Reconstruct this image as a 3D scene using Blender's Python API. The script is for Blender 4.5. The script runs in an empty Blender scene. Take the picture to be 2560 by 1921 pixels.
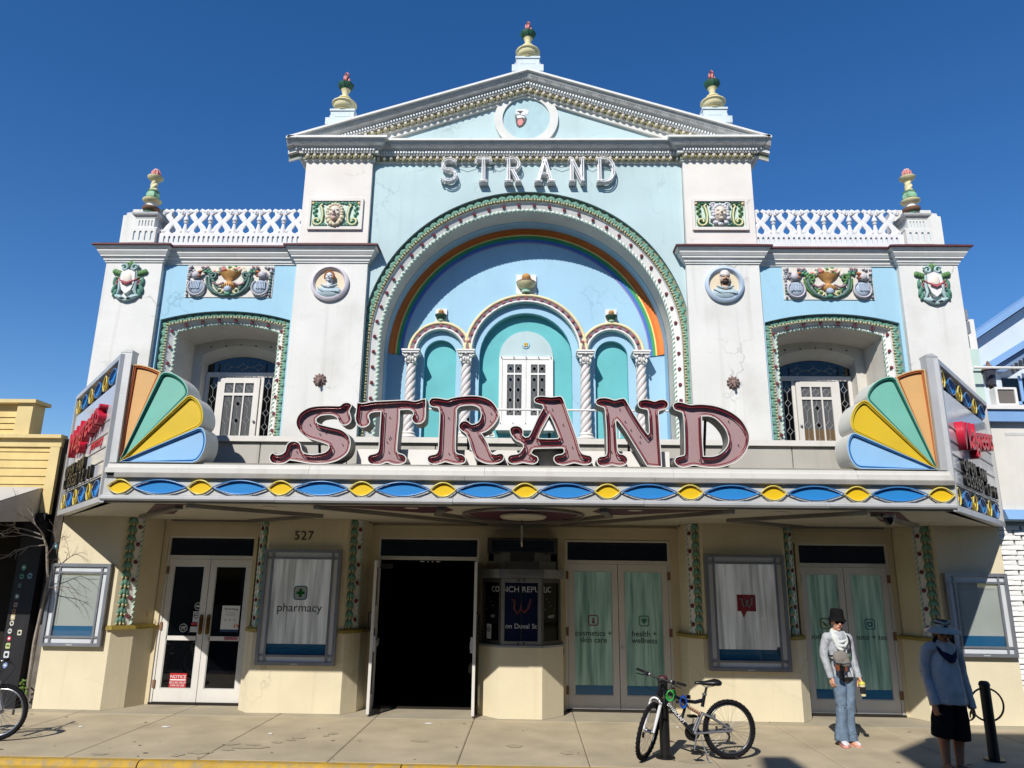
import bpy, bmesh, math, random
from mathutils import Vector, Matrix, noise
from mathutils.geometry import tessellate_polygon
SC = bpy.context.scene
COL = SC.collection
PI = math.pi
rnd = random.Random(7)
R = math.radians

# ------------------------------------------------------------------ camera, sky, sun, exposure
cam_d = bpy.data.cameras.new('camera'); cam = bpy.data.objects.new('camera', cam_d); COL.objects.link(cam)
cam_d.sensor_width = 36.0; cam_d.lens = 26.02; cam_d.clip_end = 3000.0; cam_d.clip_start = 0.05
pitch, yaw, roll = 0.254364, -0.024863, 0.0130567
fw = Vector((math.sin(yaw)*math.cos(pitch), math.cos(yaw)*math.cos(pitch), math.sin(pitch)))
rt = Vector((math.cos(yaw), -math.sin(yaw), 0)); up = rt.cross(fw)
r2 = rt*math.cos(roll) + up*math.sin(roll); u2 = -rt*math.sin(roll) + up*math.cos(roll)
cam.matrix_world = Matrix(((r2.x, u2.x, -fw.x, 0.0812), (r2.y, u2.y, -fw.y, -12.2), (r2.z, u2.z, -fw.z, 2.08), (0, 0, 0, 1)))
SC.camera = cam

SUN_TO = Vector((-0.40, -1.0, 0.90)).normalized()          # direction towards the sun
world = bpy.data.worlds.new('World'); SC.world = world; world.use_nodes = True
wn = world.node_tree.nodes; bg = wn['Background']
sky = wn.new('ShaderNodeTexSky'); sky.sky_type = 'NISHITA'; sky.sun_disc = False
sky.sun_elevation = math.asin(SUN_TO.z); sky.sun_rotation = math.atan2(SUN_TO.x, SUN_TO.y)
sky.altitude = 0; sky.air_density = 1.0; sky.dust_density = 0.0; sky.ozone_density = 3.0
hsv = wn.new('ShaderNodeHueSaturation'); hsv.inputs['Hue'].default_value = 0.508; hsv.inputs['Saturation'].default_value = 1.31   # the phone's saturated blue
world.node_tree.links.new(sky.outputs[0], hsv.inputs['Color']); world.node_tree.links.new(hsv.outputs[0], bg.inputs[0]); bg.inputs[1].default_value = 0.115
sun_d = bpy.data.lights.new('sun', 'SUN'); sun = bpy.data.objects.new('sun', sun_d); COL.objects.link(sun)
sun_d.energy = 4.8; sun_d.angle = R(0.5); sun_d.color = (1.0, 0.955, 0.88)
sun.rotation_euler = (-SUN_TO).to_track_quat('-Z', 'Y').to_euler(); sun.location = (-8, -20, 25)
SC.view_settings.view_transform = 'Standard'; SC.view_settings.look = 'None'
SC.view_settings.exposure = 0.15; SC.view_settings.gamma = 1.0; SC.view_settings.use_curve_mapping = False
SC.render.engine = 'CYCLES'
SC.cycles.max_bounces = 6; SC.cycles.diffuse_bounces = 3; SC.cycles.transparent_max_bounces = 8
SC.cycles.caustics_reflective = False; SC.cycles.caustics_refractive = False

# ------------------------------------------------------------------ materials
def lin(h):
    h = h.lstrip('#'); o = []
    for i in (0, 2, 4):
        c = int(h[i:i+2], 16)/255
        o.append(c/12.92 if c <= 0.04045 else ((c+0.055)/1.055)**2.4)
    return o
MATS = {}
def M(name, hx, rough=0.65, metal=0.0, var=0.06, scale=2.5, bump=0.12, bscale=40.0, streak=0.0, scol='6b6250', spec=0.4, coat=0.0, blotch=0.0, bcol='8a8478', crack=0.0, bsc=1.1, b0=0.52):
    """a painted / plastered / metal surface: base colour, slow tone drift, optional rain streaks and grime blotches, fine bump"""
    if name in MATS: return MATS[name]
    m = bpy.data.materials.new(name); m.use_nodes = True; MATS[name] = m
    n = m.node_tree.nodes; l = m.node_tree.links; b = n['Principled BSDF']
    b.inputs['Roughness'].default_value = rough; b.inputs['Metallic'].default_value = metal
    b.inputs['Specular IOR Level'].default_value = spec if rough < 0.8 else min(spec, 0.12); b.inputs['Coat Weight'].default_value = coat
    c = lin(hx); tc = n.new('ShaderNodeTexCoord')
    def nz(sc, det, sx=1, sz=1, sy=1):
        mp = n.new('ShaderNodeMapping'); mp.inputs['Scale'].default_value = (sx, sy, sz); l.new(tc.outputs['Object'], mp.inputs[0])
        t = n.new('ShaderNodeTexNoise'); t.inputs['Scale'].default_value = sc; t.inputs['Detail'].default_value = det
        l.new(mp.outputs[0], t.inputs['Vector']); return t.outputs['Fac']
    def mix(fac, a, bb):
        x = n.new('ShaderNodeMix'); x.data_type = 'RGBA'
        if hasattr(fac, 'links'): l.new(fac, x.inputs[0])
        else: x.inputs[0].default_value = fac
        for s, k in ((a, 6), (bb, 7)):
            if hasattr(s, 'links'): l.new(s, x.inputs[k])
            else: x.inputs[k].default_value = (*s, 1)
        return x.outputs[2]
    def ramp(f, a, bb, lo=0.0, hi=1.0):
        x = n.new('ShaderNodeMapRange'); x.clamp = True
        x.inputs[1].default_value = a; x.inputs[2].default_value = bb; x.inputs[3].default_value = lo; x.inputs[4].default_value = hi
        l.new(f, x.inputs[0]); return x.outputs[0]
    if var > 0:
        col = mix(ramp(nz(scale, 6), 0.3, 0.7), [x*(1-var) for x in c], [min(1, x*(1+var)) for x in c])
    else: col = c
    if blotch > 0:
        col = mix(ramp(nz(bsc, 8), b0, b0+0.26, 0, blotch), col, lin(bcol))
    if streak > 0:
        col = mix(ramp(nz(1.0, 5, 7, 0.35, 7), 0.55, 0.8, 0, streak), col, lin(scol))
    if crack > 0:                                             # hairline cracks in old plaster, only in places
        ds = n.new('ShaderNodeTexNoise'); ds.inputs['Scale'].default_value = 1.7; ds.inputs['Detail'].default_value = 8; l.new(tc.outputs['Object'], ds.inputs['Vector'])
        am = n.new('ShaderNodeVectorMath'); am.operation = 'MULTIPLY_ADD'; am.inputs[1].default_value = (.9, .9, .9); l.new(ds.outputs['Color'], am.inputs[0]); l.new(tc.outputs['Object'], am.inputs[2])
        vo = n.new('ShaderNodeTexVoronoi'); vo.feature = 'DISTANCE_TO_EDGE'; vo.inputs['Scale'].default_value = 0.75; l.new(am.outputs[0], vo.inputs['Vector'])
        f1 = ramp(vo.outputs['Distance'], 0.0, 0.012, 1, 0); f2 = ramp(nz(0.7, 3), 0.5, 0.62, 0, crack)
        mu = n.new('ShaderNodeMath'); mu.operation = 'MULTIPLY'; l.new(f1, mu.inputs[0]); l.new(f2, mu.inputs[1])
        col = mix(mu.outputs[0], col, [x*.42 for x in c])
    if hasattr(col, 'links'): l.new(col, b.inputs['Base Color'])
    else: b.inputs['Base Color'].default_value = (*col, 1)
    if bump > 0:
        bp = n.new('ShaderNodeBump'); bp.inputs['Strength'].default_value = bump; bp.inputs['Distance'].default_value = 0.01
        l.new(nz(bscale, 6), bp.inputs['Height']); l.new(bp.outputs[0], b.inputs['Normal'])
    return m
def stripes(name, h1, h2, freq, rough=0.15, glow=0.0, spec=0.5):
    """printed curtain film: soft vertical folds, with some emission of its own colours added to brighten it"""
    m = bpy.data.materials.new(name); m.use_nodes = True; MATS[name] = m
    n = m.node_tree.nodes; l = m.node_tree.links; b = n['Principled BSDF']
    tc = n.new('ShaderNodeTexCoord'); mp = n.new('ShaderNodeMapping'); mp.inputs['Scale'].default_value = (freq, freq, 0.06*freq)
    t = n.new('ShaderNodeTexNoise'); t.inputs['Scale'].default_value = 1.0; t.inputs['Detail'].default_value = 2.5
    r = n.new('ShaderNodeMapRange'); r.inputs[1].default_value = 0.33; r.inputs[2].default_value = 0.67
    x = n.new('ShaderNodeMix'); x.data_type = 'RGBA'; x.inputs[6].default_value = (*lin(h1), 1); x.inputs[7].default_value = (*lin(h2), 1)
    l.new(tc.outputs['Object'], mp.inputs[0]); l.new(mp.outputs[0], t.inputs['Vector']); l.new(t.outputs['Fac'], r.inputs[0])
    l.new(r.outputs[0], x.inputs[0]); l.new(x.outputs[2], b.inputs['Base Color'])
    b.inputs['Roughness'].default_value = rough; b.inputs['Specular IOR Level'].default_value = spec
    if glow > 0: l.new(x.outputs[2], b.inputs['Emission Color']); b.inputs['Emission Strength'].default_value = glow  # added emission in the print colours makes the film brighter
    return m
def glassmat(name, tint, rough=0.02, opaque=True):
    m = bpy.data.materials.new(name); m.use_nodes = True; MATS[name] = m
    n = m.node_tree.nodes; l = m.node_tree.links; b = n['Principled BSDF']
    if opaque:
        b.inputs['Base Color'].default_value = (*lin(tint), 1); b.inputs['Roughness'].default_value = rough
        b.inputs['Specular IOR Level'].default_value = 0.5
        tc = n.new('ShaderNodeTexCoord'); t = n.new('ShaderNodeTexNoise'); t.inputs['Scale'].default_value = 3.0
        bp = n.new('ShaderNodeBump'); bp.inputs['Strength'].default_value = 0.03; bp.inputs['Distance'].default_value = 0.02
        l.new(tc.outputs['Object'], t.inputs['Vector']); l.new(t.outputs['Fac'], bp.inputs['Height']); l.new(bp.outputs[0], b.inputs['Normal'])
    else:
        tr = n.new('ShaderNodeBsdfTransparent'); tr.inputs[0].default_value = (*lin(tint), 1)
        gl = n.new('ShaderNodeBsdfGlossy'); gl.inputs['Roughness'].default_value = rough
        lw = n.new('ShaderNodeLayerWeight'); lw.inputs[0].default_value = 0.5
        pw = n.new('ShaderNodeMath'); pw.operation = 'POWER'; pw.inputs[1].default_value = 4.0; l.new(lw.outputs['Facing'], pw.inputs[0])
        fr = n.new('ShaderNodeMath'); fr.operation = 'MULTIPLY_ADD'; fr.inputs[1].default_value = 0.85; fr.inputs[2].default_value = 0.06; l.new(pw.outputs[0], fr.inputs[0])
        mx = n.new('ShaderNodeMixShader'); l.new(fr.outputs[0], mx.inputs[0]); l.new(tr.outputs[0], mx.inputs[1]); l.new(gl.outputs[0], mx.inputs[2])
        l.new(mx.outputs[0], n['Material Output'].inputs[0])
    return m

# ------------------------------------------------------------------ mesh building
class MB:
    def __init__(s): s.v = []; s.f = []; s.m = []
    def add(s, vs, fs, m=0):
        o = len(s.v); s.v += [tuple(p) for p in vs]
        for f in fs: s.f.append([i+o for i in f]); s.m.append(m)
        return s
    def box(s, a, b, m=0):
        x0, x1 = sorted((a[0], b[0])); y0, y1 = sorted((a[1], b[1])); z0, z1 = sorted((a[2], b[2]))
        return s.add([(x0,y0,z0),(x1,y0,z0),(x1,y1,z0),(x0,y1,z0),(x0,y0,z1),(x1,y0,z1),(x1,y1,z1),(x0,y1,z1)],
              [(0,3,2,1),(4,5,6,7),(0,1,5,4),(1,2,6,5),(2,3,7,6),(3,0,4,7)], m)
    def prism(s, poly, a, b, m=0, plane='xz', holes=(), ms=None):
        """polygon (with holes) swept from a to b along the third axis"""
        def P(u, v, t): return (u, t, v) if plane == 'xz' else ((u, v, t) if plane == 'xy' else (t, u, v))
        loops = [poly] + list(holes); flat = [p for lp in loops for p in lp]; n = len(flat)
        if holes or len(poly) > 4: tris = tessellate_polygon([[Vector((p[0], p[1], 0)) for p in lp] for lp in loops])
        else: tris = [tuple(range(len(poly)))]
        vs = [P(u, v, a) for u, v in flat] + [P(u, v, b) for u, v in flat]
        s.add(vs, [tuple(t) for t in tris] + [tuple(i+n for i in reversed(t)) for t in tris], m)
        o = len(s.v) - 2*n; k = 0
        for lp in loops:
            L = len(lp)
            for i in range(L):
                j = (i+1) % L; s.f.append([o+k+i, o+k+j, o+k+j+n, o+k+i+n]); s.m.append(m if ms is None else ms)
            k += L
        return s
    def tube(s, pts, r, n=8, m=0, closed=False, cap=True, asp=1.0, upv=None):
        pts = [Vector(p) for p in pts]; L = len(pts)
        rr = r if isinstance(r, (list, tuple)) else [r]*L
        t = []
        for i in range(L):
            a = pts[(i-1) % L] if (closed or i > 0) else pts[i]; b = pts[(i+1) % L] if (closed or i < L-1) else pts[i]
            d = (b-a); t.append(d.normalized() if d.length > 1e-9 else Vector((0,0,1)))
        ref = Vector(upv) if upv else (Vector((0,1,0)) if abs(t[0].y) < 0.9 else Vector((0,0,1)))
        u = (ref - t[0]*ref.dot(t[0])).normalized(); o = len(s.v)
        for i in range(L):
            u = (u - t[i]*u.dot(t[i]));
            u = u.normalized() if u.length > 1e-6 else Vector((1,0,0))
            w = t[i].cross(u)
            for k in range(n):
                a = 2*PI*k/n; s.v.append(tuple(pts[i] + u*(math.cos(a)*rr[i]*asp) + w*(math.sin(a)*rr[i])))
        for i in range(L if closed else L-1):
            for k in range(n):
                a = o+i*n; b = o+((i+1) % L)*n
                s.f.append([a+k, a+(k+1) % n, b+(k+1) % n, b+k]); s.m.append(m)
        if cap and not closed:
            s.f.append([o+k for k in range(n)][::-1]); s.f.append([o+(L-1)*n+k for k in range(n)]); s.m += [m, m]
        return s
    def lathe(s, prof, c=(0,0,0), n=16, m=0, ms=None, sx=1, sy=1, fn=None):
        o = len(s.v); L = len(prof)
        for j, (r, z) in enumerate(prof):
            for k in range(n):
                a = 2*PI*k/n; q = r*(fn(a, z) if fn else 1)
                s.v.append((c[0]+q*math.cos(a)*sx, c[1]+q*math.sin(a)*sy, c[2]+z))
        for j in range(L-1):
            for k in range(n):
                s.f.append([o+j*n+k, o+j*n+(k+1) % n, o+(j+1)*n+(k+1) % n, o+(j+1)*n+k]); s.m.append(ms[j] if ms else m)
        s.f.append([o+k for k in range(n)][::-1]); s.m.append(ms[0] if ms else m)
        s.f.append([o+(L-1)*n+k for k in range(n)]); s.m.append(ms[-1] if ms else m)
        return s
    def blob(s, c, r, m=0, nu=10, nv=6, rot=None):
        if not isinstance(r, (tuple, list)): r = (r, r, r)
        o = len(s.v); mt = Matrix.Rotation(rot[1], 3, rot[0]) if rot else None
        for j in range(nv+1):
            b = -PI/2 + PI*j/nv
            for k in range(nu):
                a = 2*PI*k/nu; p = Vector((r[0]*math.cos(a)*math.cos(b), r[1]*math.sin(a)*math.cos(b), r[2]*math.sin(b)))
                if mt: p = mt @ p
                s.v.append((c[0]+p.x, c[1]+p.y, c[2]+p.z))
        for j in range(nv):
            for k in range(nu):
                s.f.append([o+j*nu+k, o+j*nu+(k+1) % nu, o+(j+1)*nu+(k+1) % nu, o+(j+1)*nu+k]); s.m.append(m)
        return s
    def loft(s, rings, m=0, ms=None, closed=False):
        o = len(s.v); n = len(rings[0])
        for rg in rings: s.v += [tuple(p) for p in rg]
        for j in range(len(rings)-1):
            for k in range(n if closed else n-1):
                a = o+j*n; b = a+n; s.f.append([a+k, a+(k+1) % n, b+(k+1) % n, b+k]); s.m.append(ms[j] if ms else m)
        return s
    def tf(s, mt, frm=0):
        s.v = s.v[:frm] + [tuple(mt @ Vector(p)) for p in s.v[frm:]]; return s
    def mesh(s, name, mats, smooth=None, fix=True):
        me = bpy.data.meshes.new(name); me.from_pydata(s.v, [], s.f)
        if not isinstance(mats, (list, tuple)): mats = [mats]
        for x in mats: me.materials.append(x)
        if len(mats) > 1: me.polygons.foreach_set('material_index', s.m)
        if fix:
            bm = bmesh.new(); bm.from_mesh(me)
            bmesh.ops.dissolve_degenerate(bm, dist=1e-6, edges=bm.edges)
            bmesh.ops.recalc_face_normals(bm, faces=bm.faces); bm.to_mesh(me); bm.free()
        if smooth:
            me.polygons.foreach_set('use_smooth', [True]*len(me.polygons)); me.set_sharp_from_angle(angle=R(smooth))
        me.update(); return me

WL = {}                                    # world location of every parent
def wloc(o):
    return WL.get(o.name, Vector((0,0,0))) if o else Vector((0,0,0))
def link(name, data, parent=None, loc=(0,0,0), rot=None, local=False):
    """one object; loc is given in world metres unless local"""
    o = bpy.data.objects.new(name, data); COL.objects.link(o)
    p = Vector(loc)
    if parent is not None:
        o.parent = parent
        if not local: p = p - wloc(parent)
    o.location = p
    if rot is not None: o.rotation_euler = rot
    WL[o.name] = Vector(loc) if not local else wloc(parent) + Vector(loc)
    return o
def tag(o, label=None, cat=None, group=None, kind=None):
    if label: o['label'] = label
    if cat: o['category'] = cat
    if group: o['group'] = group
    if kind: o['kind'] = kind
    return o
def thing(name, label, cat, loc=(0,0,0), rz=0, group=None):
    o = link(name, None, None, loc); o.rotation_euler = (0, 0, rz); o.empty_display_size = 0.1
    return tag(o, label, cat, group)
def part(name, mb, mats, parent, smooth=None, loc=(0,0,0), rot=None, local=False, label=None, kind=None, fix=True):
    o = link(name, mb.mesh(name, mats, smooth, fix) if isinstance(mb, MB) else mb, parent, loc, rot, local)
    return tag(o, label, None, None, kind)
def solo(name, mb, mats, label, cat, smooth=None, loc=(0,0,0), rot=None, group=None):
    o = link(name, mb.mesh(name, mats, smooth) if isinstance(mb, MB) else mb, None, loc, rot)
    return tag(o, label, cat, group)

def contour(cx, h, zs, za, zb, n=24):
    """opening outline: left foot, spring, arc to apex, spring, right foot (x, z)"""
    s = max(za-zs, 1e-4); r = (h*h+s*s)/(2*s); zc = za-r; a = math.asin(min(1, h/r))
    if s > h: a = PI-a
    return [(cx-h, zb)] + [(cx+r*math.sin(-a+2*a*i/n), zc+r*math.cos(-a+2*a*i/n)) for i in range(n+1)] + [(cx+h, zb)]
def band(mb, specs, m=0, ms=None, n=24):
    """surface through several outlines: specs (cx,h,zs,za,zb,y)"""
    return mb.loft([[(x, sp[5], z) for x, z in contour(*sp[:5], n)] for sp in specs], m, ms)
def walk(pts, step, start=0.5):
    """points every step along a polyline, with the direction angle"""
    out = []; seg = [(Vector(a), Vector(b)) for a, b in zip(pts, pts[1:])]; total = sum((b-a).length for a, b in seg)
    n = max(1, round(total/step)); st = total/n; d = st*start; acc = 0.0
    for a, b in seg:
        L = (b-a).length
        while d <= acc+L+1e-9 and len(out) < n:
            t = (d-acc)/L if L > 0 else 0; v = b-a
            out.append((a+v*t, math.atan2(v.y, v.x))); d += st
        acc += L
    return out
def sweep(mb, path, prof, m=0, ms=None, capends=True):
    """profile (outward, z) along a plan path travelling so that outside is on the right hand"""
    P = [Vector(p) for p in path]; offs = []
    for i in range(len(P)):
        ns = []
        if i > 0: d = (P[i]-P[i-1]).normalized(); ns.append(Vector((d.y, -d.x)))
        if i < len(P)-1: d = (P[i+1]-P[i]).normalized(); ns.append(Vector((d.y, -d.x)))
        if len(ns) == 2:
            b = (ns[0]+ns[1]); b = b/max(0.2, b.dot(ns[0])) if b.length > 1e-6 else ns[0]
        else: b = ns[0]
        offs.append(b)
    rings = [[(P[i].x+offs[i].x*d, P[i].y+offs[i].y*d, z) for i in range(len(P))] for d, z in prof]
    o = len(mb.v); mb.loft(rings, m, ms); n = len(P)
    if capends:
        mb.f.append([o+j*n for j in range(len(prof))]); mb.f.append([o+j*n+n-1 for j in range(len(prof))][::-1]); mb.m += [m, m]
    return mb
def smooth_poly(pts, sub=4, corner=42, closed=True):
    """Catmull-Rom through the points, keeping sharp corners sharp"""
    n = len(pts); V = [Vector(p) for p in pts]; cor = []
    for i in range(n):
        a = V[i]-V[i-1]; b = V[(i+1) % n]-V[i]
        cor.append(a.length > 0 and b.length > 0 and a.angle(b) > R(corner))
    out = []
    for i in range(n):
        p1 = V[i]; p2 = V[(i+1) % n]
        p0 = V[i-1] if not cor[i] else p1-(p2-p1); p3 = V[(i+2) % n] if not cor[(i+1) % n] else p2+(p2-p1)
        for k in range(sub):
            t = k/sub
            q = 0.5*((2*p1)+(p2-p0)*t+(2*p0-5*p1+4*p2-p3)*t*t+(3*p1-p0-3*p2+p3)*t**3)
            out.append((q.x, q.y))
    return out
def area(poly): return 0.5*sum(a[0]*b[1]-b[0]*a[1] for a, b in zip(poly, poly[1:]+poly[:1]))
def inset(poly, d):
    """move a closed outline inwards (d>0) for counter-clockwise loops"""
    n = len(poly); out = []
    for i in range(n):
        a = Vector(poly[i-1]); b = Vector(poly[i]); c = Vector(poly[(i+1) % n])
        d1 = (b-a); d2 = (c-b)
        if d1.length < 1e-9 or d2.length < 1e-9: out.append(poly[i]); continue
        d1.normalize(); d2.normalize(); n1 = Vector((-d1.y, d1.x)); n2 = Vector((-d2.y, d2.x)); b2 = n1+n2
        k = b2.dot(n1); b2 = b2/max(0.55, k) if b2.length > 1e-6 else n1
        q = b+b2*d; out.append((q.x, q.y))
    return out
TXT = {}
def text(s, size, extr=0.002, shear=0.0, align='CENTER', bevel=0.0, space=1.0, off=0.0):
    k = (s, size, extr, shear, align, bevel, space, off)
    if k in TXT: return TXT[k]
    cu = bpy.data.curves.new('lettering', 'FONT'); cu.body = s; cu.size = size; cu.extrude = extr; cu.shear = shear
    cu.align_x = align; cu.align_y = 'CENTER'; cu.bevel_depth = bevel; cu.resolution_u = 3; cu.space_character = space; cu.offset = off
    ob = bpy.data.objects.new('tmp', cu); COL.objects.link(ob); dg = bpy.context.evaluated_depsgraph_get()
    me = bpy.data.meshes.new_from_object(ob.evaluated_get(dg)); bpy.data.objects.remove(ob); me.name = 'lettering'
    TXT[k] = me; return me
def put_text(s, size, mat, parent, loc, rz=0.0, extr=0.002, name='lettering', local=False, **kw):
    me = text(s, size, extr, **kw).copy(); me.materials.clear(); me.materials.append(mat)
    return link(name, me, parent, loc, (PI/2, 0, rz), local)
def ring(cx, cz, r, n=24, a0=0.0, a1=2*PI, ex=1.0):
    return [(cx+r*ex*math.cos(a0+(a1-a0)*i/n), cz+r*math.sin(a0+(a1-a0)*i/n)) for i in range(n)]
def rrect(x0, z0, x1, z1, r, n=4):
    o = []
    for cx, cz, a in ((x1-r, z0+r, -PI/2), (x1-r, z1-r, 0), (x0+r, z1-r, PI/2), (x0+r, z0+r, PI)):
        o += [(cx+r*math.cos(a+PI/2*i/n), cz+r*math.sin(a+PI/2*i/n)) for i in range(n+1)]
    return o

# palette
WHITE = M('white_stucco', 'd7d6d1', 0.85, var=0.05, scale=1.2, bump=0.3, bscale=14, streak=0.3, scol='8f897e', blotch=0.42, bcol='a09a90', crack=.75)
PINKW = M('pinkish_white_stucco', 'dcd6cf', 0.85, var=0.05, scale=2.0, bump=0.2, bscale=14, streak=0.06, scol='9b938a', blotch=0.3, bcol='c8bcb1', crack=.5)
TRIM = M('white_trim', 'dad9d5', 0.7, var=0.05, scale=5, bump=0.12, bscale=60, streak=0.18, scol='6f6c66')
TRIMW = M('clean_white_trim', 'dedcd8', 0.7, var=0.03, scale=5, bump=0.1, bscale=50, blotch=0.08)
GREYT = M('weathered_grey_trim', 'bdbdbb', 0.75, var=0.10, scale=6, bump=0.2, bscale=50, streak=0.22, scol='63625f')
MAROON = M('maroon_cap', '5a3034', 0.6, var=0.15, scale=6)
LBLUE = M('pale_blue_stucco', 'b5c9cb', 0.85, var=0.08, scale=1.0, bump=0.22, bscale=10, blotch=0.12, bcol='cbd8d4', streak=0.2, scol='8fa5a8', crack=.4)
SKYB = M('sky_blue_stucco', '9dc4d7', 0.85, var=0.04, scale=1.2, bump=0.2, bscale=10, blotch=0.15, bcol='b9d2da', streak=.18, scol='83a4b4', crack=.4)
NICHEB = M('niche_blue_stucco', '9fc3d9', 0.85, var=0.05, scale=1.2, bump=0.2, bscale=10, blotch=0.12, bcol='b9d0d9', streak=.15, scol='86a3b4', crack=.3)
TEAL = M('teal_stucco', '68b3b6', 0.8, var=0.10, scale=1.5, bump=0.15, bscale=10, blotch=0.3, bcol='7cc2c6')
REVEAL = M('grey_white_reveal', 'd0ccc2', 0.85, var=0.08, scale=2.0, bump=0.2, bscale=12, blotch=0.4, bcol='8d8a82', streak=0.15)
CREAM = M('cream_stucco', 'd2c7ab', 0.85, var=0.05, scale=1.5, bump=0.25, bscale=16, streak=0.22, scol='988a6c', blotch=0.3, bcol='b3a686', crack=.3)
CREAMD = M('cream_trim', 'c8bb9d', 0.8, var=0.06, scale=3, bump=0.15, bscale=20)
GOLD = M('gold_moulding', '93803c', 0.5, var=0.2, scale=8)
YELC = M('cream_yellow_paint', 'dcd1a4', 0.7, var=0.08, scale=6, streak=0.15)
GREEN = M('leaf_green_paint', '5b9474', 0.6, var=0.2, scale=9)
DGREEN = M('dark_green_paint', '2c5742', 0.6, var=0.25, scale=9)
TGREEN = M('teal_green_paint', '648f7e', 0.65, var=0.25, scale=9, blotch=.4, bcol='8ba48a')
MINT = M('mint_paint', 'a6c8b2', 0.65, var=0.1, scale=9)
OLIVE = M('olive_ground', '84896c', 0.75, var=0.25, scale=9)
PINK = M('pink_paint', 'c9807c', 0.6, var=0.15, scale=10)
DRED = M('dark_red_paint', '6a2b33', 0.6, var=0.2, scale=10)
ROSE = M('rose_paint', 'a4616b', 0.6, var=0.15, scale=10)
PURP = M('mauve_grey_paint', '7d6f79', 0.7, var=0.12, scale=5)
OCHRE = M('ochre_paint', 'b98a52', 0.6, var=0.2, scale=9)
BROWN = M('brown_paint', '7b5c46', 0.7, var=0.2, scale=9)
FLESH = M('painted_flesh', 'c9a184', 0.6, var=0.1, scale=9)
HAIRB = M('painted_auburn', 'a3622f', 0.6, var=0.2, scale=20)
DARK = M('painted_black', '1d1a18', 0.6)
GREYM = M('grey_metal', '949596', 0.4, metal=0.4, var=0.10, scale=4, streak=0.2)
ALU = M('brushed_aluminium', 'c3c3c2', 0.42, metal=0.35, var=0.08, scale=3, bump=0.05, bscale=30, streak=0.15, scol='6a6a6c')
PLATE = M('cream_white_sheet', 'c9c7c0', 0.5, var=0.05, scale=1.5, streak=0.25, scol='837e72')
DKGREY = M('dark_grey_metal', '3a3a3c', 0.5, metal=0.3, var=0.2)
BLACKG = glassmat('dark_glass', '07080a', 0.03)
BLACK = M('black_paint', '101010', 0.5, var=0.1)
INT = M('dark_interior', '1b1917', 0.9)
DOORW = M('white_door_paint', 'cfccc6', 0.5, var=0.05, streak=0.08)
BRASS = M('old_brass', '6a4f25', 0.4, metal=0.8, var=0.2, scale=20)
WPRINT = M('white_print', 'dcdcda', 0.6, var=0)
BPRINT = M('black_print', '1b1b1c', 0.6, var=0)

# ------------------------------------------------------------------ setting: road, sidewalk, kerb
CONC = M('sidewalk_concrete', 'ada087', 0.8, var=0.14, scale=1.6, bump=0.25, bscale=30, blotch=0.35, bcol='857c69')
CONC2 = M('sidewalk_concrete_stained', '9f9683', 0.8, var=0.12, scale=1.2, bump=0.25, bscale=30, blotch=0.5, bcol='7a7160')
KERB = M('worn_yellow_kerb', 'b08c2e', 0.75, var=0.12, scale=6, bump=0.4, bscale=24, blotch=0.9, bcol='8c7f63', bsc=11, b0=.43)
ASPH = M('asphalt', '46454a', 0.9, var=0.15, scale=3, bump=0.5, bscale=60)
tag(link('ground', MB().box((-400, -400, -0.6), (400, 400, -0.5)).mesh('ground', ASPH)), kind='structure')
tag(link('road', MB().box((-60, -11.9, -0.4), (60, -3.13, -0.13)).mesh('road', ASPH)), kind='structure')
tag(link('opposite_sidewalk', MB().box((-60, -15.5, -0.4), (60, -11.9, 0.0)).mesh('opposite_sidewalk', CONC)), kind='structure')
walkway = tag(link('sidewalk', MB().box((-40, -2.95, -0.4), (40, 5.0, -0.05)).mesh('sidewalk', M('joint_dirt', '4e473a', 0.95))), kind='structure')
WL['sidewalk'] = Vector((0, 0, 0))
xs = [-11.3, -9.8, -8.26, -6.76, -5.26, -3.71, -2.21, -0.72, 0.80, 2.30, 3.74, 5.24, 6.74, 8.24, 9.74, 11.2]
ys = [-2.95, -0.25, 0.66]
for i in range(len(xs)-1):
    for j in range(2):
        g = 0.004; dz = rnd.uniform(-0.004, 0.0)
        b = MB(); x0, x1, y0, y1 = xs[i]+g, xs[i+1]-g, ys[j]+(g if j else 0), ys[j+1]-g
        b.add([(x0,y0,-0.05),(x1,y0,-0.05),(x1,y1,-0.05),(x0,y1,-0.05),(x0,y0,dz-0.008),(x1,y0,dz-0.008),(x1,y1,dz-0.008),(x0,y1,dz-0.008),
               (x0+.012,y0+.012,dz),(x1-.012,y0+.012,dz),(x1-.012,y1-.012,dz),(x0+.012,y1-.012,dz)],
              [(0,1,5,4),(1,2,6,5),(2,3,7,6),(3,0,4,7),(4,5,9,8),(5,6,10,9),(6,7,11,10),(7,4,8,11),(8,9,10,11)])
        part('paving_slab', b, CONC2 if j else CONC, walkway)
kerb = tag(link('kerb', MB().box((-40, -3.10, -0.4), (40, -2.955, -0.06)).mesh('kerb', M('kerb_core', '6b6455'))), kind='structure'); WL['kerb'] = Vector((0,0,0))
kx = [-13.33, -10.33, -7.33, -4.33, -1.34, 1.66, 4.66, 7.66, 10.66]
for a, b_ in zip(kx, kx[1:]):
    b = MB().prism([(-2.955, -0.2), (-2.955, -0.004), (-3.07, -0.004), (-3.10, -0.02), (-3.125, -0.06), (-3.13, -0.2)], a+0.008, b_-0.008, plane='yz')
    part('kerb_stone', b, KERB, kerb)
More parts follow.
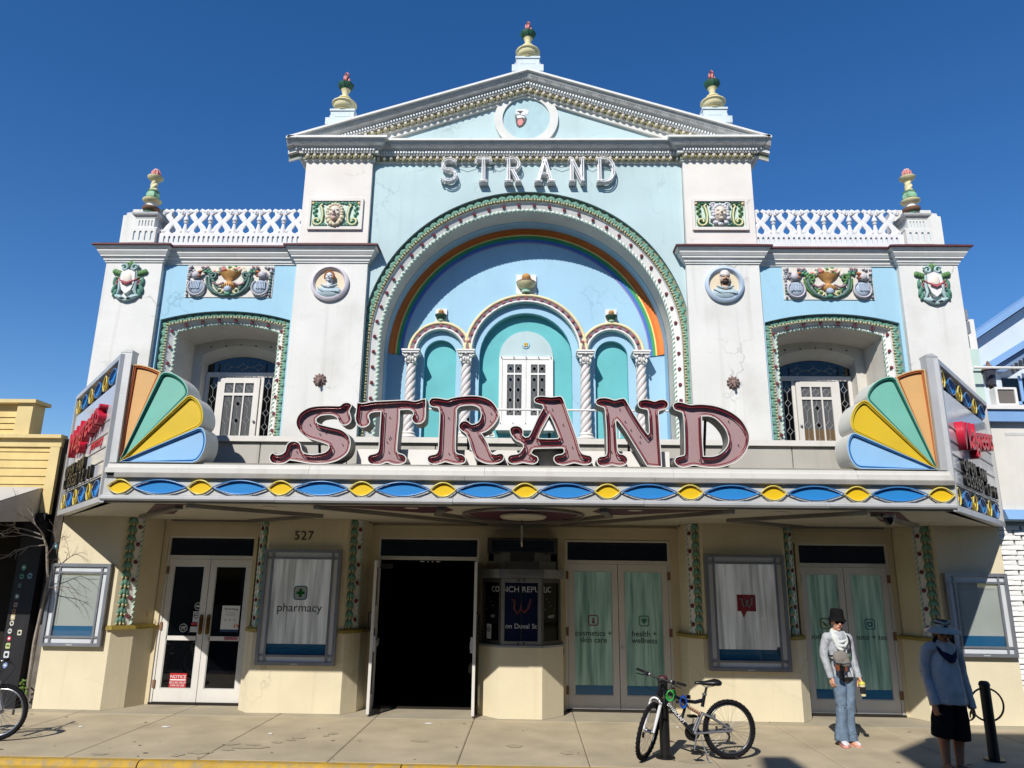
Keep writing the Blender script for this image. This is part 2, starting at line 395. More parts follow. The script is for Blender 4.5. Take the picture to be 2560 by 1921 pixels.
# small litter on the sidewalk
for i, (x, y) in enumerate([(-6.07, -1.27), (-4.93, -1.18), (-3.35, -1.5), (-1.35, -0.6), (2.25, -0.55), (4.05, 0.02), (4.9, -0.15)]):
    b = MB().prism([(x+0.035*math.cos(a)*rnd.uniform(.6,1.2)*(1.6 if i % 2 else 1), y+0.03*math.sin(a)*rnd.uniform(.6,1.2)) for a in [k*PI/3 for k in range(6)]], 0.002, 0.008, plane='xy')
    solo('paper_scrap', b, WPRINT, ['flat white paper scrap on the sidewalk left of the left glass doors', 'white scrap on the sidewalk in front of the left glass doors', 'white scrap on the sidewalk before the poster case marked with a green cross', 'tiny scrap on the sidewalk before the open doorway', 'pale bottle cap on the sidewalk behind the parked bicycle', 'white scrap by the threshold of the right end doors', 'white scrap on the sidewalk between the two people'][i], 'litter')
# dark gum spots and drips trodden into the concrete: countless small stains
b = MB()
for k in range(55):
    x, y = rnd.uniform(-7.5, 7.5), rnd.uniform(-2.9, -0.4); s = rnd.choice([0.008, 0.012, 0.016, 0.03]); e = rnd.uniform(.6, 1.6)
    b.add([(x+s*e*math.cos(a)*rnd.uniform(.7, 1.2), y+s*math.sin(a)*rnd.uniform(.7, 1.2), 0.0025) for a in [i*PI/4 for i in range(8)]], [tuple(range(8))])
for k in range(20):                                       # larger, fainter spills and drag marks
    x, y = (rnd.uniform(-7.5, 7.5), rnd.uniform(-2.8, -.4)) if k < 10 else (-3.95+.16*(k-10)+rnd.uniform(-.1, .1), -2.75+.15*(k-10))
    s = rnd.uniform(.04, .11); e = rnd.uniform(.6, 2.2); ph = rnd.uniform(0, 6); o = len(b.v)
    b.add([(x+s*e*math.cos(a)*(1+.18*math.sin(3*a+ph)), y+s*math.sin(a)*(1+.12*math.sin(5*a+ph)), 0.0015+k*.00002) for a in [i*PI/9 for i in range(18)]], [tuple(range(18))], 1)
tag(link('pavement_stains', b.mesh('pavement_stains', [M('gum_spots', '837a69', 0.8, var=0.25), M('faint_spill', 'a3977f', 0.7, var=0.12, scale=8)], None, False)), kind='stuff')

# ------------------------------------------------------------------ building across the street (behind the camera; its roofline shades the right of the sidewalk)
opp = thing('townhouse', 'tall plastered building across the street with a stepped gable and chimney', 'building', (0, -15.5, 0))
OPW = M('opposite_wall', '8f8a80', 0.9, var=0.1)
b = MB().box((-14, -24, 0), (16, -15.5, 9.6)); part('wall', b, OPW, opp)
part('gable', MB().prism([(-0.43, 9.6), (-0.49, 11.49), (-0.744, 12.24), (-0.126, 13.18), (0.15, 13.45), (3.0, 13.45), (3.0, 9.6)], -20.0, -15.5), OPW, opp)
part('chimney', MB().prism([(-2.2, 9.6), (-2.3, 11.41), (-2.39, 11.89), (-2.02, 11.92), (-1.84, 11.41), (-1.75, 9.6)], -16.2, -15.5), OPW, opp)
for fl in range(3):
    for k in range(9):
        x = -12.2+3.1*k; part('window', MB().box((x, -15.46, 0.9+3.1*fl), (x+1.3, -15.53, 2.7+3.1*fl)), BLACKG, opp)

# ------------------------------------------------------------------ left neighbour: yellow clapboard shop
YEL = M('yellow_clapboard', 'cdb577', 0.75, var=0.12, scale=3, bump=0.2, bscale=30, streak=0.35, scol='7d6a3d', blotch=0.25, bcol='a98e52')
YELT = M('yellow_trim_board', 'd0bb84', 0.7, var=0.08, scale=3, streak=0.25, scol='8b7748')
OLDW = M('weathered_wood', '4b4640', 0.85, var=0.25, scale=6, streak=0.4, scol='26221e')
yb = thing('clapboard_shop', 'yellow clapboard shop with a stepped false front at the left edge', 'building', (-8.5, 0, 0))
b = MB().box((-14, 0.3, 0), (-7.9, 8, 4.2)); part('wall', b, M('shop_wall_dark', '2a2622', 0.9), yb)
part('wall', MB().box((-14, 0.06, 3.0), (-7.87, 0.3, 4.28)), OLDW, yb)
z = 3.06
while z < 4.05:
    part('plank', MB().prism([(0.06, z), (0.012, z), (0.03, z+0.132), (0.06, z+0.132)], -14, -8.0, plane='yz'), YEL, yb); z += 0.137
part('corner_board', MB().box((-8.0, -0.01, 2.98), (-7.84, 0.06, 4.1)), YELT, yb)
part('frieze_board', MB().box((-14, -0.015, 4.1), (-7.82, 0.06, 4.24)), YELT, yb)
part('cornice', MB().box((-14, -0.09, 4.24), (-7.80, 0.1, 4.30)), YELT, yb)
z = 4.31
while z < 4.72:
    part('plank', MB().prism([(0.12, z), (0.06, z), (0.08, z+0.1), (0.12, z+0.1)], -14, -8.72, plane='yz'), YEL, yb); z += 0.104
part('false_front', MB().box((-14, 0.12, 4.3), (-8.45, 0.35, 4.86)), YELT, yb)
part('corner_board', MB().box((-8.72, 0.03, 4.3), (-8.45, 0.119, 4.86)), YELT, yb)
part('cornice', MB().box((-14, -0.03, 4.86), (-8.38, 0.4, 4.92)), YELT, yb)
part('shop_post', MB().box((-8.22, -0.02, 0), (-7.86, 0.22, 3.0)), M('black_painted_wood', '16151a', 0.6, var=0.2, scale=6, streak=0.3, scol='3a3634'), yb)
part('side_board', MB().box((-7.85, 0.16, 0), (-7.63, 0.25, 3.3)), M('silvered_board', '6f6a64', 0.85, var=0.3, scale=8, streak=0.5, scol='3c3732'), yb)
part('side_board', MB().box((-7.80, 0.10, 1.8), (-7.66, 0.16, 4.2)), OLDW, yb)
part('beam', MB().box((-14, -0.06, 2.86), (-7.86, 0.10, 2.98)), M('black_painted_wood', '16151a'), yb)
# its awning
AWN = M('white_awning_canvas', 'b9b5ae', 0.85, var=0.06, scale=2, bump=0.1, bscale=60, streak=0.2)
aw = thing('shop_awning', 'off white canvas awning over the black entrance of the yellow shop', 'awning', (-9, 0, 3.2))
part('canvas', MB().add([(-14, 0.0, 3.42), (-8.03, 0.0, 3.42), (-8.03, -1.5, 2.92), (-14, -1.5, 2.92)], [(0, 1, 2, 3)]), AWN, aw)
part('side_flap', MB().prism([(0.0, 3.41), (-1.49, 2.91), (-1.49, 2.74), (0.0, 2.86)], -8.035, -8.03, plane='yz'), AWN, aw)
part('valance', MB().add([(-14, -1.5, 2.92), (-8.03, -1.5, 2.92), (-8.03, -1.495, 2.72), (-14, -1.495, 2.72)], [(0, 1, 2, 3)]), AWN, aw)
# stickers on the black post
STK = [(2.12, -8.09, .085, '4f9a72', 'round'), (1.98, -8.10, .07, '55a088', 'sq'), (1.84, -8.11, .06, '58786a', 'sq'), (1.67, -8.12, .09, '4e5f5c', 'sq'), (1.54, -8.12, .07, 'a38a78', 'sq'), (1.44, -8.13, .07, 'a97b55', 'round'), (1.35, -8.13, .08, 'b7a884', 'sq'),
       (1.26, -8.13, .075, 'c9c6bb', 'round'), (1.14, -8.14, .075, 'bdbcb8', 'round'), (1.03, -8.13, .07, 'b52f3a', 'round'), (0.92, -8.13, .085, 'b2bd7c', 'sq'), (0.79, -8.13, .10, 'c4c9d0', 'sq'), (0.63, -8.12, .085, '6f87b0', 'round'), (1.12, -7.98, .08, 'c8c3ae', 'sq'), (1.99, -7.97, .09, '6d94a4', 'round'), (2.47, -7.72, .09, '4f94ad', 'round')]
CN = {'4f9a72': 'green', '55a088': 'sea green', '58786a': 'dull green', '4e5f5c': 'dark grey green', 'a38a78': 'brownish', 'a97b55': 'orange brown', 'b7a884': 'tan', 'c9c6bb': 'white', 'bdbcb8': 'pale grey', 'b52f3a': 'red', 'b2bd7c': 'lime', 'c4c9d0': 'tall white', '6f87b0': 'blue', 'c8c3ae': 'cream', '6d94a4': 'grey blue', '4f94ad': 'bright blue'}
for i, (z, x, s, c, k) in enumerate(STK):
    y = 0.10 if x > -7.8 else -0.02
    pl = ring(x, z, s*0.55, 14, ex=0.8) if k == 'round' else rrect(x-s*.42, z-s*.5, x+s*.42, z+s*.5, s*.15, 2)
    b = MB().prism(pl, y-0.004, y); mm = M('sticker_'+c, c, 0.5, var=0.15, scale=30)
    nm = CN[c]; sh = 'round' if k == 'round' else 'square'
    where = 'on the weathered board beside the theatre' if x > -7.8 else ('on the right part of the black shop post' if x > -8.05 else 'on the black shop post')
    o = solo('sticker', b, mm, f'small {sh} {nm} sticker {where}', 'sticker', group='stickers on the black shop post')
    d = MB().prism(ring(x, z, s*0.26, 8) if i % 2 else rrect(x-s*.25, z-s*.12, x+s*.25, z+s*.12, .004, 1), y-0.006, y-0.004)
    part('print_mark', d, BPRINT if i % 3 else WPRINT, o)
# weed at the foot of the post
wd = thing('weed', 'small green weed growing in the gap beside the theatre wall', 'plant', (-7.78, -0.02, 0.0))
b = MB()
for k in range(26):
    a = rnd.uniform(0, 6.28); h = rnd.uniform(.22, .42); r = rnd.uniform(.02, .12)
    b.blob((-7.76+r*math.cos(a)*.7, -0.03+r*math.sin(a)*.4, h), (.028, .012, .018), 0, 6, 3, ('Z', a))
part('leaf_clump', b, M('weed_leaf', '5d7a35', 0.7, var=0.3, scale=20), wd); part('stem', MB().tube([(-7.77, 0, 0), (-7.76, -0.02, .36)], .006, 5), M('weed_stem', '4d5a2a'), wd)

# bare tree whose branches reach in front of the left end of the theatre
BARK = M('grey_bark', '8f877c', 0.9, var=0.25, scale=12, bump=0.4, bscale=40)
bt = thing('bare_branch_tree', 'leafless thin grey tree in the gap left of the theatre', 'tree', (-7.74, -0.1, 0.0))
part('trunk', MB().tube([(-7.72, 0.02, 0.0), (-7.70, -0.05, 1.0), (-7.58, -0.15, 1.9), (-7.66, -0.2, 2.45), (-7.72, -0.25, 2.62)], [.03, .027, .022, .018, .015], 7), BARK, bt, 40)
def twig(p, d, L, r, depth, out):
    pts = [p]; q = Vector(p); d = Vector(d).normalized()
    for k in range(4):
        d = (d+Vector((rnd.uniform(-.25, .25), rnd.uniform(-.25, .25), rnd.uniform(-.22, .22)))).normalized(); q = q+d*L/4; pts.append(tuple(q))
        if depth > 0 and k > 0 and rnd.random() < .9:
            twig(tuple(q), d+Vector((rnd.uniform(-.8, .8), rnd.uniform(-.6, .3), rnd.uniform(-.6, .6))), L*.62, r*.6, depth-1, out)
    out.tube(pts, [r, r*.85, r*.7, r*.55, r*.4], 5)
for a0, d0, L0 in (((-7.72, -.25, 2.62), (-.9, -.5, .25), .62), ((-7.70, -.24, 2.56), (-.75, -.8, .05), .5), ((-7.67, -.2, 2.48), (-.5, -.5, -.05), .42), ((-7.70, -.24, 2.60), (-.2, -.6, .7), .5)):
    b = MB(); twig(a0, d0, L0, .012, 2, b); part('branch', b, BARK, bt)
for a0, d0, L0 in (((-7.6, -.15, 1.95), (.55, -.35, .5), .5), ((-7.64, -.19, 2.25), (.5, -.3, .75), .42), ((-7.58, -.15, 1.8), (.6, -.3, .2), .4)):
    b = MB(); twig(a0, d0, L0, .008, 2, b); part('branch', b, M('dark_bark', '6a5c54', 0.9), bt)

# ------------------------------------------------------------------ right neighbour: white and blue shop with a balcony
WB = M('neighbour_white_wall', 'd3d0c8', 0.85, var=0.05, scale=2, bump=0.3, bscale=14, blotch=0.2, bcol='b9b3a6', streak=0.1)
BLUE = M('neighbour_blue_trim', '7ba0cc', 0.6, var=0.06)
PALE = M('neighbour_pale_wall', 'c3ccd6', 0.85, var=0.05, bump=0.15)
rb = thing('balcony_shop', 'white shop with blue trim and an upper balcony at the right edge', 'building', (8.6, 0, 0))
part('wall', MB().box((7.70, 0.05, 3.22), (16, 2.0, 4.66)), WB, rb)
part('wall_groove', MB().box((7.95, 0.046, 4.44), (16, 0.06, 4.49)), GREYT, rb)
part('fascia_band', MB().box((7.66, -0.06, 4.66), (16, 0.3, 4.86)), BLUE, rb)
part('balcony_ledge', MB().box((7.64, -0.10, 4.86), (16, 2.0, 4.93)), TRIMW, rb)
part('fascia_band', MB().prism([(-0.12, 3.06), (0.2, 3.06), (0.2, 3.22), (-0.04, 3.22)], 7.70, 16, plane='yz'), BLUE, rb)
part('shopfront', MB().box((8.12, 0.5, 0), (16, 0.6, 3.06)), M('shop_wall_dark', '2a2622'), rb)
part('wall', MB().box((7.64, 0.22, 0), (16, 0.5, 3.06)), M('mortar_white', 'cfcdc8', 0.9), rb)
WBR = M('white_painted_brick', 'd8d7d4', 0.85, var=0.08, scale=8, bump=0.6, bscale=24)
bm_ = [MB().add([(x0, -0.06-j*.02, 0), (x1, -0.06-j*.02, 0), (x1, 0.07, 0), (x0, 0.07, 0), (x0+.008, -0.05, .068+j*.003), (x1-.006, -0.06-j*.015, .072), (x1-.006, 0.07, .072), (x0+.008, 0.07, .072)],
      [(0,3,2,1),(4,5,6,7),(0,1,5,4),(1,2,6,5),(2,3,7,6),(3,0,4,7)]).mesh('brick', WBR) for x0, x1, j in ((0, .22, 0), (0, .235, 1), (0.01, .215, 0.4))]
z = 0.02; row = 0
while z < 2.95:
    for k in range(7):
        link('brick', bm_[(row*2+k) % 3], rb, (7.645+k*.245-(0.12 if row % 2 and k else 0), 0.17, z))
    z += 0.078; row += 1
POSTM = M('mint_post_paint', 'b9cec6', 0.6, var=0.06)
part('balcony_post', MB().box((7.67, 0.25, 4.93), (7.86, 0.42, 6.0)), POSTM, rb)
part('balcony_post', MB().box((7.72, 0.45, 5.4), (7.98, 0.62, 6.62)), TRIMW, rb)
part('post_capital', MB().box((7.64, 0.22, 5.60), (7.89, 0.45, 5.68)), POSTM, rb)
part('handrail', MB().tube([(7.56, -0.02, 5.59), (16, -0.02, 5.59)], .022, 8), TRIMW, rb, 40)
part('conduit', MB().tube([(7.62, .3, 6.3), (7.66, .28, 6.2), (7.64, .26, 6.05), (7.6, .3, 5.9)], .03, 8), TRIMW, rb, 40)
part('conduit', MB().tube([(7.66, .36, 4.95), (7.66, .36, 6.15)], .03, 8), M('dark_conduit', '57565a', 0.7, var=0.4, scale=14), rb, 40)
part('meter_box', MB().box((7.60, .22, 6.28), (7.76, .4, 6.5)).box((7.63, .22, 6.52), (7.75, .38, 6.72)), GREYM, rb)
part('speaker_box', MB().prism(rrect(7.86, 4.935, 8.22, 5.25, .02, 2), -0.02, .14, holes=[rrect(7.90, 4.97, 8.18, 5.215, .015, 2)]).box((7.90, .02, 4.97), (8.18, .13, 5.215)), [TRIMW], rb)
part('speaker_grille', MB().box((7.905, .0, 4.975), (8.175, .02, 5.21)), M('grey_grille', '6d6863', 0.8, var=0.15, scale=80), rb)
ln = thing('lantern', 'black lantern with a bronze cap on the balcony of the white shop', 'lamp', (7.92, 0.2, 5.25))
part('lamp_post', MB().lathe([(.02, 0), (.035, .04), (.025, .08), (.05, .1)], (7.95, .2, 5.25), 10), BRASS, ln, 40)
part('lamp_glass', MB().lathe([(.05, 5.32), (.075, 5.34), (.105, 5.58), (.1, 5.6)], (7.95, .2, 0), 14), glassmat('lantern_glass', '3b3a44', 0.1), ln, 40)
part('lamp_frame', MB().lathe([(.052, 5.31), (.082, 5.315), (.082, 5.335), (.052, 5.34)], (7.95, .2, 0), 14), BLACK, ln, 40)
part('lamp_cap', MB().lathe([(.125, 5.6), (.12, 5.62), (.06, 5.66), (.05, 5.69), (.025, 5.7), (.03, 5.73), (.012, 5.77)], (7.95, .2, 0), 14), BROWN, ln, 40)
# gabled pavilion on the terrace behind
gb = thing('gabled_pavilion', 'pale blue gabled upper storey behind the balcony of the white shop', 'building', (10, 2.0, 4.9))
part('wall', MB().prism([(8.75, 4.9), (8.75, 6.62), (11.2, 8.22), (13.6, 6.62), (13.6, 4.9), (9.0, 4.9)], 2.0, 2.5), PALE, gb)
part('roof_edge', MB().prism([(8.7, 6.62), (11.2, 8.27), (11.2, 8.42), (8.7, 6.75)], 1.8, 2.6), BLUE, gb)
part('roof_edge', MB().prism([(8.85, 6.0), (11.2, 7.42), (11.2, 7.55), (8.85, 6.13)], 1.75, 2.0), BLUE, gb)
part('soffit', MB().prism([(9.0, 6.06), (11.2, 7.4), (11.2, 7.2), (9.3, 6.05)], 1.85, 1.98), M('blue_soffit', '6f86a6', 0.7), gb)
b = MB()
for k in range(22): b.box((9.35+k*.085, 1.72, 5.98+.61*k*.085*1), (9.40+k*.085, 1.74, 6.14+.61*k*.085))
part('striped_valance', b, DKGREY, gb)
part('window', MB().box((9.3, 1.97, 5.0), (10.6, 1.99, 5.95)), BLACKG, gb); part('window_frame', MB().box((9.28, 1.94, 5.42), (10.6, 1.965, 5.48)).box((9.6, 1.94, 4.95), (9.66, 1.966, 5.95)), BLUE, gb)

# ------------------------------------------------------------------ the theatre
TH = thing('theatre', 'ornate pale blue and white old theatre with a pediment and a marquee', 'theatre', (0, 0, 0))
part('rear_block', MB().box((-7.5, 4.0, 0), (7.5, 22, 7.6)), WHITE, TH)
part('rear_block', MB().box((-4.0, 1.3, 7.6), (4.0, 10, 9.5)), WHITE, TH)
part('roof', MB().box((-7.5, 1.0, 7.5), (7.5, 4.0, 7.7)), GREYT, TH)
# dark hall behind the doors, upstairs rooms
part('interior', MB().box((-7.3, 3.9, 0), (7.3, 3.99, 7.4)).box((-7.3, 1.25, 2.96), (7.3, 3.9, 3.1)).box((-7.3, .7, -.03), (7.3, 3.9, .004)), INT, TH)
part('interior', MB().box((-2.7, .72, 0), (-2.62, 3.9, 2.96)), INT, TH); part('interior', MB().box((-.72, .76, 0), (-.66, 3.9, 2.96)), INT, TH)
for s in (-1, 1):
    S = lambda *p: [(s*x, z) for x, z in p]
    lr = 'left' if s < 0 else 'right'
    part('side_wall', MB().box((s*7.3, 0.9, 0), (s*7.55, 4.0, 7.6)), WHITE, TH)
    part('outer_pilaster', MB().box((s*6.54, 0, 2.949), (s*7.56, 1.3, 7.5)), WHITE, TH)
    part('inner_pilaster', MB().box((s*2.83, 0, 2.949), (s*4.11, 1.3, 7.5)), WHITE, TH)
    part('tower_pilaster', MB().box((s*2.86, 0, 7.7), (s*4.10, 0.9, 9.53)), PINKW, TH)
    # blue bay with its segmental window arch
    cx = s*5.325
    o = contour(cx, 1.16, 6.42, 6.585, 2.95, 20)
    part('bay_panel', MB().prism([(cx-1.215, 7.5), (cx-1.215, 2.95)]+o+[(cx+1.215, 2.95), (cx+1.215, 7.5)], 0.10, 0.17), SKYB, TH)
    arch = part('window_surround', band(MB(), [(cx, 1.16, 6.42, 6.585, 3, .17), (cx, 1.05, 6.34, 6.50, 3, .20), (cx, 1.035, 6.325, 6.485, 3, .165), (cx, 1.02, 6.315, 6.475, 3, .20)], ms=[0, 1, 1], n=20), [OLIVE, TRIMW], TH)
    part('rosette_band', band(MB(), [(cx, 1.02, 6.315, 6.475, 3, .20), (cx, .955, 6.26, 6.42, 3, .265)], n=20), TRIMW, TH)
    part('reveal', band(MB(), [(cx, .925, 6.235, 6.395, 3, .29), (cx, .87, 6.19, 6.33, 3, .92), (cx, .70, 6.02, 6.20, 3, .93), (cx, .70, 5.93, 6.08, 3, 1.02), (cx, .665, 5.87, 6.03, 3, 1.12)], n=20), REVEAL, TH, 30)
    for k in range(5):
        part('bulb_socket', MB().blob((cx-.56+.28*k, .915, 6.17+.02*(2-abs(k-2))), .016, 0, 6, 4), DKGREY, TH)
    SB = (cx, arch)
    if s < 0: side_arches = []
    side_arches.append(SB)
# ---- twisted rope mouldings and the carved leaves and rosettes
def rope(pts3, r, m1, m2, parent, name='rope_moulding', pitch=.16):
    b = MB(); P = [Vector(p) for p in pts3]; dense = []
    for a, c in zip(P, P[1:]):
        k = max(1, int((c-a).length/.03))
        for i in range(k): dense.append(a+(c-a)*i/k)
    dense.append(P[-1]); acc = 0; n = 8; o = len(b.v)
    for i, p in enumerate(dense):
        t = (dense[min(i+1, len(dense)-1)]-dense[max(i-1, 0)]).normalized(); u = Vector((0, 1, 0)); w = t.cross(u).normalized()
        if i: acc += (p-dense[i-1]).length
        for k in range(n):
            a = 2*PI*k/n+acc*2*PI/pitch; rr = r*(1+.28*math.cos(2*(2*PI*k/n)))
            b.v.append(tuple(p+u*math.cos(a)*rr+w*math.sin(a)*rr))
    for i in range(len(dense)-1):
        for k in range(n):
            b.f.append([o+i*n+k, o+i*n+(k+1) % n, o+(i+1)*n+(k+1) % n, o+(i+1)*n+k]); b.m.append(0 if (k//2) % 2 else 1)
    return part(name, b, [m1, m2], parent, 60, fix=False)
def leaf_mesh(w, h, d):
    """three-lobed acanthus tuft, outward is +z, relief towards -y"""
    b = MB()
    b.blob((0, -d*.35, h*.12), (w*.22, d*.5, h*.42), 0, 6, 4)
    for sx in (-1, 1):
        b.blob((sx*w*.27, -d*.3, -h*.02), (w*.2, d*.45, h*.34), 0, 6, 4, ('Y', -sx*.45))
        b.blob((sx*w*.36, -d*.42, -h*.34), (w*.13, d*.4, h*.15), 1, 6, 3, ('Y', sx*.5))
    b.blob((0, -d*.55, -h*.33), (w*.13, d*.45, h*.2), 1, 6, 4)
    return b.mesh('acanthus_leaf', [TGREEN, M('leaf_tip_olive', 'b4ae88', .65, var=.2, scale=12)], 60)
LEAF = leaf_mesh(.155, .15, .034)
def rosette_mesh(r, m1, m2):
    b = MB()
    for k in range(6): b.blob((r*.58*math.cos(k*PI/3), -.012, r*.58*math.sin(k*PI/3)), (r*.42, .016, r*.42), 0, 6, 4)
    b.blob((0, -.024, 0), (r*.26, .014, r*.26), 1, 6, 4)
    return b.mesh('rosette', [m1, m2], 60)
ROS = rosette_mesh(.035, DRED, ROSE); ROSL = rosette_mesh(.033, ROSE, PINK)
def along(pts, step, name, data, parent, y0, y1=None, flip=0.0, start=.5):
    for p, a in walk(pts, step, start):
        link(name, data, parent, (p.x, y0, p.y), (0, -a, 0))
for cx, arch in side_arches:
    al = contour(cx, 1.10, 6.375, 6.54, 4.0, 20); along(al, .152, 'acanthus_leaf', LEAF, arch, .178)
    rl = contour(cx, .988, 6.288, 6.447, 4.0, 20); along(rl, .30, 'rosette', ROS, arch, .225)
    rope([(x, .275, z) for x, z in contour(cx, .938, 6.245, 6.405, 3.6, 20)], .026, MINT, TRIMW, arch)

# ---- centre bay: wall, great arch, niche
CZ = 6.04
arc = [(x, z) for x, z in contour(0, 2.9, CZ, CZ+2.9, 3, 60) if abs(x) <= 2.84 and z > 5]
part('centre_wall', MB().prism([(-2.855, 9.53)]+arc+[(2.855, 9.53)], 0.10, 0.16), LBLUE, TH)
garch = part('arch_moulding', band(MB(), [(0, 2.9, CZ, CZ+2.9, 3, .16), (0, 2.75, CZ, CZ+2.75, 3, .19), (0, 2.735, CZ, CZ+2.735, 3, .15), (0, 2.72, CZ, CZ+2.72, 3, .19)], ms=[0, 1, 1], n=64), [OLIVE, TRIMW], TH)
part('rosette_band', band(MB(), [(0, 2.72, CZ, CZ+2.72, 3, .19), (0, 2.62, CZ, CZ+2.62, 3, .24)], n=64), TRIMW, TH)
rope([(x, .255, z) for x, z in contour(0, 2.60, CZ, CZ+2.6, 3.6, 64)], .03, MINT, TRIMW, garch)
part('arch_soffit', band(MB(), [(0, 2.585, CZ, CZ+2.585, 3, .27), (0, 2.572, CZ, CZ+2.572, 3, .66)], n=64), REVEAL, TH, 30)
part('arch_soffit', band(MB(), [(0, 2.567, CZ, CZ+2.567, 3, .664), (0, 2.56, CZ, CZ+2.56, 3, .96)], n=64), NICHEB, TH, 30)
along(contour(0, 2.82, CZ, CZ+2.82, 4.3, 64), .152, 'acanthus_leaf', LEAF, garch, .168)
along(contour(0, 2.672, CZ, CZ+2.672, 4.05, 64), .283, 'rosette', ROS, garch, .21)
# rainbow
RB = [('e8803a', 2.555, 2.475, .03), ('dd7230', 2.475, 2.425, .022), ('ecd982', 2.425, 2.40, .02), ('3f9a62', 2.40, 2.345, .022), ('4672bd', 2.345, 2.295, .018), ('9d8cbc', 2.295, 2.28, .012)]
for c, ro, ri, d in RB:
    P = [(ro*math.cos(a), 6.08-.05*(2.555-ro)/.285+ro*math.sin(a)) for a in [PI*k/56 for k in range(57)]]+[(ri*math.cos(a), 6.08-.05*(2.555-ri)/.285+ri*math.sin(a)) for a in [PI*k/56 for k in range(56, -1, -1)]]
    part('rainbow_band', MB().prism(P, .95-d, .955), M('rainbow_'+c, c, 0.75, var=0.08, scale=4), TH)
# niche back wall with three arched recesses
NI = [(-1.585, .30, 6.03, 6.34), (0, .86, 6.02, 6.885), (1.585, .30, 6.03, 6.34)]
part('niche_wall', MB().prism([(-2.7, 3.0), (2.7, 3.0), (2.7, 8.8), (-2.7, 8.8)], .95, 1.0, holes=[contour(c, h, a, b_, 3.4, 20)[::-1] for c, h, a, b_ in NI]), NICHEB, TH)
for c, h, a, b_ in NI:
    d = 1.06 if h < .5 else 1.10
    part('niche_recess', MB().prism(contour(c, h+.01, a, b_+.01, 3.4, 20), d, d+.03), TEAL, TH)
    part('niche_reveal', band(MB(), [(c, h, a, b_, 3.4, 1.0), (c, h-.004, a, b_-.004, 3.4, d)], n=20), TEAL, TH, 30)
part('window_alcove', MB().prism(contour(0.01, .50, 6.04, 6.56, 4.6, 20), 1.07, 1.099), LBLUE, TH)
fm = part('flower_medallion', MB().lathe([(.075, 0), (.075, .015), (.06, .02), (.055, .02)], (0, 0, 0), 16).tf(Matrix.Rotation(PI/2, 4, 'X')), NICHEB, TH, 40, loc=(0, 1.07, 6.29))
b = MB()
for k in range(4): b.blob((.027*math.cos(k*PI/2+PI/4), 1.045, 6.29+.027*math.sin(k*PI/2+PI/4)), (.022, .015, .022), 0, 8, 5)
part('petals', b, M('yellow_flower', 'd0b04e', .6), fm)
# small arcade archivolts
for c, ro in ((-1.585, .60), (1.585, .60), (0, 1.15)):
    k = 0 if ro < 1 else -.006; n = 28
    av = part('archivolt', band(MB(), [(c, ro-.045, 6.07, 6.07+ro-.045, 6.065, .86+k), (c, ro-.125, 6.07, 6.07+ro-.125, 6.065, .86+k)], n=n), PURP, TH)
    pts = [(x, z) for x, z in contour(c, ro-.022, 6.07, 6.07+ro-.022, 6.065, n)]
    part('hood_moulding', MB().tube([(x, .86+k, z) for x, z in pts], .03, 8), YELC, av, 50)
    part('white_moulding', MB().tube([(x, .86+k, z) for x, z in contour(c, ro-.135, 6.07, 6.07+ro-.135, 6.065, n)], .022, 8), TRIMW, av, 50)
    bb = MB()
    for p, a in walk(contour(c, ro-.165, 6.07, 6.07+ro-.165, 6.065, n), .032): bb.blob((p.x, .872, p.y), (.008, .012, .013), 0, 5, 3, ('Y', -a))
    part('bead_row', bb, M('pale_beads', 'cfe0d4', .6), av, kind='stuff')
    part('archivolt_soffit', band(MB(), [(c, ro-.155, 6.07, 6.07+ro-.155, 6.065, .872), (c, ro-.165, 6.07, 6.07+ro-.165, 6.065, .95)], n=n), TEAL, av, 30)
    part('archivolt_back', band(MB(), [(c, ro-.0, 6.07, 6.07+ro, 6.065, .949), (c, ro-.045, 6.07, 6.07+ro-.045, 6.065, .86+k)], n=n), NICHEB, av, 30)
    lim = 1.06 if ro > 1 else 9
    for p, a in walk(contour(c, ro-.085, 6.07, 6.07+ro-.085, 6.065, n), .149):
        if abs(p.x) < 1.05 or ro < 1 and abs(abs(p.x)-1.585) < .6: link('rosette', ROSL, av, (p.x, .85+k, p.y), (0, -a, 0))
# urns above the arcade
for c, z0, w, hh, sc, lab in ((0, 7.255, .19, .38, 1.0, 'large'), (-1.59, 6.68, .105, .26, .60, 's'), (1.59, 6.68, .105, .26, .60, 's')):
    u = part('urn', MB().lathe([(.085*sc, 0), (.09*sc, .035*sc), (.06*sc, .05*sc), (.075*sc, .07*sc), (.15*sc, .12*sc), (.185*sc, .185*sc), (.19*sc, .20*sc), (.15*sc, .225*sc), (.06*sc, .235*sc), (.05*sc, .25*sc), (.085*sc, .29*sc), (.08*sc, .345*sc), (.04*sc, .38*sc), (.0*sc, .385*sc)],
         (c, .86, z0), 16, ms=[0, 0, 0, 1, 1, 2, 2, 2, 3, 3, 3, 3, 3]), [MINT, YELC if sc == 1 else DGREEN, BROWN, OCHRE], TH, 50)
    part('plinth', MB().box((c-w, .90, z0-.01), (c+w, .96, z0+hh)), TRIMW, u)
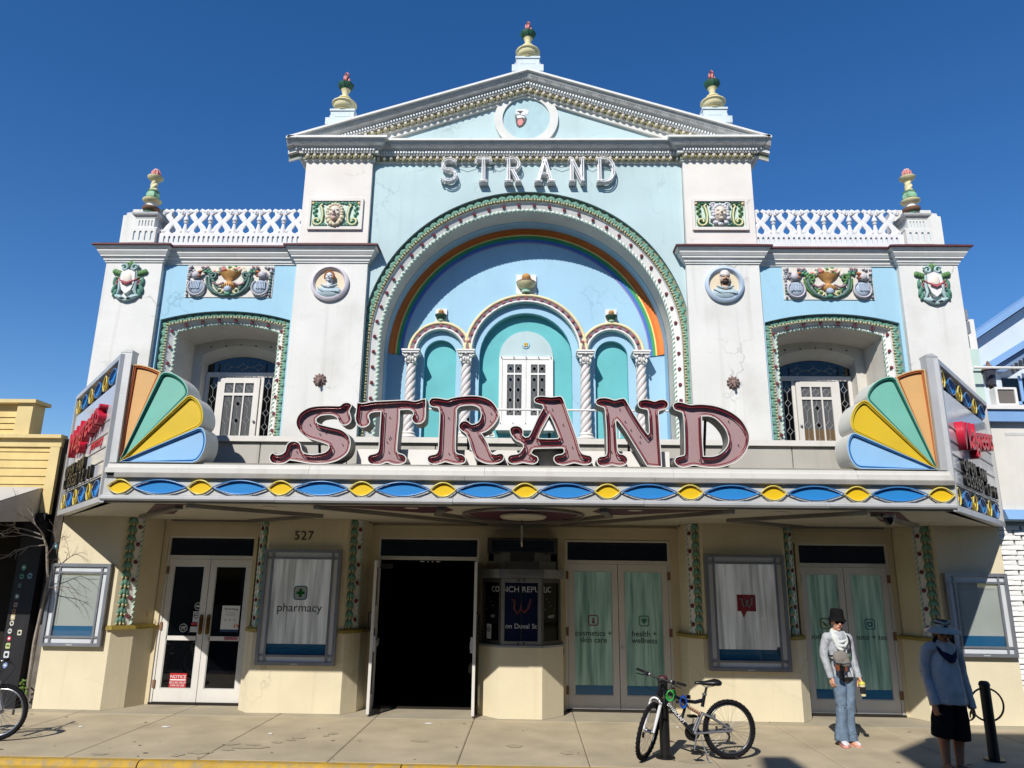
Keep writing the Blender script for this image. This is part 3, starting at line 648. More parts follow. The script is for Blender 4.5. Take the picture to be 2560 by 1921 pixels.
# twisted columns
for c in (-2.09, -1.083, 1.087, 2.095):
    b = MB(); n = 32; L = 70; o = 0
    for j in range(L+1):
        t = j/L; zz = 4.55+1.29*t; r = .098-.016*t
        for k in range(n):
            a = 2*PI*k/n; q = r*(.84+.24*abs(math.sin(2*a-zz*22))**.6); b.v.append((c+q*math.cos(a), .78+q*math.sin(a), zz))
    for j in range(L):
        for k in range(n):
            b.f.append([j*n+k, j*n+(k+1) % n, (j+1)*n+(k+1) % n, (j+1)*n+k]); b.m.append(1 if abs(math.sin(2*2*PI*(k+.5)/n-(4.55+1.29*(j+.5)/L)*22)) < .38 else 0)
    col = part('twisted_column', b, [M('column_white', 'd6d1cc', .65, var=.05, scale=12), M('column_groove', '9b8d92', .7, var=.1, scale=12)], TH, 80, fix=False)
    part('column_base', MB().lathe([(.15, 3.6), (.15, 4.42), (.16, 4.43), (.165, 4.46), (.13, 4.49), (.115, 4.50), (.13, 4.53), (.1, 4.56)], (c, .78, 0), 18), PINKW, col, 40)
    b = MB().lathe([(.088, 5.82), (.105, 5.83), (.105, 5.845), (.085, 5.855), (.09, 5.9), (.125, 5.99)], (c, .78, 0), 14)
    b.box((c-.15, .62, 6.0), (c+.15, .95, 6.035)).box((c-.165, .605, 6.035), (c+.165, .95, 6.065))
    for sx in (-1, 1):
        for sy in (-1,):
            pp = [(c+sx*(.10+.045*math.cos(a)*(1-a/9)), .66, 5.965+.045*math.sin(a)*(1-a/9)) for a in [q*.6 for q in range(12)]]
            b.tube(pp, .018, 6)
        for q in range(3): b.blob((c+sx*.055*q*.8, .78-.105, 5.87+.035*(q % 2)), (.022, .03, .045), 0, 6, 4)
    b.blob((c, .64, 6.0), .024, 0, 6, 4)
    part('capital', b, TRIMW, col, 45)

# ---- leaded casement windows
CAME = M('lead_came', 'a9aaa8', .45, metal=.4, var=.1)
def lattice(mb, x0, z0, x1, z1, y, n=1, r=.0045):
    """diamond leading: n stacked diamonds joined by vertical cames"""
    cx = (x0+x1)/2; h = (z1-z0)/n; w = (x1-x0)*.34; dd = min(w*1.2, h*.30)
    def ln(a, b): mb.tube([(a[0], y, a[1]), (b[0], y, b[1])], r, 4)
    for k in range(n):
        cz = z0+h*(k+.5)
        for s1, s2 in ((1, 1), (1, -1), (-1, -1), (-1, 1)): ln((cx+s1*w if s1*s2 > 0 else cx, cz if s1*s2 > 0 else cz+s2*dd), (cx if s1*s2 > 0 else cx+s1*w, cz+s2*dd if s1*s2 > 0 else cz))
        ln((cx+w, cz), (x1, cz)); ln((cx-w, cz), (x0, cz)); ln((cx, cz+dd), (cx, cz+h/2)); ln((cx, cz-dd), (cx, cz-h/2))
def leaded(parent, x0, z0, x1, z1, y, n=1, glass=None, dark=True):
    part('pane', MB().box((x0, y, z0), (x1, y+.012, z1)), glass or BLACKG, parent)
    b = MB(); lattice(b, x0, z0, x1, z1, y-.003, n); part('lead_came', b, CAME, parent, kind='stuff')
    if dark:
        b = MB()
        for k in range(n):
            cz = z0+(z1-z0)/n*(k+.5); w = .035; b.prism([((x0+x1)/2-w, cz), ((x0+x1)/2, cz+w*1.15), ((x0+x1)/2+w, cz), ((x0+x1)/2, cz-w*1.15)], y-.006, y-.001)
        part('diamond_pane', b, BLACKG, parent)
LG = glassmat('leaded_glass', '58595a', .15); TANG = glassmat('amber_leaded_glass', '6b583f', .2)
for s in (-1, 1):
    cx = s*5.325; y = 1.10
    wf = part('window_frame', MB().box((cx-.665, y-.02, 5.63), (cx+.665, y+.06, 5.72)).box((cx-.665, y-.02, 3.5), (cx-.60, y+.06, 5.63)).box((cx+.60, y-.02, 3.5), (cx+.665, y+.06, 5.63))
              .box((cx-.435, y-.015, 3.5), (cx-.375, y+.06, 5.63)).box((cx+.375, y-.015, 3.5), (cx+.435, y+.06, 5.63)), DOORW, TH)
    part('fanlight', MB().prism(contour(cx, .66, 5.86, 6.02, 5.72, 14), y+.01, y+.03), BLACKG, wf)
    b = MB()
    for k in (-1, 0, 1): lattice(b, cx+k*.30-.15, 5.73, cx+k*.30+.15, 5.93, y+.004, 1)
    part('lead_came', b, CAME, wf, kind='stuff')
    part('mullion', MB().box((cx-.46, y-.01, 5.72), (cx-.44, y+.02, 5.9)).box((cx+.44, y-.01, 5.72), (cx+.46, y+.02, 5.9)), DKGREY, wf)
    for q in (-1, 1):
        x0, x1 = sorted((cx+q*.435, cx+q*.60)); part('sidelight', MB().box((x0, y+.01, 3.5), (x1, y+.03, 5.63)), BLACKG, wf)
        b = MB(); lattice(b, x0, 4.3, x1, 5.6, y+.006, 5); part('lead_came', b, CAME, wf, kind='stuff')
    lf = part('casement', MB().prism([(cx-.37, 3.5), (cx+.37, 3.5), (cx+.37, 5.61), (cx-.37, 5.61)], y-.05, y-.01, holes=[[(cx-.28+q*.19, a), (cx-.28+q*.19, b_), (cx-.28+q*.19+.165, b_), (cx-.28+q*.19+.165, a)] for q in range(3) for a, b_ in ((3.7, 5.27), (5.32, 5.51))]), DOORW, TH)
    for q in range(3):
        x0 = cx-.285+q*.19; x1 = x0+.175
        leaded(lf, x0, 5.315, x1, 5.515, y-.025, 1, LG, False)
        leaded(lf, x0, 3.69, x1, 5.275, y-.025, 5, LG, q == 1)
        if s > 0: part('amber_pane', MB().box((x0, y-.0275, 4.35), (x1, y-.0255, 4.72)), TANG, lf)
    part('door_knob', MB().blob((cx+(.33 if s < 0 else -.33), y-.07, 4.78), .025, 0, 8, 5), GREYM, lf, 60)
# centre pair of casements
wf = part('window_frame', MB().prism([(-.49, 4.62), (.51, 4.62), (.51, 6.05), (-.49, 6.05)], 1.02, 1.07, holes=[[(-.43, 4.82), (-.43, 5.995), (.45, 5.995), (.45, 4.82)]]).box((-.54, .96, 4.64), (.56, 1.07, 4.76)), TRIMW, TH)
for k in range(5): part('bulb_socket', MB().blob((-.45+.23*k, .995, 6.03), .012, 0, 6, 4), DKGREY, TH); part('bulb_socket', MB().blob((-.45+.23*k, .95, 4.77), .012, 0, 6, 4), DKGREY, TH)
for q in (0, 1):
    a = -.425+q*.44; y = 1.03
    hs = [[(a+.085+k*.145, z0), (a+.085+k*.145, z1), (a+.085+k*.145+.125, z1), (a+.085+k*.145+.125, z0)] for k in (0, 1) for z0, z1 in ((4.93, 5.70), (5.735, 5.90))]
    lf = part('casement', MB().prism([(a, 4.825), (a+.435, 4.825), (a+.435, 5.99), (a, 5.99)], y, y+.03, holes=hs), TRIMW, TH)
    for k in (0, 1):
        x0 = a+.08+k*.145; leaded(lf, x0, 4.925, x0+.135, 5.705, y+.012, 4, LG, True); leaded(lf, x0, 5.73, x0+.135, 5.905, y+.012, 1, LG, True)

# ---- side cornices with maroon cap
for s in (-1, 1):
    path = [(-7.56, 2.0), (-7.56, 0), (-6.54, 0), (-6.54, .10), (-4.11, .10), (-4.11, 0), (-2.83, 0), (-2.83, .10)]
    if s > 0: path = [(-x, y) for x, y in path][::-1]
    cr = part('cornice', sweep(MB(), path, [(0, 7.465), (.02, 7.465), (.02, 7.495), (.04, 7.498), (.045, 7.53), (.075, 7.555), (.075, 7.587), (.092, 7.59), (.13, 7.645), (.13, 7.678), (.15, 7.682), (.178, 7.72), (0, 7.726)]), TRIM, TH, 25)
    part('highlight_moulding', sweep(MB(), path, [(.07, 7.556), (.083, 7.560), (.083, 7.586), (.07, 7.588)]), TRIMW, cr)
    part('cornice_cap', sweep(MB(), path, [(0, 7.724), (.185, 7.722), (.205, 7.73), (.205, 7.757), (0, 7.86)]), MAROON, TH)

# ---- pediment
ENT = [(0, 9.50), (.025, 9.50), (.03, 9.525), (.05, 9.53), (.055, 9.615), (.115, 9.62), (.115, 9.64), (.12, 9.645), (.12, 9.69), (.165, 9.70), (.17, 9.715), (.20, 9.725), (.245, 9.78), (.26, 9.82), (.30, 9.825), (.30, 9.865), (0, 9.88)]
EM = [0, 0, 0, 1, 0, 0, 0, 2, 2, 2, 2, 2, 2, 0, 0, 0]
ep = [(-4.10, 1.2), (-4.10, 0), (-2.86, 0), (-2.86, .10), (2.86, .10), (2.86, 0), (4.10, 0), (4.10, 1.2)]
ent = part('entablature', sweep(MB(), ep, ENT, ms=EM), [TRIM, OLIVE, GREYT], TH)
def egg_mesh():
    b = MB().blob((0, -.034, -.002), (.036, .034, .046), 0, 8, 6)
    sh = [(.052*math.cos(a), -.022, .006-.052*math.sin(a)*1.0) for a in [PI*k/8 for k in range(9)]]
    b.tube([(-.052, -.022, .04)]+[(-x, y, z) for x, y, z in sh]+[(.052, -.022, .04)], .009, 5, 1)
    return b.mesh('egg', [M('egg_cream', 'bdb4a6', .6, var=.12, scale=10), M('egg_shell_yellow', 'a59d6a', .6, var=.2, scale=10)], 60)
EGG = egg_mesh()
for x0, x1, y in ((-4.12, -2.84, 0), (-2.83, 2.83, .10), (2.84, 4.12, 0)):
    n = round((x1-x0)/.123)
    for k in range(n): link('egg', EGG, ent, (x0+(k+.5)*(x1-x0)/n, y-.053, 9.575))
    n = round((x1-x0)/.052); b = MB()
    for k in range(n): x = x0-(.04 if x1 < 0 else 0)+(k+.2)*(x1-x0+(.08 if abs(y) < .01 else 0))/n; b.box((x, y-.155, 9.648), (x+.03, y-.119, 9.688))
    part('dentil_row', b, M('dentil_white', 'd8dcdd', .6), ent, kind='stuff')
# running scroll relief along the cymatium
SCR = M('scroll_relief', '8b8c8c', .7, var=.15)
def scroll_mesh():
    b = MB()
    for s in (-1, 1):
        b.tube([(s*(.035+.022*math.cos(a)*(1-a/8)), -.004, .022*math.sin(a)*(1-a/8)-.008) for a in [q*.65 for q in range(9)]], .0055, 5)
        b.tube([(s*.057, -.004, -.008), (s*.085, -.004, .012), (s*.115, -.004, -.004)], .005, 5)
    b.blob((0, -.004, .0), (.008, .008, .012), 0, 6, 3); b.blob((0, -.004, .024), (.006, .008, .006), 1, 5, 3)
    return b.mesh('scroll_ornament', [SCR, TRIMW], 60)
SCM = scroll_mesh()
for x0, x1, y in ((-4.2, -2.78, 0), (-2.6, 2.6, .10), (2.78, 4.2, 0)):
    n = round((x1-x0)/.25)
    for k in range(n): link('scroll_ornament', SCM, ent, (x0+(k+.5)*(x1-x0)/n, y-.232, 9.765), (-.65, 0, 0))
# raking cornices
SL = (11.30-9.87)/4.40
for s in (-1, 1):
    pr = [(y, z-9.88) for y, z in [(0, 9.50), (.03, 9.50), (.045, 9.53), (.055, 9.60), (.115, 9.61), (.115, 9.63), (.12, 9.635), (.12, 9.685), (.17, 9.70), (.20, 9.715), (.245, 9.78), (.26, 9.82), (.30, 9.825), (.30, 9.865), (-.9, 9.90)]]
    rings = []
    for d, dz in pr:
        rg = []
        for x in (4.42, 0.0):
            zz = 9.87+SL*(4.40-x)+dz; rg.append((s*x, -d, zz))
        rings.append(rg)
    rk = part('raking_cornice', MB().loft(rings, ms=[0, 0, 1, 0, 0, 0, 0, 2, 2, 2, 2, 0, 0, 0]), [TRIM, OLIVE, GREYT], TH)
    ang = math.atan(SL)*(-s)
    n = 33
    for k in range(n):
        x = (k+.5)*4.05/n; zz = 9.87+SL*(4.40-x)-.318
        if zz-.03 > 9.85: link('egg', EGG, rk, (s*x, -.052, zz), (0, -ang, 0))
    b = MB()
    for k in range(82):
        x = (k+.3)*4.3/82; zz = 9.87+SL*(4.40-x)-.222; o = len(b.v); b.box((-.014, -.155, -.021), (.014, -.119, .021)); b.tf(Matrix.Translation((s*x, 0, zz)) @ Matrix.Rotation(-ang, 4, 'Y'), o)
    part('dentil_row', b, M('dentil_white', 'd8dcdd', .6), rk, kind='stuff')
    for k in range(17):
        x = (k+.5)*4.3/17; zz = 9.87+SL*(4.40-x)-.115; link('scroll_ornament', SCM, rk, (s*x, -.232, zz), (-.65, -ang, 0))
# tympanum
TYP = lambda x: 9.87+SL*(4.40-abs(x))-.36
part('tympanum', MB().prism([(-3.7, 9.8), (3.7, 9.8), (0, 11.08)], .06, .1), LBLUE, TH)
TA = [R(28-73*k/9) for k in range(10)]
part('tympanum_border', MB().prism([(-3.65, 9.8), (3.65, 9.8), (0, 11.05)], .0, .06, holes=[[(-2.58, 9.985)]+[(-.02-.60*math.cos(a), 10.41+.60*math.sin(a)) for a in TA], ([(2.54, 9.985)]+[(-.02+.60*math.cos(a), 10.41+.60*math.sin(a)) for a in TA])[::-1], ring(-.02, 10.415, .447, 36)]), WHITE, TH)
mdl = part('tympanum_medallion', MB().lathe([(.45, 0), (.45, .02)], (0, 0, 0), 36).tf(Matrix.Rotation(PI/2, 4, 'X')), M('medallion_pale_blue', 'a9c3c8', .8, var=.08, scale=5, blotch=.25, bcol='c4d2d0'), TH, 40, loc=(-.02, .06, 10.415))
fx, fz = -.13, 10.40
part('worn_muzzle', MB().prism([(fx-.10, fz+.14), (fx+.02, fz+.10), (fx+.14, fz+.12), (fx+.16, fz+.2), (fx+.08, fz+.24), (fx-.08, fz+.23)], .034, .041), M('worn_white', 'd3d3d3', .7), mdl)
part('open_mouth', MB().prism([(fx-.10, fz+.10), (fx+.0, fz+.12), (fx+.08, fz+.08), (fx+.12, fz+.03), (fx+.10, fz-.05), (fx+.05, fz-.13), (fx-.02, fz-.16), (fx-.07, fz-.12), (fx-.09, fz-.02)], .028, .04), M('mouth_grey', '4a4546', .6), mdl)
part('teeth', MB().prism([(fx-.075, fz+.09), (fx+.0, fz+.10), (fx+.07, fz+.07), (fx+.09, fz+.02), (fx+.05, fz+.05), (fx-.0, fz+.04), (fx-.06, fz+.03)], .024, .03), WPRINT, mdl)
part('tongue', MB().prism([(fx-.05, fz+.0), (fx+.03, fz+.02), (fx+.06, fz-.05), (fx+.02, fz-.12), (fx-.02, fz-.13), (fx-.055, fz-.08)], .022, .03), PINK, mdl)
part('nose_mark', MB().prism([(fx-.07, fz+.19), (fx+.05, fz+.19), (fx-.0, fz+.14)], .03, .036).box((fx-.012, .032, fz+.10), (fx-.004, .036, fz+.16)), DARK, mdl)

# ---- roof urns (torch finials)
def torch(x, z, y, lab):
    t = thing('torch_finial', lab, 'finial', (x, y, z), 0, 'torch finials on the roofline')
    part('bowl', MB().lathe([(.14, 0), (.15, .015), (.13, .03), (.175, .05), (.20, .085), (.205, .13), (.235, .15), (.235, .17), (.19, .19), (.09, .21), (.075, .26), (.12, .275), (.12, .295), (.05, .32), (.06, .40), (.075, .46), (.09, .48)], (x, y, z), 20), YELC, t, 40)
    part('leaf_cup', MB().lathe([(.07, .47), (.12, .52), (.145, .575), (.15, .60), (.10, .615)], (x, y, z), 20, fn=lambda a, q: 1+.08*math.cos(8*a)), DGREEN, t, 40)
    b = MB(); b.lathe([(.07, .61), (.085, .63), (.06, .66)], (x, y, z), 12)
    for k in range(9):
        a = k*2.4; r = .05*(1-k/14); b.blob((x+r*math.cos(a), y+r*math.sin(a), z+.69+.016*k), (.026, .026, .06), k % 2, 6, 5)
    b.blob((x, y, z+.84), (.018, .018, .05), 0, 6, 5)
    part('flame', b, [PINK, DRED], t, 50)
    b = MB().box((x-.30, y-.14, z-.34), (x+.30, y+.3, z-.2)).box((x-.22, y-.10, z-.2), (x+.22, y+.26, z-.04)).box((x-.235, y-.12, z-.04), (x+.235, y+.28, z))
    b.box((x-.14, y-.105, z-.16), (x+.14, y-.1, z-.07)); b.blob((x-.235, y+.02, z-.13), (.03, .1, .05)).blob((x+.235, y+.02, z-.13), (.03, .1, .05))
    part('pedestal', b, M('pedestal_pale', 'c6d0d4', .75, var=.06, streak=.2), t)
torch(0, 11.70, .02, 'topmost torch finial standing on the apex of the pediment')
torch(-3.48, 10.56, .02, 'torch finial on the left slope of the pediment')
torch(3.49, 10.58, .02, 'torch finial on the right slope of the pediment')
part('scroll_end', MB().blob((-4.05, 0.1, 10.12), (.07, .05, .05)), TRIMW, TH); part('scroll_end', MB().blob((4.05, 0.1, 10.12), (.07, .05, .05)), TRIMW, TH)
for s in (-1, 1):
    x, y, z = s*6.93, .06, 8.45
    t = thing('candle_finial', f'twisted candlestick finial with a pink flower on the {"left" if s < 0 else "right"} corner pedestal', 'finial', (x, y, z), 0, 'candlestick finials on the corner pedestals')
    part('foot', MB().lathe([(.12, 0), (.13, .02), (.08, .04)], (x, y, z), 16), TGREEN, t, 40)
    part('bowl', MB().lathe([(.07, .03), (.13, .06), (.15, .10), (.15, .125), (.10, .14), (.085, .16), (.085, .19), (.10, .205), (.14, .235), (.165, .265), (.165, .28), (.09, .295)], (x, y, z), 20, ms=[0, 0, 0, 0, 1, 1, 1, 2, 2, 2, 2]), [BROWN, TRIMW, YELC], t, 40)
    part('leaf_bulb', MB().lathe([(.08, .29), (.115, .32), (.12, .37), (.09, .43), (.11, .46), (.06, .47)], (x, y, z), 20, fn=lambda a, q: 1+.1*math.cos(6*a)), M('pale_green_leaf', '7fa886', .65, var=.25, scale=14), t, 40)
    b = MB(); n = 16
    for j in range(31):
        zz = .45+.22*j/30
        for k in range(n):
            a = 2*PI*k/n; q = (.068-.012*j/30)*(1+.14*math.cos(3*a-zz*62)); b.v.append((x+q*math.cos(a), y+q*math.sin(a), z+zz))
    for j in range(30):
        for k in range(n): b.f.append([j*n+k, j*n+(k+1) % n, (j+1)*n+(k+1) % n, (j+1)*n+k]); b.m.append(0)
    part('twisted_stem', b, YELC, t, 80, fix=False)
    part('dish', MB().lathe([(.05, .66), (.09, .69), (.135, .73), (.14, .755), (.08, .77)], (x, y, z), 20), YELC, t, 40)
    b = MB()
    for k in range(8): b.blob((x+.055*math.cos(k*PI/4), y+.055*math.sin(k*PI/4), z+.82), (.035, .03, .07), 0, 6, 5, ('Z', k*PI/4))
    for k in range(7): b.blob((x+.035*math.cos(k*.9), y+.035*math.sin(k*.9), z+.90), (.018, .018, .025), 1, 5, 4)
    part('flower', b, [PINK, M('pale_pink_paint', 'd8b3aa', .6)], t, 50)

# ---- parapet balustrades and corner pedestals
FLUTE = M('flute_pale', 'c7d2d6', .75, var=.05)
SCW = M('balustrade_white', 'd8d7d8', .7, var=.04, scale=6, bump=.1, bscale=40, streak=.1)
def scroll_panel():
    b = MB()
    w, h, d = .2, .25, .028
    for s in (-1, 1):
        b.tube([(s*.16, 0, .19), (s*.10, 0, .10), (s*.04, 0, .035), (-s*.04, -.004, -.035), (-s*.10, -.004, -.10), (-s*.155, 0, -.18)], [.040, .048, .050, .050, .048, .040], 6, asp=.5)
        for zz in (1, -1):
            b.tube([(s*(.165+.035*math.cos(a)*(1-a/11)), -.01, zz*(.195+.04*math.sin(a)*(1-a/11))) for a in [q*.7-1.2 for q in range(11)]], .025, 6)
            b.tube([(s*.20, 0, zz*.20), (s*.165, 0, zz*.245), (s*.12, 0, zz*.215), (s*.085, 0, zz*.225), (s*.05, 0, zz*.245), (s*.02, 0, zz*.215)], [.026, .036, .036, .036, .036, .026], 6, asp=.8)
            b.tube([(s*.05, .005, zz*.235), (s*.085, .005, zz*.19), (s*.085, .005, zz*.13), (s*.03, 0, zz*.05)], [.028, .034, .034, .034], 6, asp=.8)
            b.blob((s*.165, -.03, zz*.195), .018, 0, 6, 4)
    return b.mesh('scroll_panel', SCW, 60)
SPM = scroll_panel()
BAL = MB().lathe([(.03, -.25), (.045, -.24), (.05, -.16), (.035, -.1), (.022, -.03), (.04, -.015), (.04, .0), (.028, .01), (.05, .04), (.04, .09), (.02, .13), (.032, .2), (.035, .25)], (0, 0, 0), 12).mesh('baluster', SCW, 40)
for s in (-1, 1):
    bl = part('balustrade', MB().prism([(s*4.1, 7.80), (s*6.74, 7.80), (s*6.74, 8.085), (s*4.1, 8.085)], .08, .11, holes=[rrect(s*(4.16+k*.091)-.02, 7.90, s*(4.16+k*.091)+.02, 8.03, .019, 3)[::-1] for k in range(28)]).box((s*4.1, .111, 7.80), (s*6.74, .24, 8.083)), SCW, TH)
    part('flute_backing', MB().box((s*4.11, .1095, 7.88), (s*6.73, .1105, 8.05)), FLUTE, bl)
    for k in range(6): link('scroll_panel', SPM, bl, (s*(6.52-k*.4545), .16, 8.335))
    for k in range(6): link('baluster', BAL, bl, (s*(6.293-k*.4545), .16, 8.335))
    x0, x1 = s*6.74, s*7.235
    pd = part('corner_pedestal', MB().box((s*6.745, .02, 7.80), (s*7.215, .45, 8.16)).box((s*6.80, .03, 8.16), (s*7.15, .42, 8.36)), WHITE, TH)
    part('cap_moulding', sweep(MB(), [(-7.13, .42), (-7.13, .04), (-6.82, .04), (-6.82, .42)] if s < 0 else [(6.82, .42), (6.82, .04), (7.13, .04), (7.13, .42)], [(0, 8.34), (.03, 8.345), (.035, 8.37), (.075, 8.40), (.09, 8.43), (.09, 8.445), (0, 8.45)]), GREYT, pd)
    part('cap_moulding', MB().box((s*6.735, .01, 8.145), (s*7.23, .45, 8.17)), WHITE, pd)
    part('fluted_panel', MB().prism([(s*6.745, 7.86), (s*7.215, 7.86), (s*7.215, 8.145), (s*6.745, 8.145)], -.005, .0199, holes=[rrect(s*(6.80+k*.105)-.02+s*.02, 7.90, s*(6.80+k*.105)+.025+s*.02, 8.09, .02, 3)[::-1] for k in range(4)]), WHITE, pd)
    part('fluted_panel', MB().prism([(s*6.80, 8.17), (s*7.15, 8.17), (s*7.15, 8.34), (s*6.80, 8.34)], .01, .0299, holes=[rrect(s*(6.85+k*.058)-.009, 8.19, s*(6.85+k*.058)+.012, 8.31, .009, 2)[::-1] for k in range(5)]), WHITE, pd)
    part('flute_backing', MB().box((s*6.76, .0185, 7.88), (s*7.2, .0195, 8.12)).box((s*6.82, .0285, 8.18), (s*7.13, .0295, 8.33)), FLUTE, pd)
    part('parapet_end', MB().prism([(s*x, z) for x, z in ((6.72, 7.7), (6.72, 8.69), (7.42, 8.69), (7.42, 8.63), (7.52, 8.62), (7.53, 8.57), (7.585, 8.565), (7.585, 7.7))], .32, .6), WHITE, TH)

# ---- coloured relief plaques
def spiral(c, r, turns, sgn, y, n=16, a0=0):
    return [(c[0]+sgn*r*(1-.75*k/n)*math.cos(a0+turns*2*PI*k/n), y, c[1]+r*(1-.75*k/n)*math.sin(a0+turns*2*PI*k/n)) for k in range(n+1)]
def face(mb, x, y, z, w, skin, hair, hairr=True, lip=None, dark=None):
    """a modelled head in relief: skull, brow, nose, lips, chin, eyes, ears"""
    mb.blob((x, y, z), (w*.5, w*.45, w*.64), skin, 12, 8)
    for s in (-1, 1):
        mb.blob((x+s*w*.2, y-w*.36, z+w*.16), (w*.13, w*.09, w*.05), skin, 8, 4)
        mb.blob((x+s*w*.19, y-w*.38, z+w*.09), (w*.075, w*.06, w*.035), dark if dark is not None else skin, 8, 4)
        mb.blob((x+s*w*.22, y-w*.33, z-w*.1), (w*.14, w*.12, w*.13), skin, 8, 5); mb.blob((x+s*w*.5, y-w*.05, z+w*.04), (w*.06, w*.08, w*.13), skin, 6, 4)
    mb.tube([(x, y-w*.40, z+w*.18), (x, y-w*.56, z-w*.06), (x, y-w*.44, z-w*.1)], [w*.05, w*.09, w*.06], 6, skin)
    mb.blob((x, y-w*.44, z-w*.24), (w*.15, w*.07, w*.035), lip if lip is not None else skin, 8, 4); mb.blob((x, y-w*.42, z-w*.30), (w*.12, w*.07, w*.035), lip if lip is not None else skin, 8, 4)
    mb.blob((x, y-w*.36, z-w*.45), (w*.17, w*.13, w*.12), skin, 8, 5)
    if hairr:
        for k in range(11):
            a = PI*(-.12+1.24*k/10); mb.blob((x+w*.5*math.cos(a), y-w*.1, z+w*.1+w*.55*math.sin(a)), (w*.16, w*.22, w*.15), hair, 6, 5)
for s in (-1, 1):
    lr = 'left' if s < 0 else 'right'
    # mask plaques on the tower pilasters
    cx, cz = s*3.475, 8.42
    pq = part('mask_plaque', MB().prism(rrect(cx-.50, cz-.31, cx+.50, cz+.31, .008, 1), -.045, 0, holes=[rrect(cx-.45, cz-.255, cx+.45, cz+.255, .006, 1)[::-1]]), PINKW, TH, label=f'framed relief of a grotesque mask on the {lr} tower')
    part('plaque_ground', MB().box((cx-.452, -.004, cz-.258), (cx+.452, .004, cz+.258)), M('plaque_mint_ground', 'c7d6c9', .7, var=.12, scale=12), pq)
    b = MB(); face(b, cx, -.02, cz+.0, .26, 0, 1, True, 2)
    if s < 0:
        b.blob((cx, -.135, cz-.135), (.035, .02, .035), 2, 8, 5)
        for k in range(7): a = PI+PI*(k+.5)/7; b.blob((cx+.13*math.cos(a), -.06, cz-.05+.17*math.sin(a)), (.05, .04, .05), 1, 6, 5)
    else:
        for q in (-1, 1): b.tube(spiral((cx+q*.12, cz+.15), .06, 1.2, q, -.06), .02, 6, 1)
        for k in range(5): a = PI+PI*(k+.5)/5; b.blob((cx+.15*math.cos(a), -.05, cz-.04+.16*math.sin(a)), (.055, .035, .04), 1, 6, 5)
    part('mask_face', b, [M('mask_cream', 'd0c3b5', .6, var=.08, scale=12), M('mask_hair_cream' if s < 0 else 'mask_leaf_white', 'cdc2a6' if s < 0 else 'c9c9cd', .6, var=.15, scale=14), M('mask_tongue', 'b88c86', .6) if s < 0 else M('mask_cream', 'd0c3b5')], pq, 60)
    b = MB()
    for q in (-1, 1):
        P = spiral((cx+q*.33, cz-.14), .095, 1.1, q, -.025, 14, PI)[::-1] + [(cx+q*.23, -.03, cz-.02), (cx+q*.25, -.03, cz+.10), (cx+q*.28, -.03, cz+.16), (cx+q*.24, -.03, cz+.19)]
        b.tube(P, [.02]*len(P), 7, 0, asp=1.2)
        b.tube([(p[0], p[1]+.012, p[2]) for p in P], .032, 6, 1)
        for k in range(5): b.blob((cx+q*(.36+.03*(k % 2)), -.02, cz-.02+.05*k), (.035, .03, .03), 1, 6, 4, ('Y', q*.5))
        for k in range(5): b.blob((cx+q*(.17+.03*k), -.02, cz-.22+.018*(k % 2)), (.035, .03, .028), 2, 6, 4)
        b.blob((cx+q*.42, -.015, cz+.215), (.03, .03, .03), 3, 8, 4); b.blob((cx+q*.33, -.02, cz-.135), .026, 2, 6, 4)
        for k in range(3): b.blob((cx+q*.425, -.012, cz+.15-.025*k), .01, 4, 5, 3)
    for k in range(13): b.blob((cx-.36+.06*k, -.015, cz+.225-.012*(k % 2)), (.04, .025, .024), 2, 6, 4)
    part('scroll_relief', b, [YELC, GREEN if s < 0 else M('leaf_mid', '567f49', .6, var=.2, scale=9), DGREEN if s > 0 else TGREEN, M('peach_paint', 'dcc195', .6), TRIMW], pq, 60)
    # portrait roundels
    cx, cz = s*3.475, 7.07
    rd = part('portrait_roundel', MB().lathe([(.34, 0), (.34, .05), (.315, .075), (.29, .08), (.275, .06), (.262, .03), (.255, .012), (.245, .0)], (0, 0, 0), 40).tf(Matrix.Rotation(PI/2, 4, 'X')), M('roundel_rim_'+lr, 'cdc7cd' if s < 0 else 'aebfd2', .65, var=.06, scale=8), TH, 35, loc=(cx, 0, cz), label=('roundel with the bust of an auburn haired youth' if s < 0 else 'roundel with the bust of a bearded helmeted man'))
    part('roundel_ground', MB().lathe([(.265, 0), (.265, .012)], (0, 0, 0), 36).tf(Matrix.Rotation(PI/2, 4, 'X')), M('roundel_cream', 'd8c9ae', .7, var=.06), rd, 40, loc=(cx, -.002, cz))
    b = MB(); z0 = cz+.09
    b.lathe([(.07, -.2), (.055, -.1), (.05, 0)], (cx, -.05, z0), 12, 0)
    face(b, cx, -.07, z0, .155, 0, 1, s < 0, 3 if s > 0 else None, 3 if s > 0 else None)
    b.blob((cx, -.03, cz-.17), (.235, .075, .12), 2, 14, 7)
    for k in range(6): b.tube([(cx-.2+.05*k, -.075, cz-.10-.012*k), (cx-.12+.06*k, -.105, cz-.16-.004*k), (cx-.02+.045*k, -.09, cz-.20+.01*k)], .014, 5, 2)
    b.tube([(cx-.14, -.06, cz-.04), (cx-.06, -.10, cz-.09), (cx+.06, -.10, cz-.09), (cx+.14, -.06, cz-.04)], .02, 6, 2)
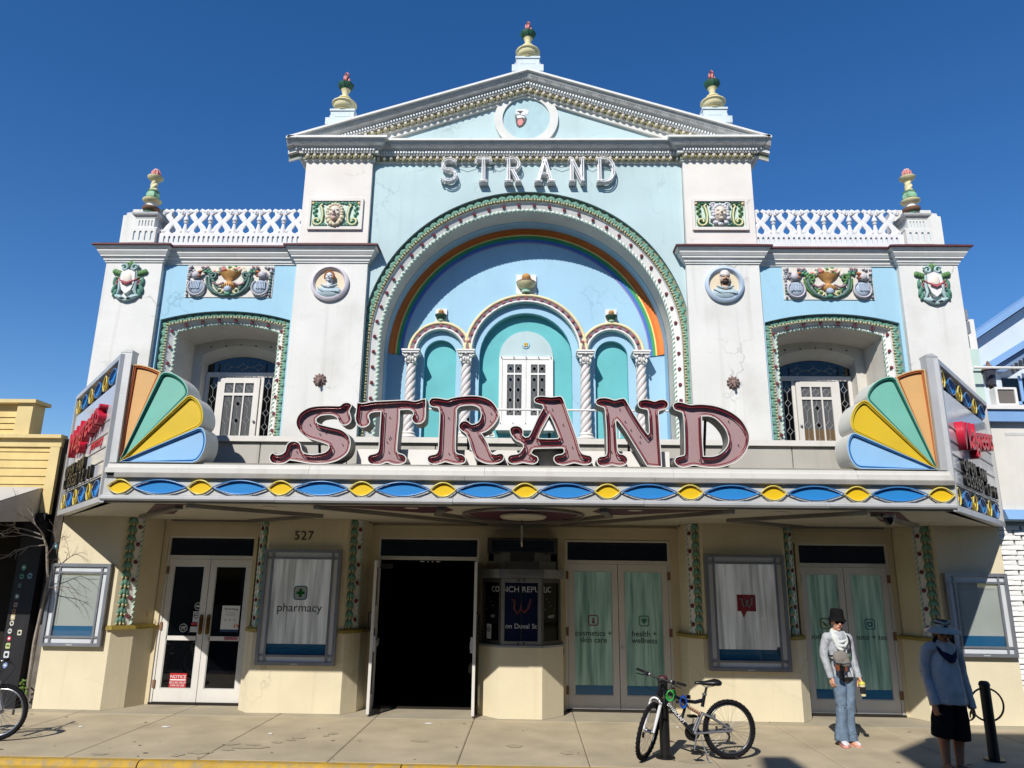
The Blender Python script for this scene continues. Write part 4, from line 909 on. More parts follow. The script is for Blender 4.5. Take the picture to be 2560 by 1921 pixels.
    if s > 0:
        b.lathe([(.085, 0), (.09, .03), (.085, .075), (.06, .11), (.02, .125)], (cx, -.07, z0+.03), 14, 4); b.blob((cx, -.10, z0+.05), (.095, .06, .015), 4, 10, 4)
        b.blob((cx+.07, -.07, z0-.0), (.02, .04, .06), 4, 6, 4); b.blob((cx-.07, -.07, z0-.0), (.02, .04, .06), 4, 6, 4)
        b.blob((cx, -.11, z0-.075), (.065, .05, .05), 1, 8, 6); b.blob((cx, -.135, z0-.03), (.045, .015, .012), 1, 8, 4); b.blob((cx, -.06, z0-.04), (.08, .05, .07), 1, 8, 6)
    part('portrait_bust', b, [M('bust_pale', 'c9ccd0', .6, var=.06) if s < 0 else FLESH, HAIRB if s < 0 else M('beard_dark', '2f2118', .6), M('bust_drapery', 'a9bcc2' if s < 0 else 'b7c3d3', .65, var=.08, scale=8), DARK, M('helmet_white', 'd2cac6', .6, var=.1, scale=10)], rd, 60)
    # shell spouts
    sh = MB(); cx, cz = s*3.52, 5.30
    for k in range(11): a = 2*PI*k/11; sh.blob((cx+.065*math.cos(a), -.02, cz+.065*math.sin(a)), (.055, .03, .024), 0, 8, 4, ('Y', -a))
    sh.blob((cx, -.05, cz-.01), (.05, .045, .05), 0, 8, 5); sh.tube([(cx, -.05, cz-.02), (cx, -.11, cz-.07), (cx, -.10, cz-.10)], [.025, .022, .015], 7)
    part('shell_spout', sh, M('shell_brown', '7d6760', .7, var=.2, scale=14), TH, 60)
    # vase relief in the blue bay
    cx, cz = s*5.32, 7.145
    vp = part('vase_plaque', MB().prism([(cx-.785, cz-.305), (cx+.785, cz-.305), (cx+.785, cz+.305), (cx-.785, cz+.305)], .085, .10), M('plaque_offwhite', 'd2cec4', .7, var=.08, scale=10), TH, label=f'relief panel with an ochre fruit vase and eagles in the {lr} blue bay')
    b = MB(); y = .075
    b.lathe([(.05, -.16), (.11, -.13), (.125, -.09), (.10, -.05), (.06, -.03), (.05, .01), (.12, .06), (.17, .12), (.19, .15), (.16, .16)], (cx, y+.01, cz-.0), 18, 0, sy=.55)
    for k in range(7): b.tube([(cx-.105+.035*k, y-.06, cz-.125), (cx-.115+.038*k, y-.065, cz-.07)], .008, 4, 5)  # ribs in a darker brown on the lower vase
    part('vase', b, [OCHRE, BROWN, BROWN, BROWN, BROWN, M('vase_rib_brown', '8f6636', .6)], vp, 60)
    b = MB(); r_ = random.Random(5)
    for k in range(30):
        a = PI*k/29; rr = .16+.07*r_.random(); b.blob((cx+rr*1.25*math.cos(a), y-.02*r_.random(), cz+.15+.11*math.sin(a)*r_.uniform(.5, 1.1)), (.05, .035, .03), r_.choice([0, 1, 2, 3, 4]), 6, 4, ('Y', r_.uniform(-1.2, 1.2)))
    part('fruit', b, [M('leaf_mid', '567f49', .6), M('mask_cream', 'd0c3b5'), PINK, YELC, M('slate_leaf', '76858d', .6)], vp, 60)
    b = MB()
    for q in (-1, 1):
        # acanthus scroll rising from the centre foot
        P = [(cx, y, cz-.27), (cx+q*.12, y-.01, cz-.27), (cx+q*.24, y-.02, cz-.22), (cx+q*.33, y-.02, cz-.12), (cx+q*.36, y-.02, cz-.0), (cx+q*.36, y-.02, cz+.07)]
        b.tube(P, [.02, .028, .03, .03, .026, .022], 7, 0); b.tube(spiral((cx+q*.30, cz+.09), .075, 1.3, q, y-.02, 16, 0), .022, 7, 1)
        b.tube([(p[0]+q*.05, p[1]+.01, p[2]+.01) for p in P], .022, 6, 1)
        for k in range(8): b.blob((cx+q*(.17+.03*k), y-.01, cz-.20+.05*k), (.05, .03, .03), [0, 1, 2][k % 3], 6, 4, ('Y', -q*.8))
        b.tube(spiral((cx+q*.15, cz-.19), .06, 1.2, q, y-.015, 14, PI), .018, 6, 3); b.blob((cx+q*.15, y-.03, cz-.19), .03, 1, 6, 4)
        for k in range(9): b.blob((cx+q*(.10+.022*k), y-.035, cz-.05-.035*math.sin(PI*k/8)), (.022, .022, .022), 4, 6, 4)
        for k in range(6): b.blob((cx+q*(.37+.025*k), y-.02, cz+.17+.04*(k % 3)), (.045, .03, .028), [2, 0, 4][k % 3], 6, 4, ('Y', q*r_.uniform(-1, 1)))
        # eagle: body, wing, head with open beak
        ex = cx+q*.575
        b.blob((ex, y-.01, cz-.12), (.135, .05, .135), 5, 12, 7)
        b.tube([(ex+.15*math.cos(a), y-.03, cz-.13+.15*math.sin(a)) for a in [k*.42+2.2 for k in range(13)]], .022, 6, 6)
        for k in range(6): b.tube([(ex-q*.06+q*.03*k, y-.055, cz-.03), (ex-q*.05+q*.028*k, y-.06, cz-.16-.01*(k % 2))], .014, 5, 5)
        b.blob((ex+q*.02, y-.05, cz+.10), (.075, .055, .07), 6, 10, 6); b.blob((ex-q*.05, y-.06, cz+.15), (.055, .035, .028), 7, 8, 5, ('Y', q*.4)); b.blob((ex-q*.045, y-.06, cz+.075), (.04, .03, .022), 7, 8, 5); b.blob((ex-q*.05, y-.055, cz+.115), (.03, .025, .02), 8, 6, 4)
        for k in range(16): b.blob((ex+q*(.02+.16*r_.random()), y-.02*r_.random(), cz+.05+.22*r_.random()), (.035, .03, .026), r_.choice([6, 6, 9]), 6, 4, ('Y', r_.uniform(-1.5, 1.5)))
        for k in range(8): b.blob((ex+q*.17, y-.01, cz-.26+.06*k), (.026, .024, .03), r_.choice([6, 9, 0]), 6, 4)
    b.blob((cx, y-.04, cz-.165), (.07, .045, .065), 5, 10, 6); b.blob((cx, y-.03, cz-.255), (.055, .04, .035), 2, 8, 5)
    part('scroll_relief', b, [M('slate_green', '55736c', .6, var=.2, scale=10), M('leaf_mid', '567f49', .6) if s > 0 else M('slate_green', '55736c'), GREEN, YELC, M('plum_paint', '8f6f78', .6, var=.2), M('eagle_blue', 'a4b2c2', .6, var=.08, scale=10), M('eagle_grey', 'b9b5ba', .6, var=.1, scale=12), M('beak_orange', 'a5653f', .6), DRED, M('grey_feather', '8a858d', .6)], vp, 60)
    # cartouche crest on the outer pilaster
    cx, cz = s*7.09, 7.09
    b = MB(); y = -.02
    b.prism([(cx-.12, cz+.16), (cx, cz+.21), (cx+.12, cz+.16), (cx+.13, cz-.02), (cx+.08, cz-.18), (cx, cz-.25), (cx-.08, cz-.18), (cx-.13, cz-.02)], -.08, 0, 0)
    b.blob((cx, -.075, cz+.03), (.09, .04, .13), 1, 10, 6)
    for q in (-1, 1):
        b.tube([(cx+q*.13, y-.02, cz+.16), (cx+q*.15, y-.02, cz-.02), (cx+q*.13, y-.02, cz-.16), (cx+q*.17, y-.01, cz-.26)], [.02, .028, .035, .02], 6, 2)
        b.tube([(cx, y-.01, cz-.36), (cx+q*.12, y-.02, cz-.30), (cx+q*.22, y, cz-.26)], [.035, .045, .02], 6, 2); b.blob((cx+q*.07, y-.04, cz-.325), (.07, .02, .022), 6, 8, 4, ('Y', -q*.3))
        for k in range(4): b.blob((cx+q*(.22+.03*(k % 2)), y-.01, cz-.22+.075*k), (.035, .03, .085), 3, 6, 5, ('Y', -q*(.35-.1*k)))
        for k in range(3): b.blob((cx+q*(.18+.045*k), y-.01, cz+.16+.015*k), (.05, .03, .05), 4, 6, 5)
        b.blob((cx+q*.19, y-.03, cz+.06), .03, 4, 6, 4); b.tube([(cx+q*.2, y-.03, cz+.08), (cx+q*.12, y-.06, cz-.0), (cx, y-.08, cz-.04)], .015, 5, 5)
        for k in range(3): b.blob((cx+q*(.19+.02*(k % 2)), y-.02, cz+.0-.03*k), .022, 5, 6, 4)
        b.tube(spiral((cx+q*.09, cz+.25), .07, 1.1, q, y-.03, 12, .5), .025, 6, 2)
    for k in range(7): b.blob((cx-.075+.025*k, y-.085, cz-.04-.012*(3-abs(k-3))), .022, 5, 6, 4)
    for k, (dx, dz, an) in enumerate(((-.07, .31, .6), (0, .33, 0), (.07, .31, -.6))): b.blob((cx+dx, y-.02, cz+dz), (.03, .025, .07), 4, 6, 5, ('Y', an))
    part('cartouche', b, [TRIMW, M('shield_cream', 'd8cfc2', .65, var=.05), M('cartouche_blue', 'a3bcbc', .65, var=.1, scale=8), M('cartouche_leaf', '4c7d6c', .6, var=.2, scale=9), M('leaf_mid', '567f49', .6, var=.2), M('berry_rose', 'a4565e', .6), DKGREY], TH, 60, label=f'shield cartouche with leaves on the {lr} outer pilaster')

# ---- the small neon word on the wall: slab letters with paired tubes
NS = thing('neon_wall_sign', 'small white slab letters spelling STRAND on the pale blue wall under the pediment', 'sign', (0, .1, 9.07))
NT = M('clear_neon_tube', 'eeecec', .15, metal=.0, var=.1); SLAB = M('sign_letter_white', 'dad8d6', .4, var=.05)
def stroke_letter(ch, x, strokes, serifs, z0=9.08, h=.46):
    b = MB(); tb = MB()
    def q(p, y): return (x+p[0]*h, y, z0+p[1]*h)
    for st in strokes:
        pts = [q(p, .04) for p in st]; b.tube(pts, .04, 4, asp=1.0); 
        for off in (-.018, .018):
            P = []
            for i, p in enumerate(st):
                a = Vector(st[max(0, i-1)]); c = Vector(st[min(len(st)-1, i+1)]); d = (c-a).normalized(); nn = Vector((-d.y, d.x)); v = q(p, -.05); P.append((v[0]+nn.x*off, v[1], v[2]+nn.y*off))
            tb.tube(P, .011, 6)
    for sx, sz, w in serifs:
        b.box((x+(sx-w)*h, -.03, z0+sz*h-.03), (x+(sx+w)*h, .09, z0+sz*h+.03)); tb.tube([q((sx-w, sz), -.055), q((sx+w, sz), -.055)], .011, 6)
    lt = part('letter', b, SLAB, NS); part('neon_tube', tb, NT, lt, 60)
def arcp(cx, cz, rx, rz, a0, a1, n=8): return [(cx+rx*math.cos(R(a0+(a1-a0)*k/n)), cz+rz*math.sin(R(a0+(a1-a0)*k/n))) for k in range(n+1)]
stroke_letter('S', -1.43, [arcp(0, .74, .26, .24, 35, 250, 9)+arcp(-.0, .27, .27, .25, 80, -140, 9)], [(.26, .88, .03), (-.3, .1, .03)])
stroke_letter('T', -.80, [[(0, 0), (0, 1)], [(-.3, .86), (-.27, 1), (.27, 1), (.3, .86)]], [(0, 0, .17)])
stroke_letter('R', -.29, [[(-.1, 0), (-.1, 1)], [(-.1, 1)]+arcp(.1, .76, .22, .24, 90, -90)+[(-.1, .52)], [(.06, .5), (.3, 0)]], [(-.1, 0, .17), (.3, 0, .13), (-.17, 1, .06)])
stroke_letter('A', .33, [[(-.26, 0), (0, 1)], [(0, 1), (.26, 0)], [(-.17, .32), (.17, .32)]], [(-.26, 0, .16), (.26, 0, .16), (0, 1, .14)])
stroke_letter('N', .92, [[(-.2, 0), (-.2, 1)], [(-.2, 1), (.22, 0)], [(.22, 0), (.22, 1)]], [(-.2, 0, .13), (-.24, 1, .1), (.22, 1, .13), (.22, 0, .08)])
stroke_letter('D', 1.43, [[(-.2, 0), (-.2, 1)], [(-.2, 1)]+arcp(.02, .5, .34, .5, 90, -90, 12)+[(-.2, 0)]], [(-.22, 0, .12), (-.22, 1, .1)])
for x0, x1 in ((-1.3, -.95), (-.65, -.42), (.48, .78), (1.08, 1.3)):
    part('cable', MB().tube([(x0, .06, 9.45), ((x0+x1)/2, .04, 9.40), (x1, .06, 9.44)], .005, 5), BLACK, NS)

# ------------------------------------------------------------------ street storey of the theatre
ZC = 2.948
def jamb(xa, xb, sgn):
    """carved strip on the splay from (xa,0) to (xb,.25): leaf column, rosette column, rope"""
    d = Vector((xb-xa, .25)); L = d.length; d.normalize(); nrm = Vector((d.y, -d.x))*(1 if sgn > 0 else -1)
    if nrm.y > 0: nrm = -nrm
    def P(t, off): v = Vector((xa, 0))+d*t*L+nrm*off; return v
    def strip(t0, t1, off, mat, nm, z0=1.245):
        a, b_, c, e = P(t0, 0), P(t1, 0), P(t1, off), P(t0, off)
        return part(nm, MB().prism([(a.x, a.y), (b_.x, b_.y), (c.x, c.y), (e.x, e.y)], z0, ZC, plane='xy'), mat, TH)
    st = strip(.22, .55, .008, OLIVE, 'leaf_strip'); strip(.58, .86, .015, TRIMW, 'rosette_strip'); strip(.55, .58, .02, TRIMW, 'fillet')
    az = math.atan2(nrm.x, -nrm.y)
    k = 0
    for k in range(12):
        c = P(.385, .012); link('acanthus_leaf', LEAF, st, (c.x, c.y, 1.32+k*.143), (0, 0, az))
    for k in range(6):
        c = P(.72, .02); link('rosette', ROS, st, (c.x, c.y, 1.38+k*.283), (0, 0, az))
    c = P(.90, .012); rope([(c.x, c.y, 1.25), (c.x, c.y, 2.0), (c.x, c.y, ZC)], .022, MINT, TRIMW, st)
for s in (-1, 1):
    def PP(*p): return [(s*x, y) for x, y in p]
    # end pier
    part('end_pier', MB().prism(PP((7.60, 0), (6.53, 0), (6.29, .25), (6.10, .70), (7.60, .70)), 0, 1.175, plane='xy'), CREAM, TH)
    part('end_pier', MB().prism(PP((7.58, .0), (6.55, 0), (6.33, .25), (6.14, .70), (7.58, .70)), 1.175, ZC, plane='xy'), CREAM, TH)
    part('gold_ledge', MB().prism(PP((6.60, -.045), (6.50, -.045), (6.25, .22), (6.06, .62), (6.14, .66), (6.36, .28), (6.60, .03)), 1.18, 1.225, plane='xy').prism(PP((6.60, -.025), (6.52, -.025), (6.28, .24), (6.10, .64), (6.2, .66), (6.4, .28), (6.60, .03)), 1.225, 1.245, plane='xy'), GOLD, TH)
    jamb(s*6.55, s*6.33, -s)
    # inner pier
    part('inner_pier', MB().prism(PP((4.26, 0), (2.80, 0), (2.61, .25), (2.55, .70), (4.56, .70), (4.47, .25)), 0, 1.175, plane='xy'), CREAM, TH)
    part('inner_pier', MB().prism(PP((4.14, 0), (2.86, 0), (2.66, .25), (2.57, .70), (4.55, .70), (4.36, .25)), 1.175, ZC, plane='xy'), CREAM, TH)
    part('gold_ledge', MB().prism(PP((2.90, -.045), (2.82, -.045), (2.58, .23), (2.50, .62), (2.6, .62), (2.7, .28), (2.90, .03)), 1.18, 1.225, plane='xy').prism(PP((2.90, -.025), (2.84, -.025), (2.61, .24), (2.53, .64), (2.6, .64), (2.72, .28), (2.90, .03)), 1.225, 1.245, plane='xy'), GOLD, TH)
    part('gold_ledge', MB().prism(PP((4.10, -.045), (4.2, -.045), (4.47, .22), (4.57, .62), (4.5, .62), (4.34, .28), (4.10, .03)), 1.18, 1.225, plane='xy').prism(PP((4.10, -.025), (4.18, -.025), (4.44, .24), (4.54, .64), (4.5, .64), (4.34, .28), (4.10, .03)), 1.225, 1.245, plane='xy'), GOLD, TH)
    jamb(s*2.86, s*2.66, s); jamb(s*4.14, s*4.36, -s)
    # wall above the end doors
    part('door_header', MB().box((s*4.5, .60, 2.68), (s*6.16, .80, ZC)).box((s*4.5, .575, 2.86), (s*6.16, .62, ZC)), CREAMD, TH)
part('door_header', MB().box((-2.6, .60, 2.70), (2.6, .80, ZC)).box((-2.6, .57, 2.84), (2.6, .62, 2.90)), CREAMD, TH)
for a, b_ in ((-2.60, -2.47), (-.755, -.60), (.57, .70), (2.45, 2.60)): part('door_jamb', MB().box((a, .60, 0), (b_, .80, 2.70)), CREAMD, TH)
for a, b_ in ((-6.16, -6.08), (-4.60, -4.54), (6.08, 6.16), (4.54, 4.60)): part('door_jamb', MB().box((a, .60, 0), (b_, .80, 2.68)), CREAMD, TH)
def transom(x0, x1, z0, z1, scal=True):
    f = part('transom_window', MB().prism([(x0, z0), (x1, z0), (x1, z1), (x0, z1)], .63, .70, holes=[[(x0+.035, z0+.03), (x0+.035, z1-.03), (x1-.035, z1-.03), (x1-.035, z0+.03)]]), DOORW, TH)
    part('pane', MB().box((x0+.03, .665, z0+.025), (x1-.03, .685, z1-.025)), BLACKG, f)
    if scal:
        n = int((x1-x0)/.075); b = MB()
        for k in range(n): b.prism([(x0+.05+k*.075+.037*(1+math.cos(PI+PI*q/5)), z1-.03-.05*math.sin(PI*q/5)) for q in range(6)], .658, .664)
        part('scallop_valance', b, M('dark_valance', '2a2a30', .8), f, kind='stuff')
transom(-6.08, -4.56, 2.33, 2.68); transom(-2.47, -.755, 2.36, 2.70); transom(.70, 2.45, 2.33, 2.69); transom(4.56, 6.08, 2.33, 2.68)
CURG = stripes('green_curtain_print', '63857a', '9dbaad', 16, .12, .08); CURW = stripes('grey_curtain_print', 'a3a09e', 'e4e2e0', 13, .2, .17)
BLUEB = M('print_blue_band', '2a6a96', .15, var=0, spec=.5)
THRESH = M('dark_threshold', '2a2622', .8)
def leafdoor(x0, x1, z0, z1, y, pane, name='door', mid=None, label=None, botrail=.2):
    w = .095
    d = part(name, MB().prism([(x0, z0), (x1, z0), (x1, z1), (x0, z1)], y, y+.045, holes=[[(x0+w, z0+botrail), (x0+w, z1-.11), (x1-w, z1-.11), (x1-w, z0+botrail)]]), DOORW, TH, label=label)
    part('pane', MB().box((x0+w-.01, y+.02, z0+botrail-.01), (x1-w+.01, y+.03, z1-.10)), pane, d)
    part('glazing_bead', MB().prism([(x0+w, z0+botrail), (x1-w, z0+botrail), (x1-w, z1-.11), (x0+w, z1-.11)], y+.008, y+.02, holes=[[(x0+w+.014, z0+botrail+.014), (x0+w+.014, z1-.124), (x1-w-.014, z1-.124), (x1-w-.014, z0+botrail+.014)]]), ALU, d)
    if mid: part('push_rail', MB().box((x0+w, y+.008, mid-.035), (x1-w, y+.02, mid+.035)), DOORW, d)
    return d
def doorframe(x0, x1, ztop):
    part('door_frame', MB().box((x0, .625, .0), (x0+.04, .72, ztop)).box((x1-.04, .625, 0), (x1, .72, ztop)).box((x0+.04, .625, ztop-.03), (x1-.04, .72, ztop)), DOORW, TH)
    part('threshold', MB().box((x0, .58, .002), (x1, .75, .03)), THRESH, TH)
# left pair with dark glass
doorframe(-6.08, -4.56, 2.33)
dl = leafdoor(-6.035, -5.325, .035, 2.295, .64, BLACKG, mid=1.02); dr = leafdoor(-5.315, -4.605, .035, 2.295, .64, BLACKG, mid=1.02)
for d, x in ((dl, -5.375), (dr, -5.255)):
    part('pull_handle', MB().prism(rrect(x-.03, 1.08, x+.03, 1.40, .03, 5), .622, .64), BRASS, d); part('pull_bar', MB().tube([(x, .60, 1.15), (x, .585, 1.20), (x, .585, 1.30), (x, .60, 1.35)], .014, 8), BRASS, d, 40)
part('lock_cylinder', MB().box((-5.285, .63, .98), (-5.235, .64, 1.06)), ALU, dr)
for z in (.25, 1.15, 2.05): part('hinge', MB().box((-6.06, .615, z), (-6.02, .64, z+.12)), BROWN, TH)
# right centre pair and far right pair with curtain film
RDB = []
for x0, x1, words, ics in ((.70, 2.45, (('cosmetics +', 'skin care'), ('health +', 'wellness')), ('7d3b44', '3f7a5c')), (4.56, 6.08, (('food + drink', ''), ('photo + tech', '')), ('7a6a35', '2f6d72'))):
    doorframe(x0, x1, 2.33); xm = (x0+x1)/2
    for (a, b_), wd, ic in zip(((x0+.045, xm-.005), (xm+.005, x1-.045)), words, ics):
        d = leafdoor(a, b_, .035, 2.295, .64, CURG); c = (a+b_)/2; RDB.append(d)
        part('blue_band', MB().box((a+.096, .656, .236), (b_-.096, .6595, .39)), BLUEB, d)
        im = M('icon_'+ic, ic, .4, var=0)
        part('emblem', MB().prism(rrect(c-.085, 1.31, c+.085, 1.48, .035, 4), .654, .657, holes=[rrect(c-.07, 1.325, c+.07, 1.465, .025, 4)[::-1]]), im, d)
        if 'cos' in wd[0]: sh = MB().box((c-.02, .654, 1.345), (c+.02, .657, 1.39)).prism([(c-.014, 1.395), (c+.014, 1.395), (c+.014, 1.42), (c-.014, 1.445)], .654, .657)
        elif 'hea' in wd[0]: sh = MB().prism([(c, 1.345), (c+.045, 1.395), (c+.04, 1.43), (c+.015, 1.44), (c, 1.42), (c-.015, 1.44), (c-.04, 1.43), (c-.045, 1.395)], .654, .657)
        elif 'food' in wd[0]: sh = MB().prism([(c-.045, 1.43), (c-.03, 1.37), (c+.02, 1.345), (c+.05, 1.36), (c+.01, 1.385), (c-.02, 1.42)], .654, .657)
        else: sh = MB().prism(ring(c, 1.395, .045, 20), .654, .657, holes=[ring(c, 1.395, .02, 12)[::-1]])
        part('emblem_symbol', sh, im, d)
        put_text(wd[0], .125, BPRINT, d, (c, .655, 1.19), extr=.001)
        if wd[1]: put_text(wd[1], .125, BPRINT, d, (c, .655, 1.085), extr=.001)
    for z in (.25, 1.15, 2.05):
        part('hinge', MB().box((x1-.05, .612, z), (x1-.005, .64, z+.13)), BROWN, TH); part('hinge', MB().box((x0+.005, .612, z), (x0+.05, .64, z+.13)), BROWN, TH)
part('lock_cylinder', MB().lathe([(.026, 0), (.026, .012), (.014, .014)], (0, 0, 0), 14).tf(Matrix.Rotation(PI/2, 4, 'X')), ALU, RDB[1], 40, loc=(1.625, .64, .965))
# open doorway: leaves swung out
doorframe(-2.47, -.755, 2.36)
part('door_stop_lights', MB().box((-1.75, .62, 2.30), (-1.68, .63, 2.312)).box((-1.63, .62, 2.295), (-1.61, .63, 2.312)).box((-1.55, .62, 2.295), (-1.53, .63, 2.312)).box((-1.48, .62, 2.30), (-1.41, .63, 2.312)), WPRINT, TH)
for hx, sg in ((-2.44, -1), (-.79, 1)):
    m = MB().prism([(0, .035), (.80, .035), (.80, 2.30), (0, 2.30)], -.022, .022, holes=[[(.095, .235), (.095, 2.19), (.705, 2.19), (.705, .235)]])
    d = part('open_door', m, DOORW, TH, loc=(hx, .63, 0), rot=(0, 0, -PI/2+sg*R(-7 if sg < 0 else 3)), label='white glazed door leaf folded outwards beside the dark doorway')
    WL[d.name] = Vector((0, 0, 0))
    part('pane', MB().box((.09, -.006, .23), (.71, .006, 2.195)), glassmat('clear_pane', 'b8bcbc', .02, False), d, local=True)
    part('push_bar', MB().box((.10, -.07, .98), (.70, -.022, 1.08)).box((.72, -.06, .93), (.79, -.022, 1.16)) if sg > 0 else MB().box((.10, .022, .98), (.70, .07, 1.08)).box((.72, .022, .93), (.79, .06, 1.16)), ALU, d, local=True)
    yy = .07 if sg > 0 else -.07
    part('pull_handle', MB().tube([(.74, yy*.3, 1.22), (.74, yy, 1.24), (.74, yy, 1.50), (.74, yy*.3, 1.52)], .011, 8), BLACK, d, 40, local=True)
    if sg < 0: part('notice_paper', MB().box((.25, .008, 1.25), (.45, .01, 1.6)), WPRINT, d, local=True)
# closers, wall items
part('door_closer', MB().box((-2.40, .55, 2.18), (-2.2, .62, 2.26)).tube([(-2.3, .56, 2.2), (-2.42, .35, 2.2)], .012, 6), DKGREY, TH)
put_text('527', .20, M('number_brown', '3a2a22', .6), TH, (-3.575, -.004, 2.675), extr=.006, name='house_number', space=1.1)
part('alarm_device', MB().blob((.64, .56, .92), (.03, .03, .06), 0, 8, 5).tube([(.62, .58, .92), (.66, .52, .88)], .012, 6), BLACK, TH)
put_text('237', .12, M('rust_scrawl', '8a4a2c', .8), TH, (-6.20, .44, 1.40), rz=-1.17, extr=.001, name='scrawl')

# ---- door stickers and notices (flat print)
def sticker(x, z, w, h, y, base, label, kind='sq', inner=None, cat='sticker', txt=None):
    pl = ring(x, z, h/2, 20) if kind == 'round' else [(x-w/2, z-h/2), (x+w/2, z-h/2), (x+w/2, z+h/2), (x-w/2, z+h/2)]
    o = solo('notice_sticker', MB().prism(pl, y-.002, y), base, label, cat)
    if inner: inner(o, x, z, y-.004)
    return o
RED = M('notice_red', 'b0222c', .5, var=0)
GW = M('grey_white_print', 'bfc0c0', .5, var=0)
def notice_in(o, x, z, y):
    put_text('NOTICE', .072, WPRINT, o, (x, y, z+.055), extr=.001); part('white_line', MB().box((x-.13, y, z+.0), (x+.13, y+.002, z+.018)), WPRINT, o)
    put_text('SECURE DROP', .043, WPRINT, o, (x, y, z-.035), extr=.001); put_text('SAFE IN USE', .043, WPRINT, o, (x, y, z-.078), extr=.001)
sticker(-5.66, .36, .28, .22, .658, RED, 'red NOTICE sign low on the left glass door', inner=notice_in, cat='notice')
def nosmoke(o, x, z, y):
    part('print_mark', MB().prism(ring(x, z+.02, .048, 18), y, y+.002, holes=[ring(x, z+.02, .037, 18)[::-1]]).box((x-.035, y, z+.014), (x+.035, y+.002, z+.026)), BPRINT, o)
sticker(-5.47, 1.36, .12, .17, .658, GW, 'white no smoking sticker beside the left brass handle', inner=nosmoke)
sticker(-5.48, 1.245, .13, .04, .658, RED, 'thin red strip sticker under the no smoking sticker')
sticker(-5.485, 1.16, .14, .09, .658, GW, 'plain white sticker under the thin red strip on the glass door')
def ringmark(o, x, z, y): part('print_mark', MB().prism(ring(x, z, .062, 22), y, y+.002, holes=[ring(x, z, .053, 22)[::-1]]).box((x-.035, y, z-.012), (x+.035, y+.002, z+.012)), GW, o)
sticker(-5.46, 1.53, .13, .13, .658, BLACK, 'round black and white sticker topmost on the left glass door', 'round', ringmark)
def dogmark(o, x, z, y): part('print_mark', MB().prism(ring(x, z, .068, 22), y, y+.002, holes=[ring(x, z, .058, 22)[::-1]]).box((x-.03, y, z-.005), (x+.025, y+.002, z+.02)).box((x-.03, y, z-.035), (x-.018, y+.002, z)).box((x+.012, y, z-.035), (x+.024, y+.002, z)).box((x+.02, y, z+.015), (x+.04, y+.002, z+.035)), GW, o)
sticker(-5.67, 1.18, .14, .14, .658, BLACK, 'round sticker with a white animal mark left of the other door stickers', 'round', dogmark)
def hiring(o, x, z, y):
    put_text("We're hiring", .045, BPRINT, o, (x, y, z+.155), extr=.001)
    for k, w in enumerate((.16, .2, .13)): part('print_line', MB().box((x-w/2, y, z+.09-.022*k), (x+w/2, y+.002, z+.098-.022*k)), GREYT, o)
    for k in range(3): part('print_mark', MB().prism(ring(x-.08+.08*k, z-.02, .024, 10), y, y+.002), GW, o)
    part('colour_band', MB().box((x-.15, y, z-.21), (x+.15, y+.002, z-.17)), M('navy_print', '1f2f55', .5, var=0), o); put_text('W', .10, RED, o, (x+.105, y, z-.115), extr=.001, shear=.3)
sticker(-4.90, 1.335, .30, .42, .658, WPRINT, 'white hiring poster on the right leaf of the left glass doors', inner=hiring, cat='poster')
sticker(-4.85, 1.025, .22, .05, .645, ROSE, 'torn mauve strip stuck on the push rail of the left glass doors')

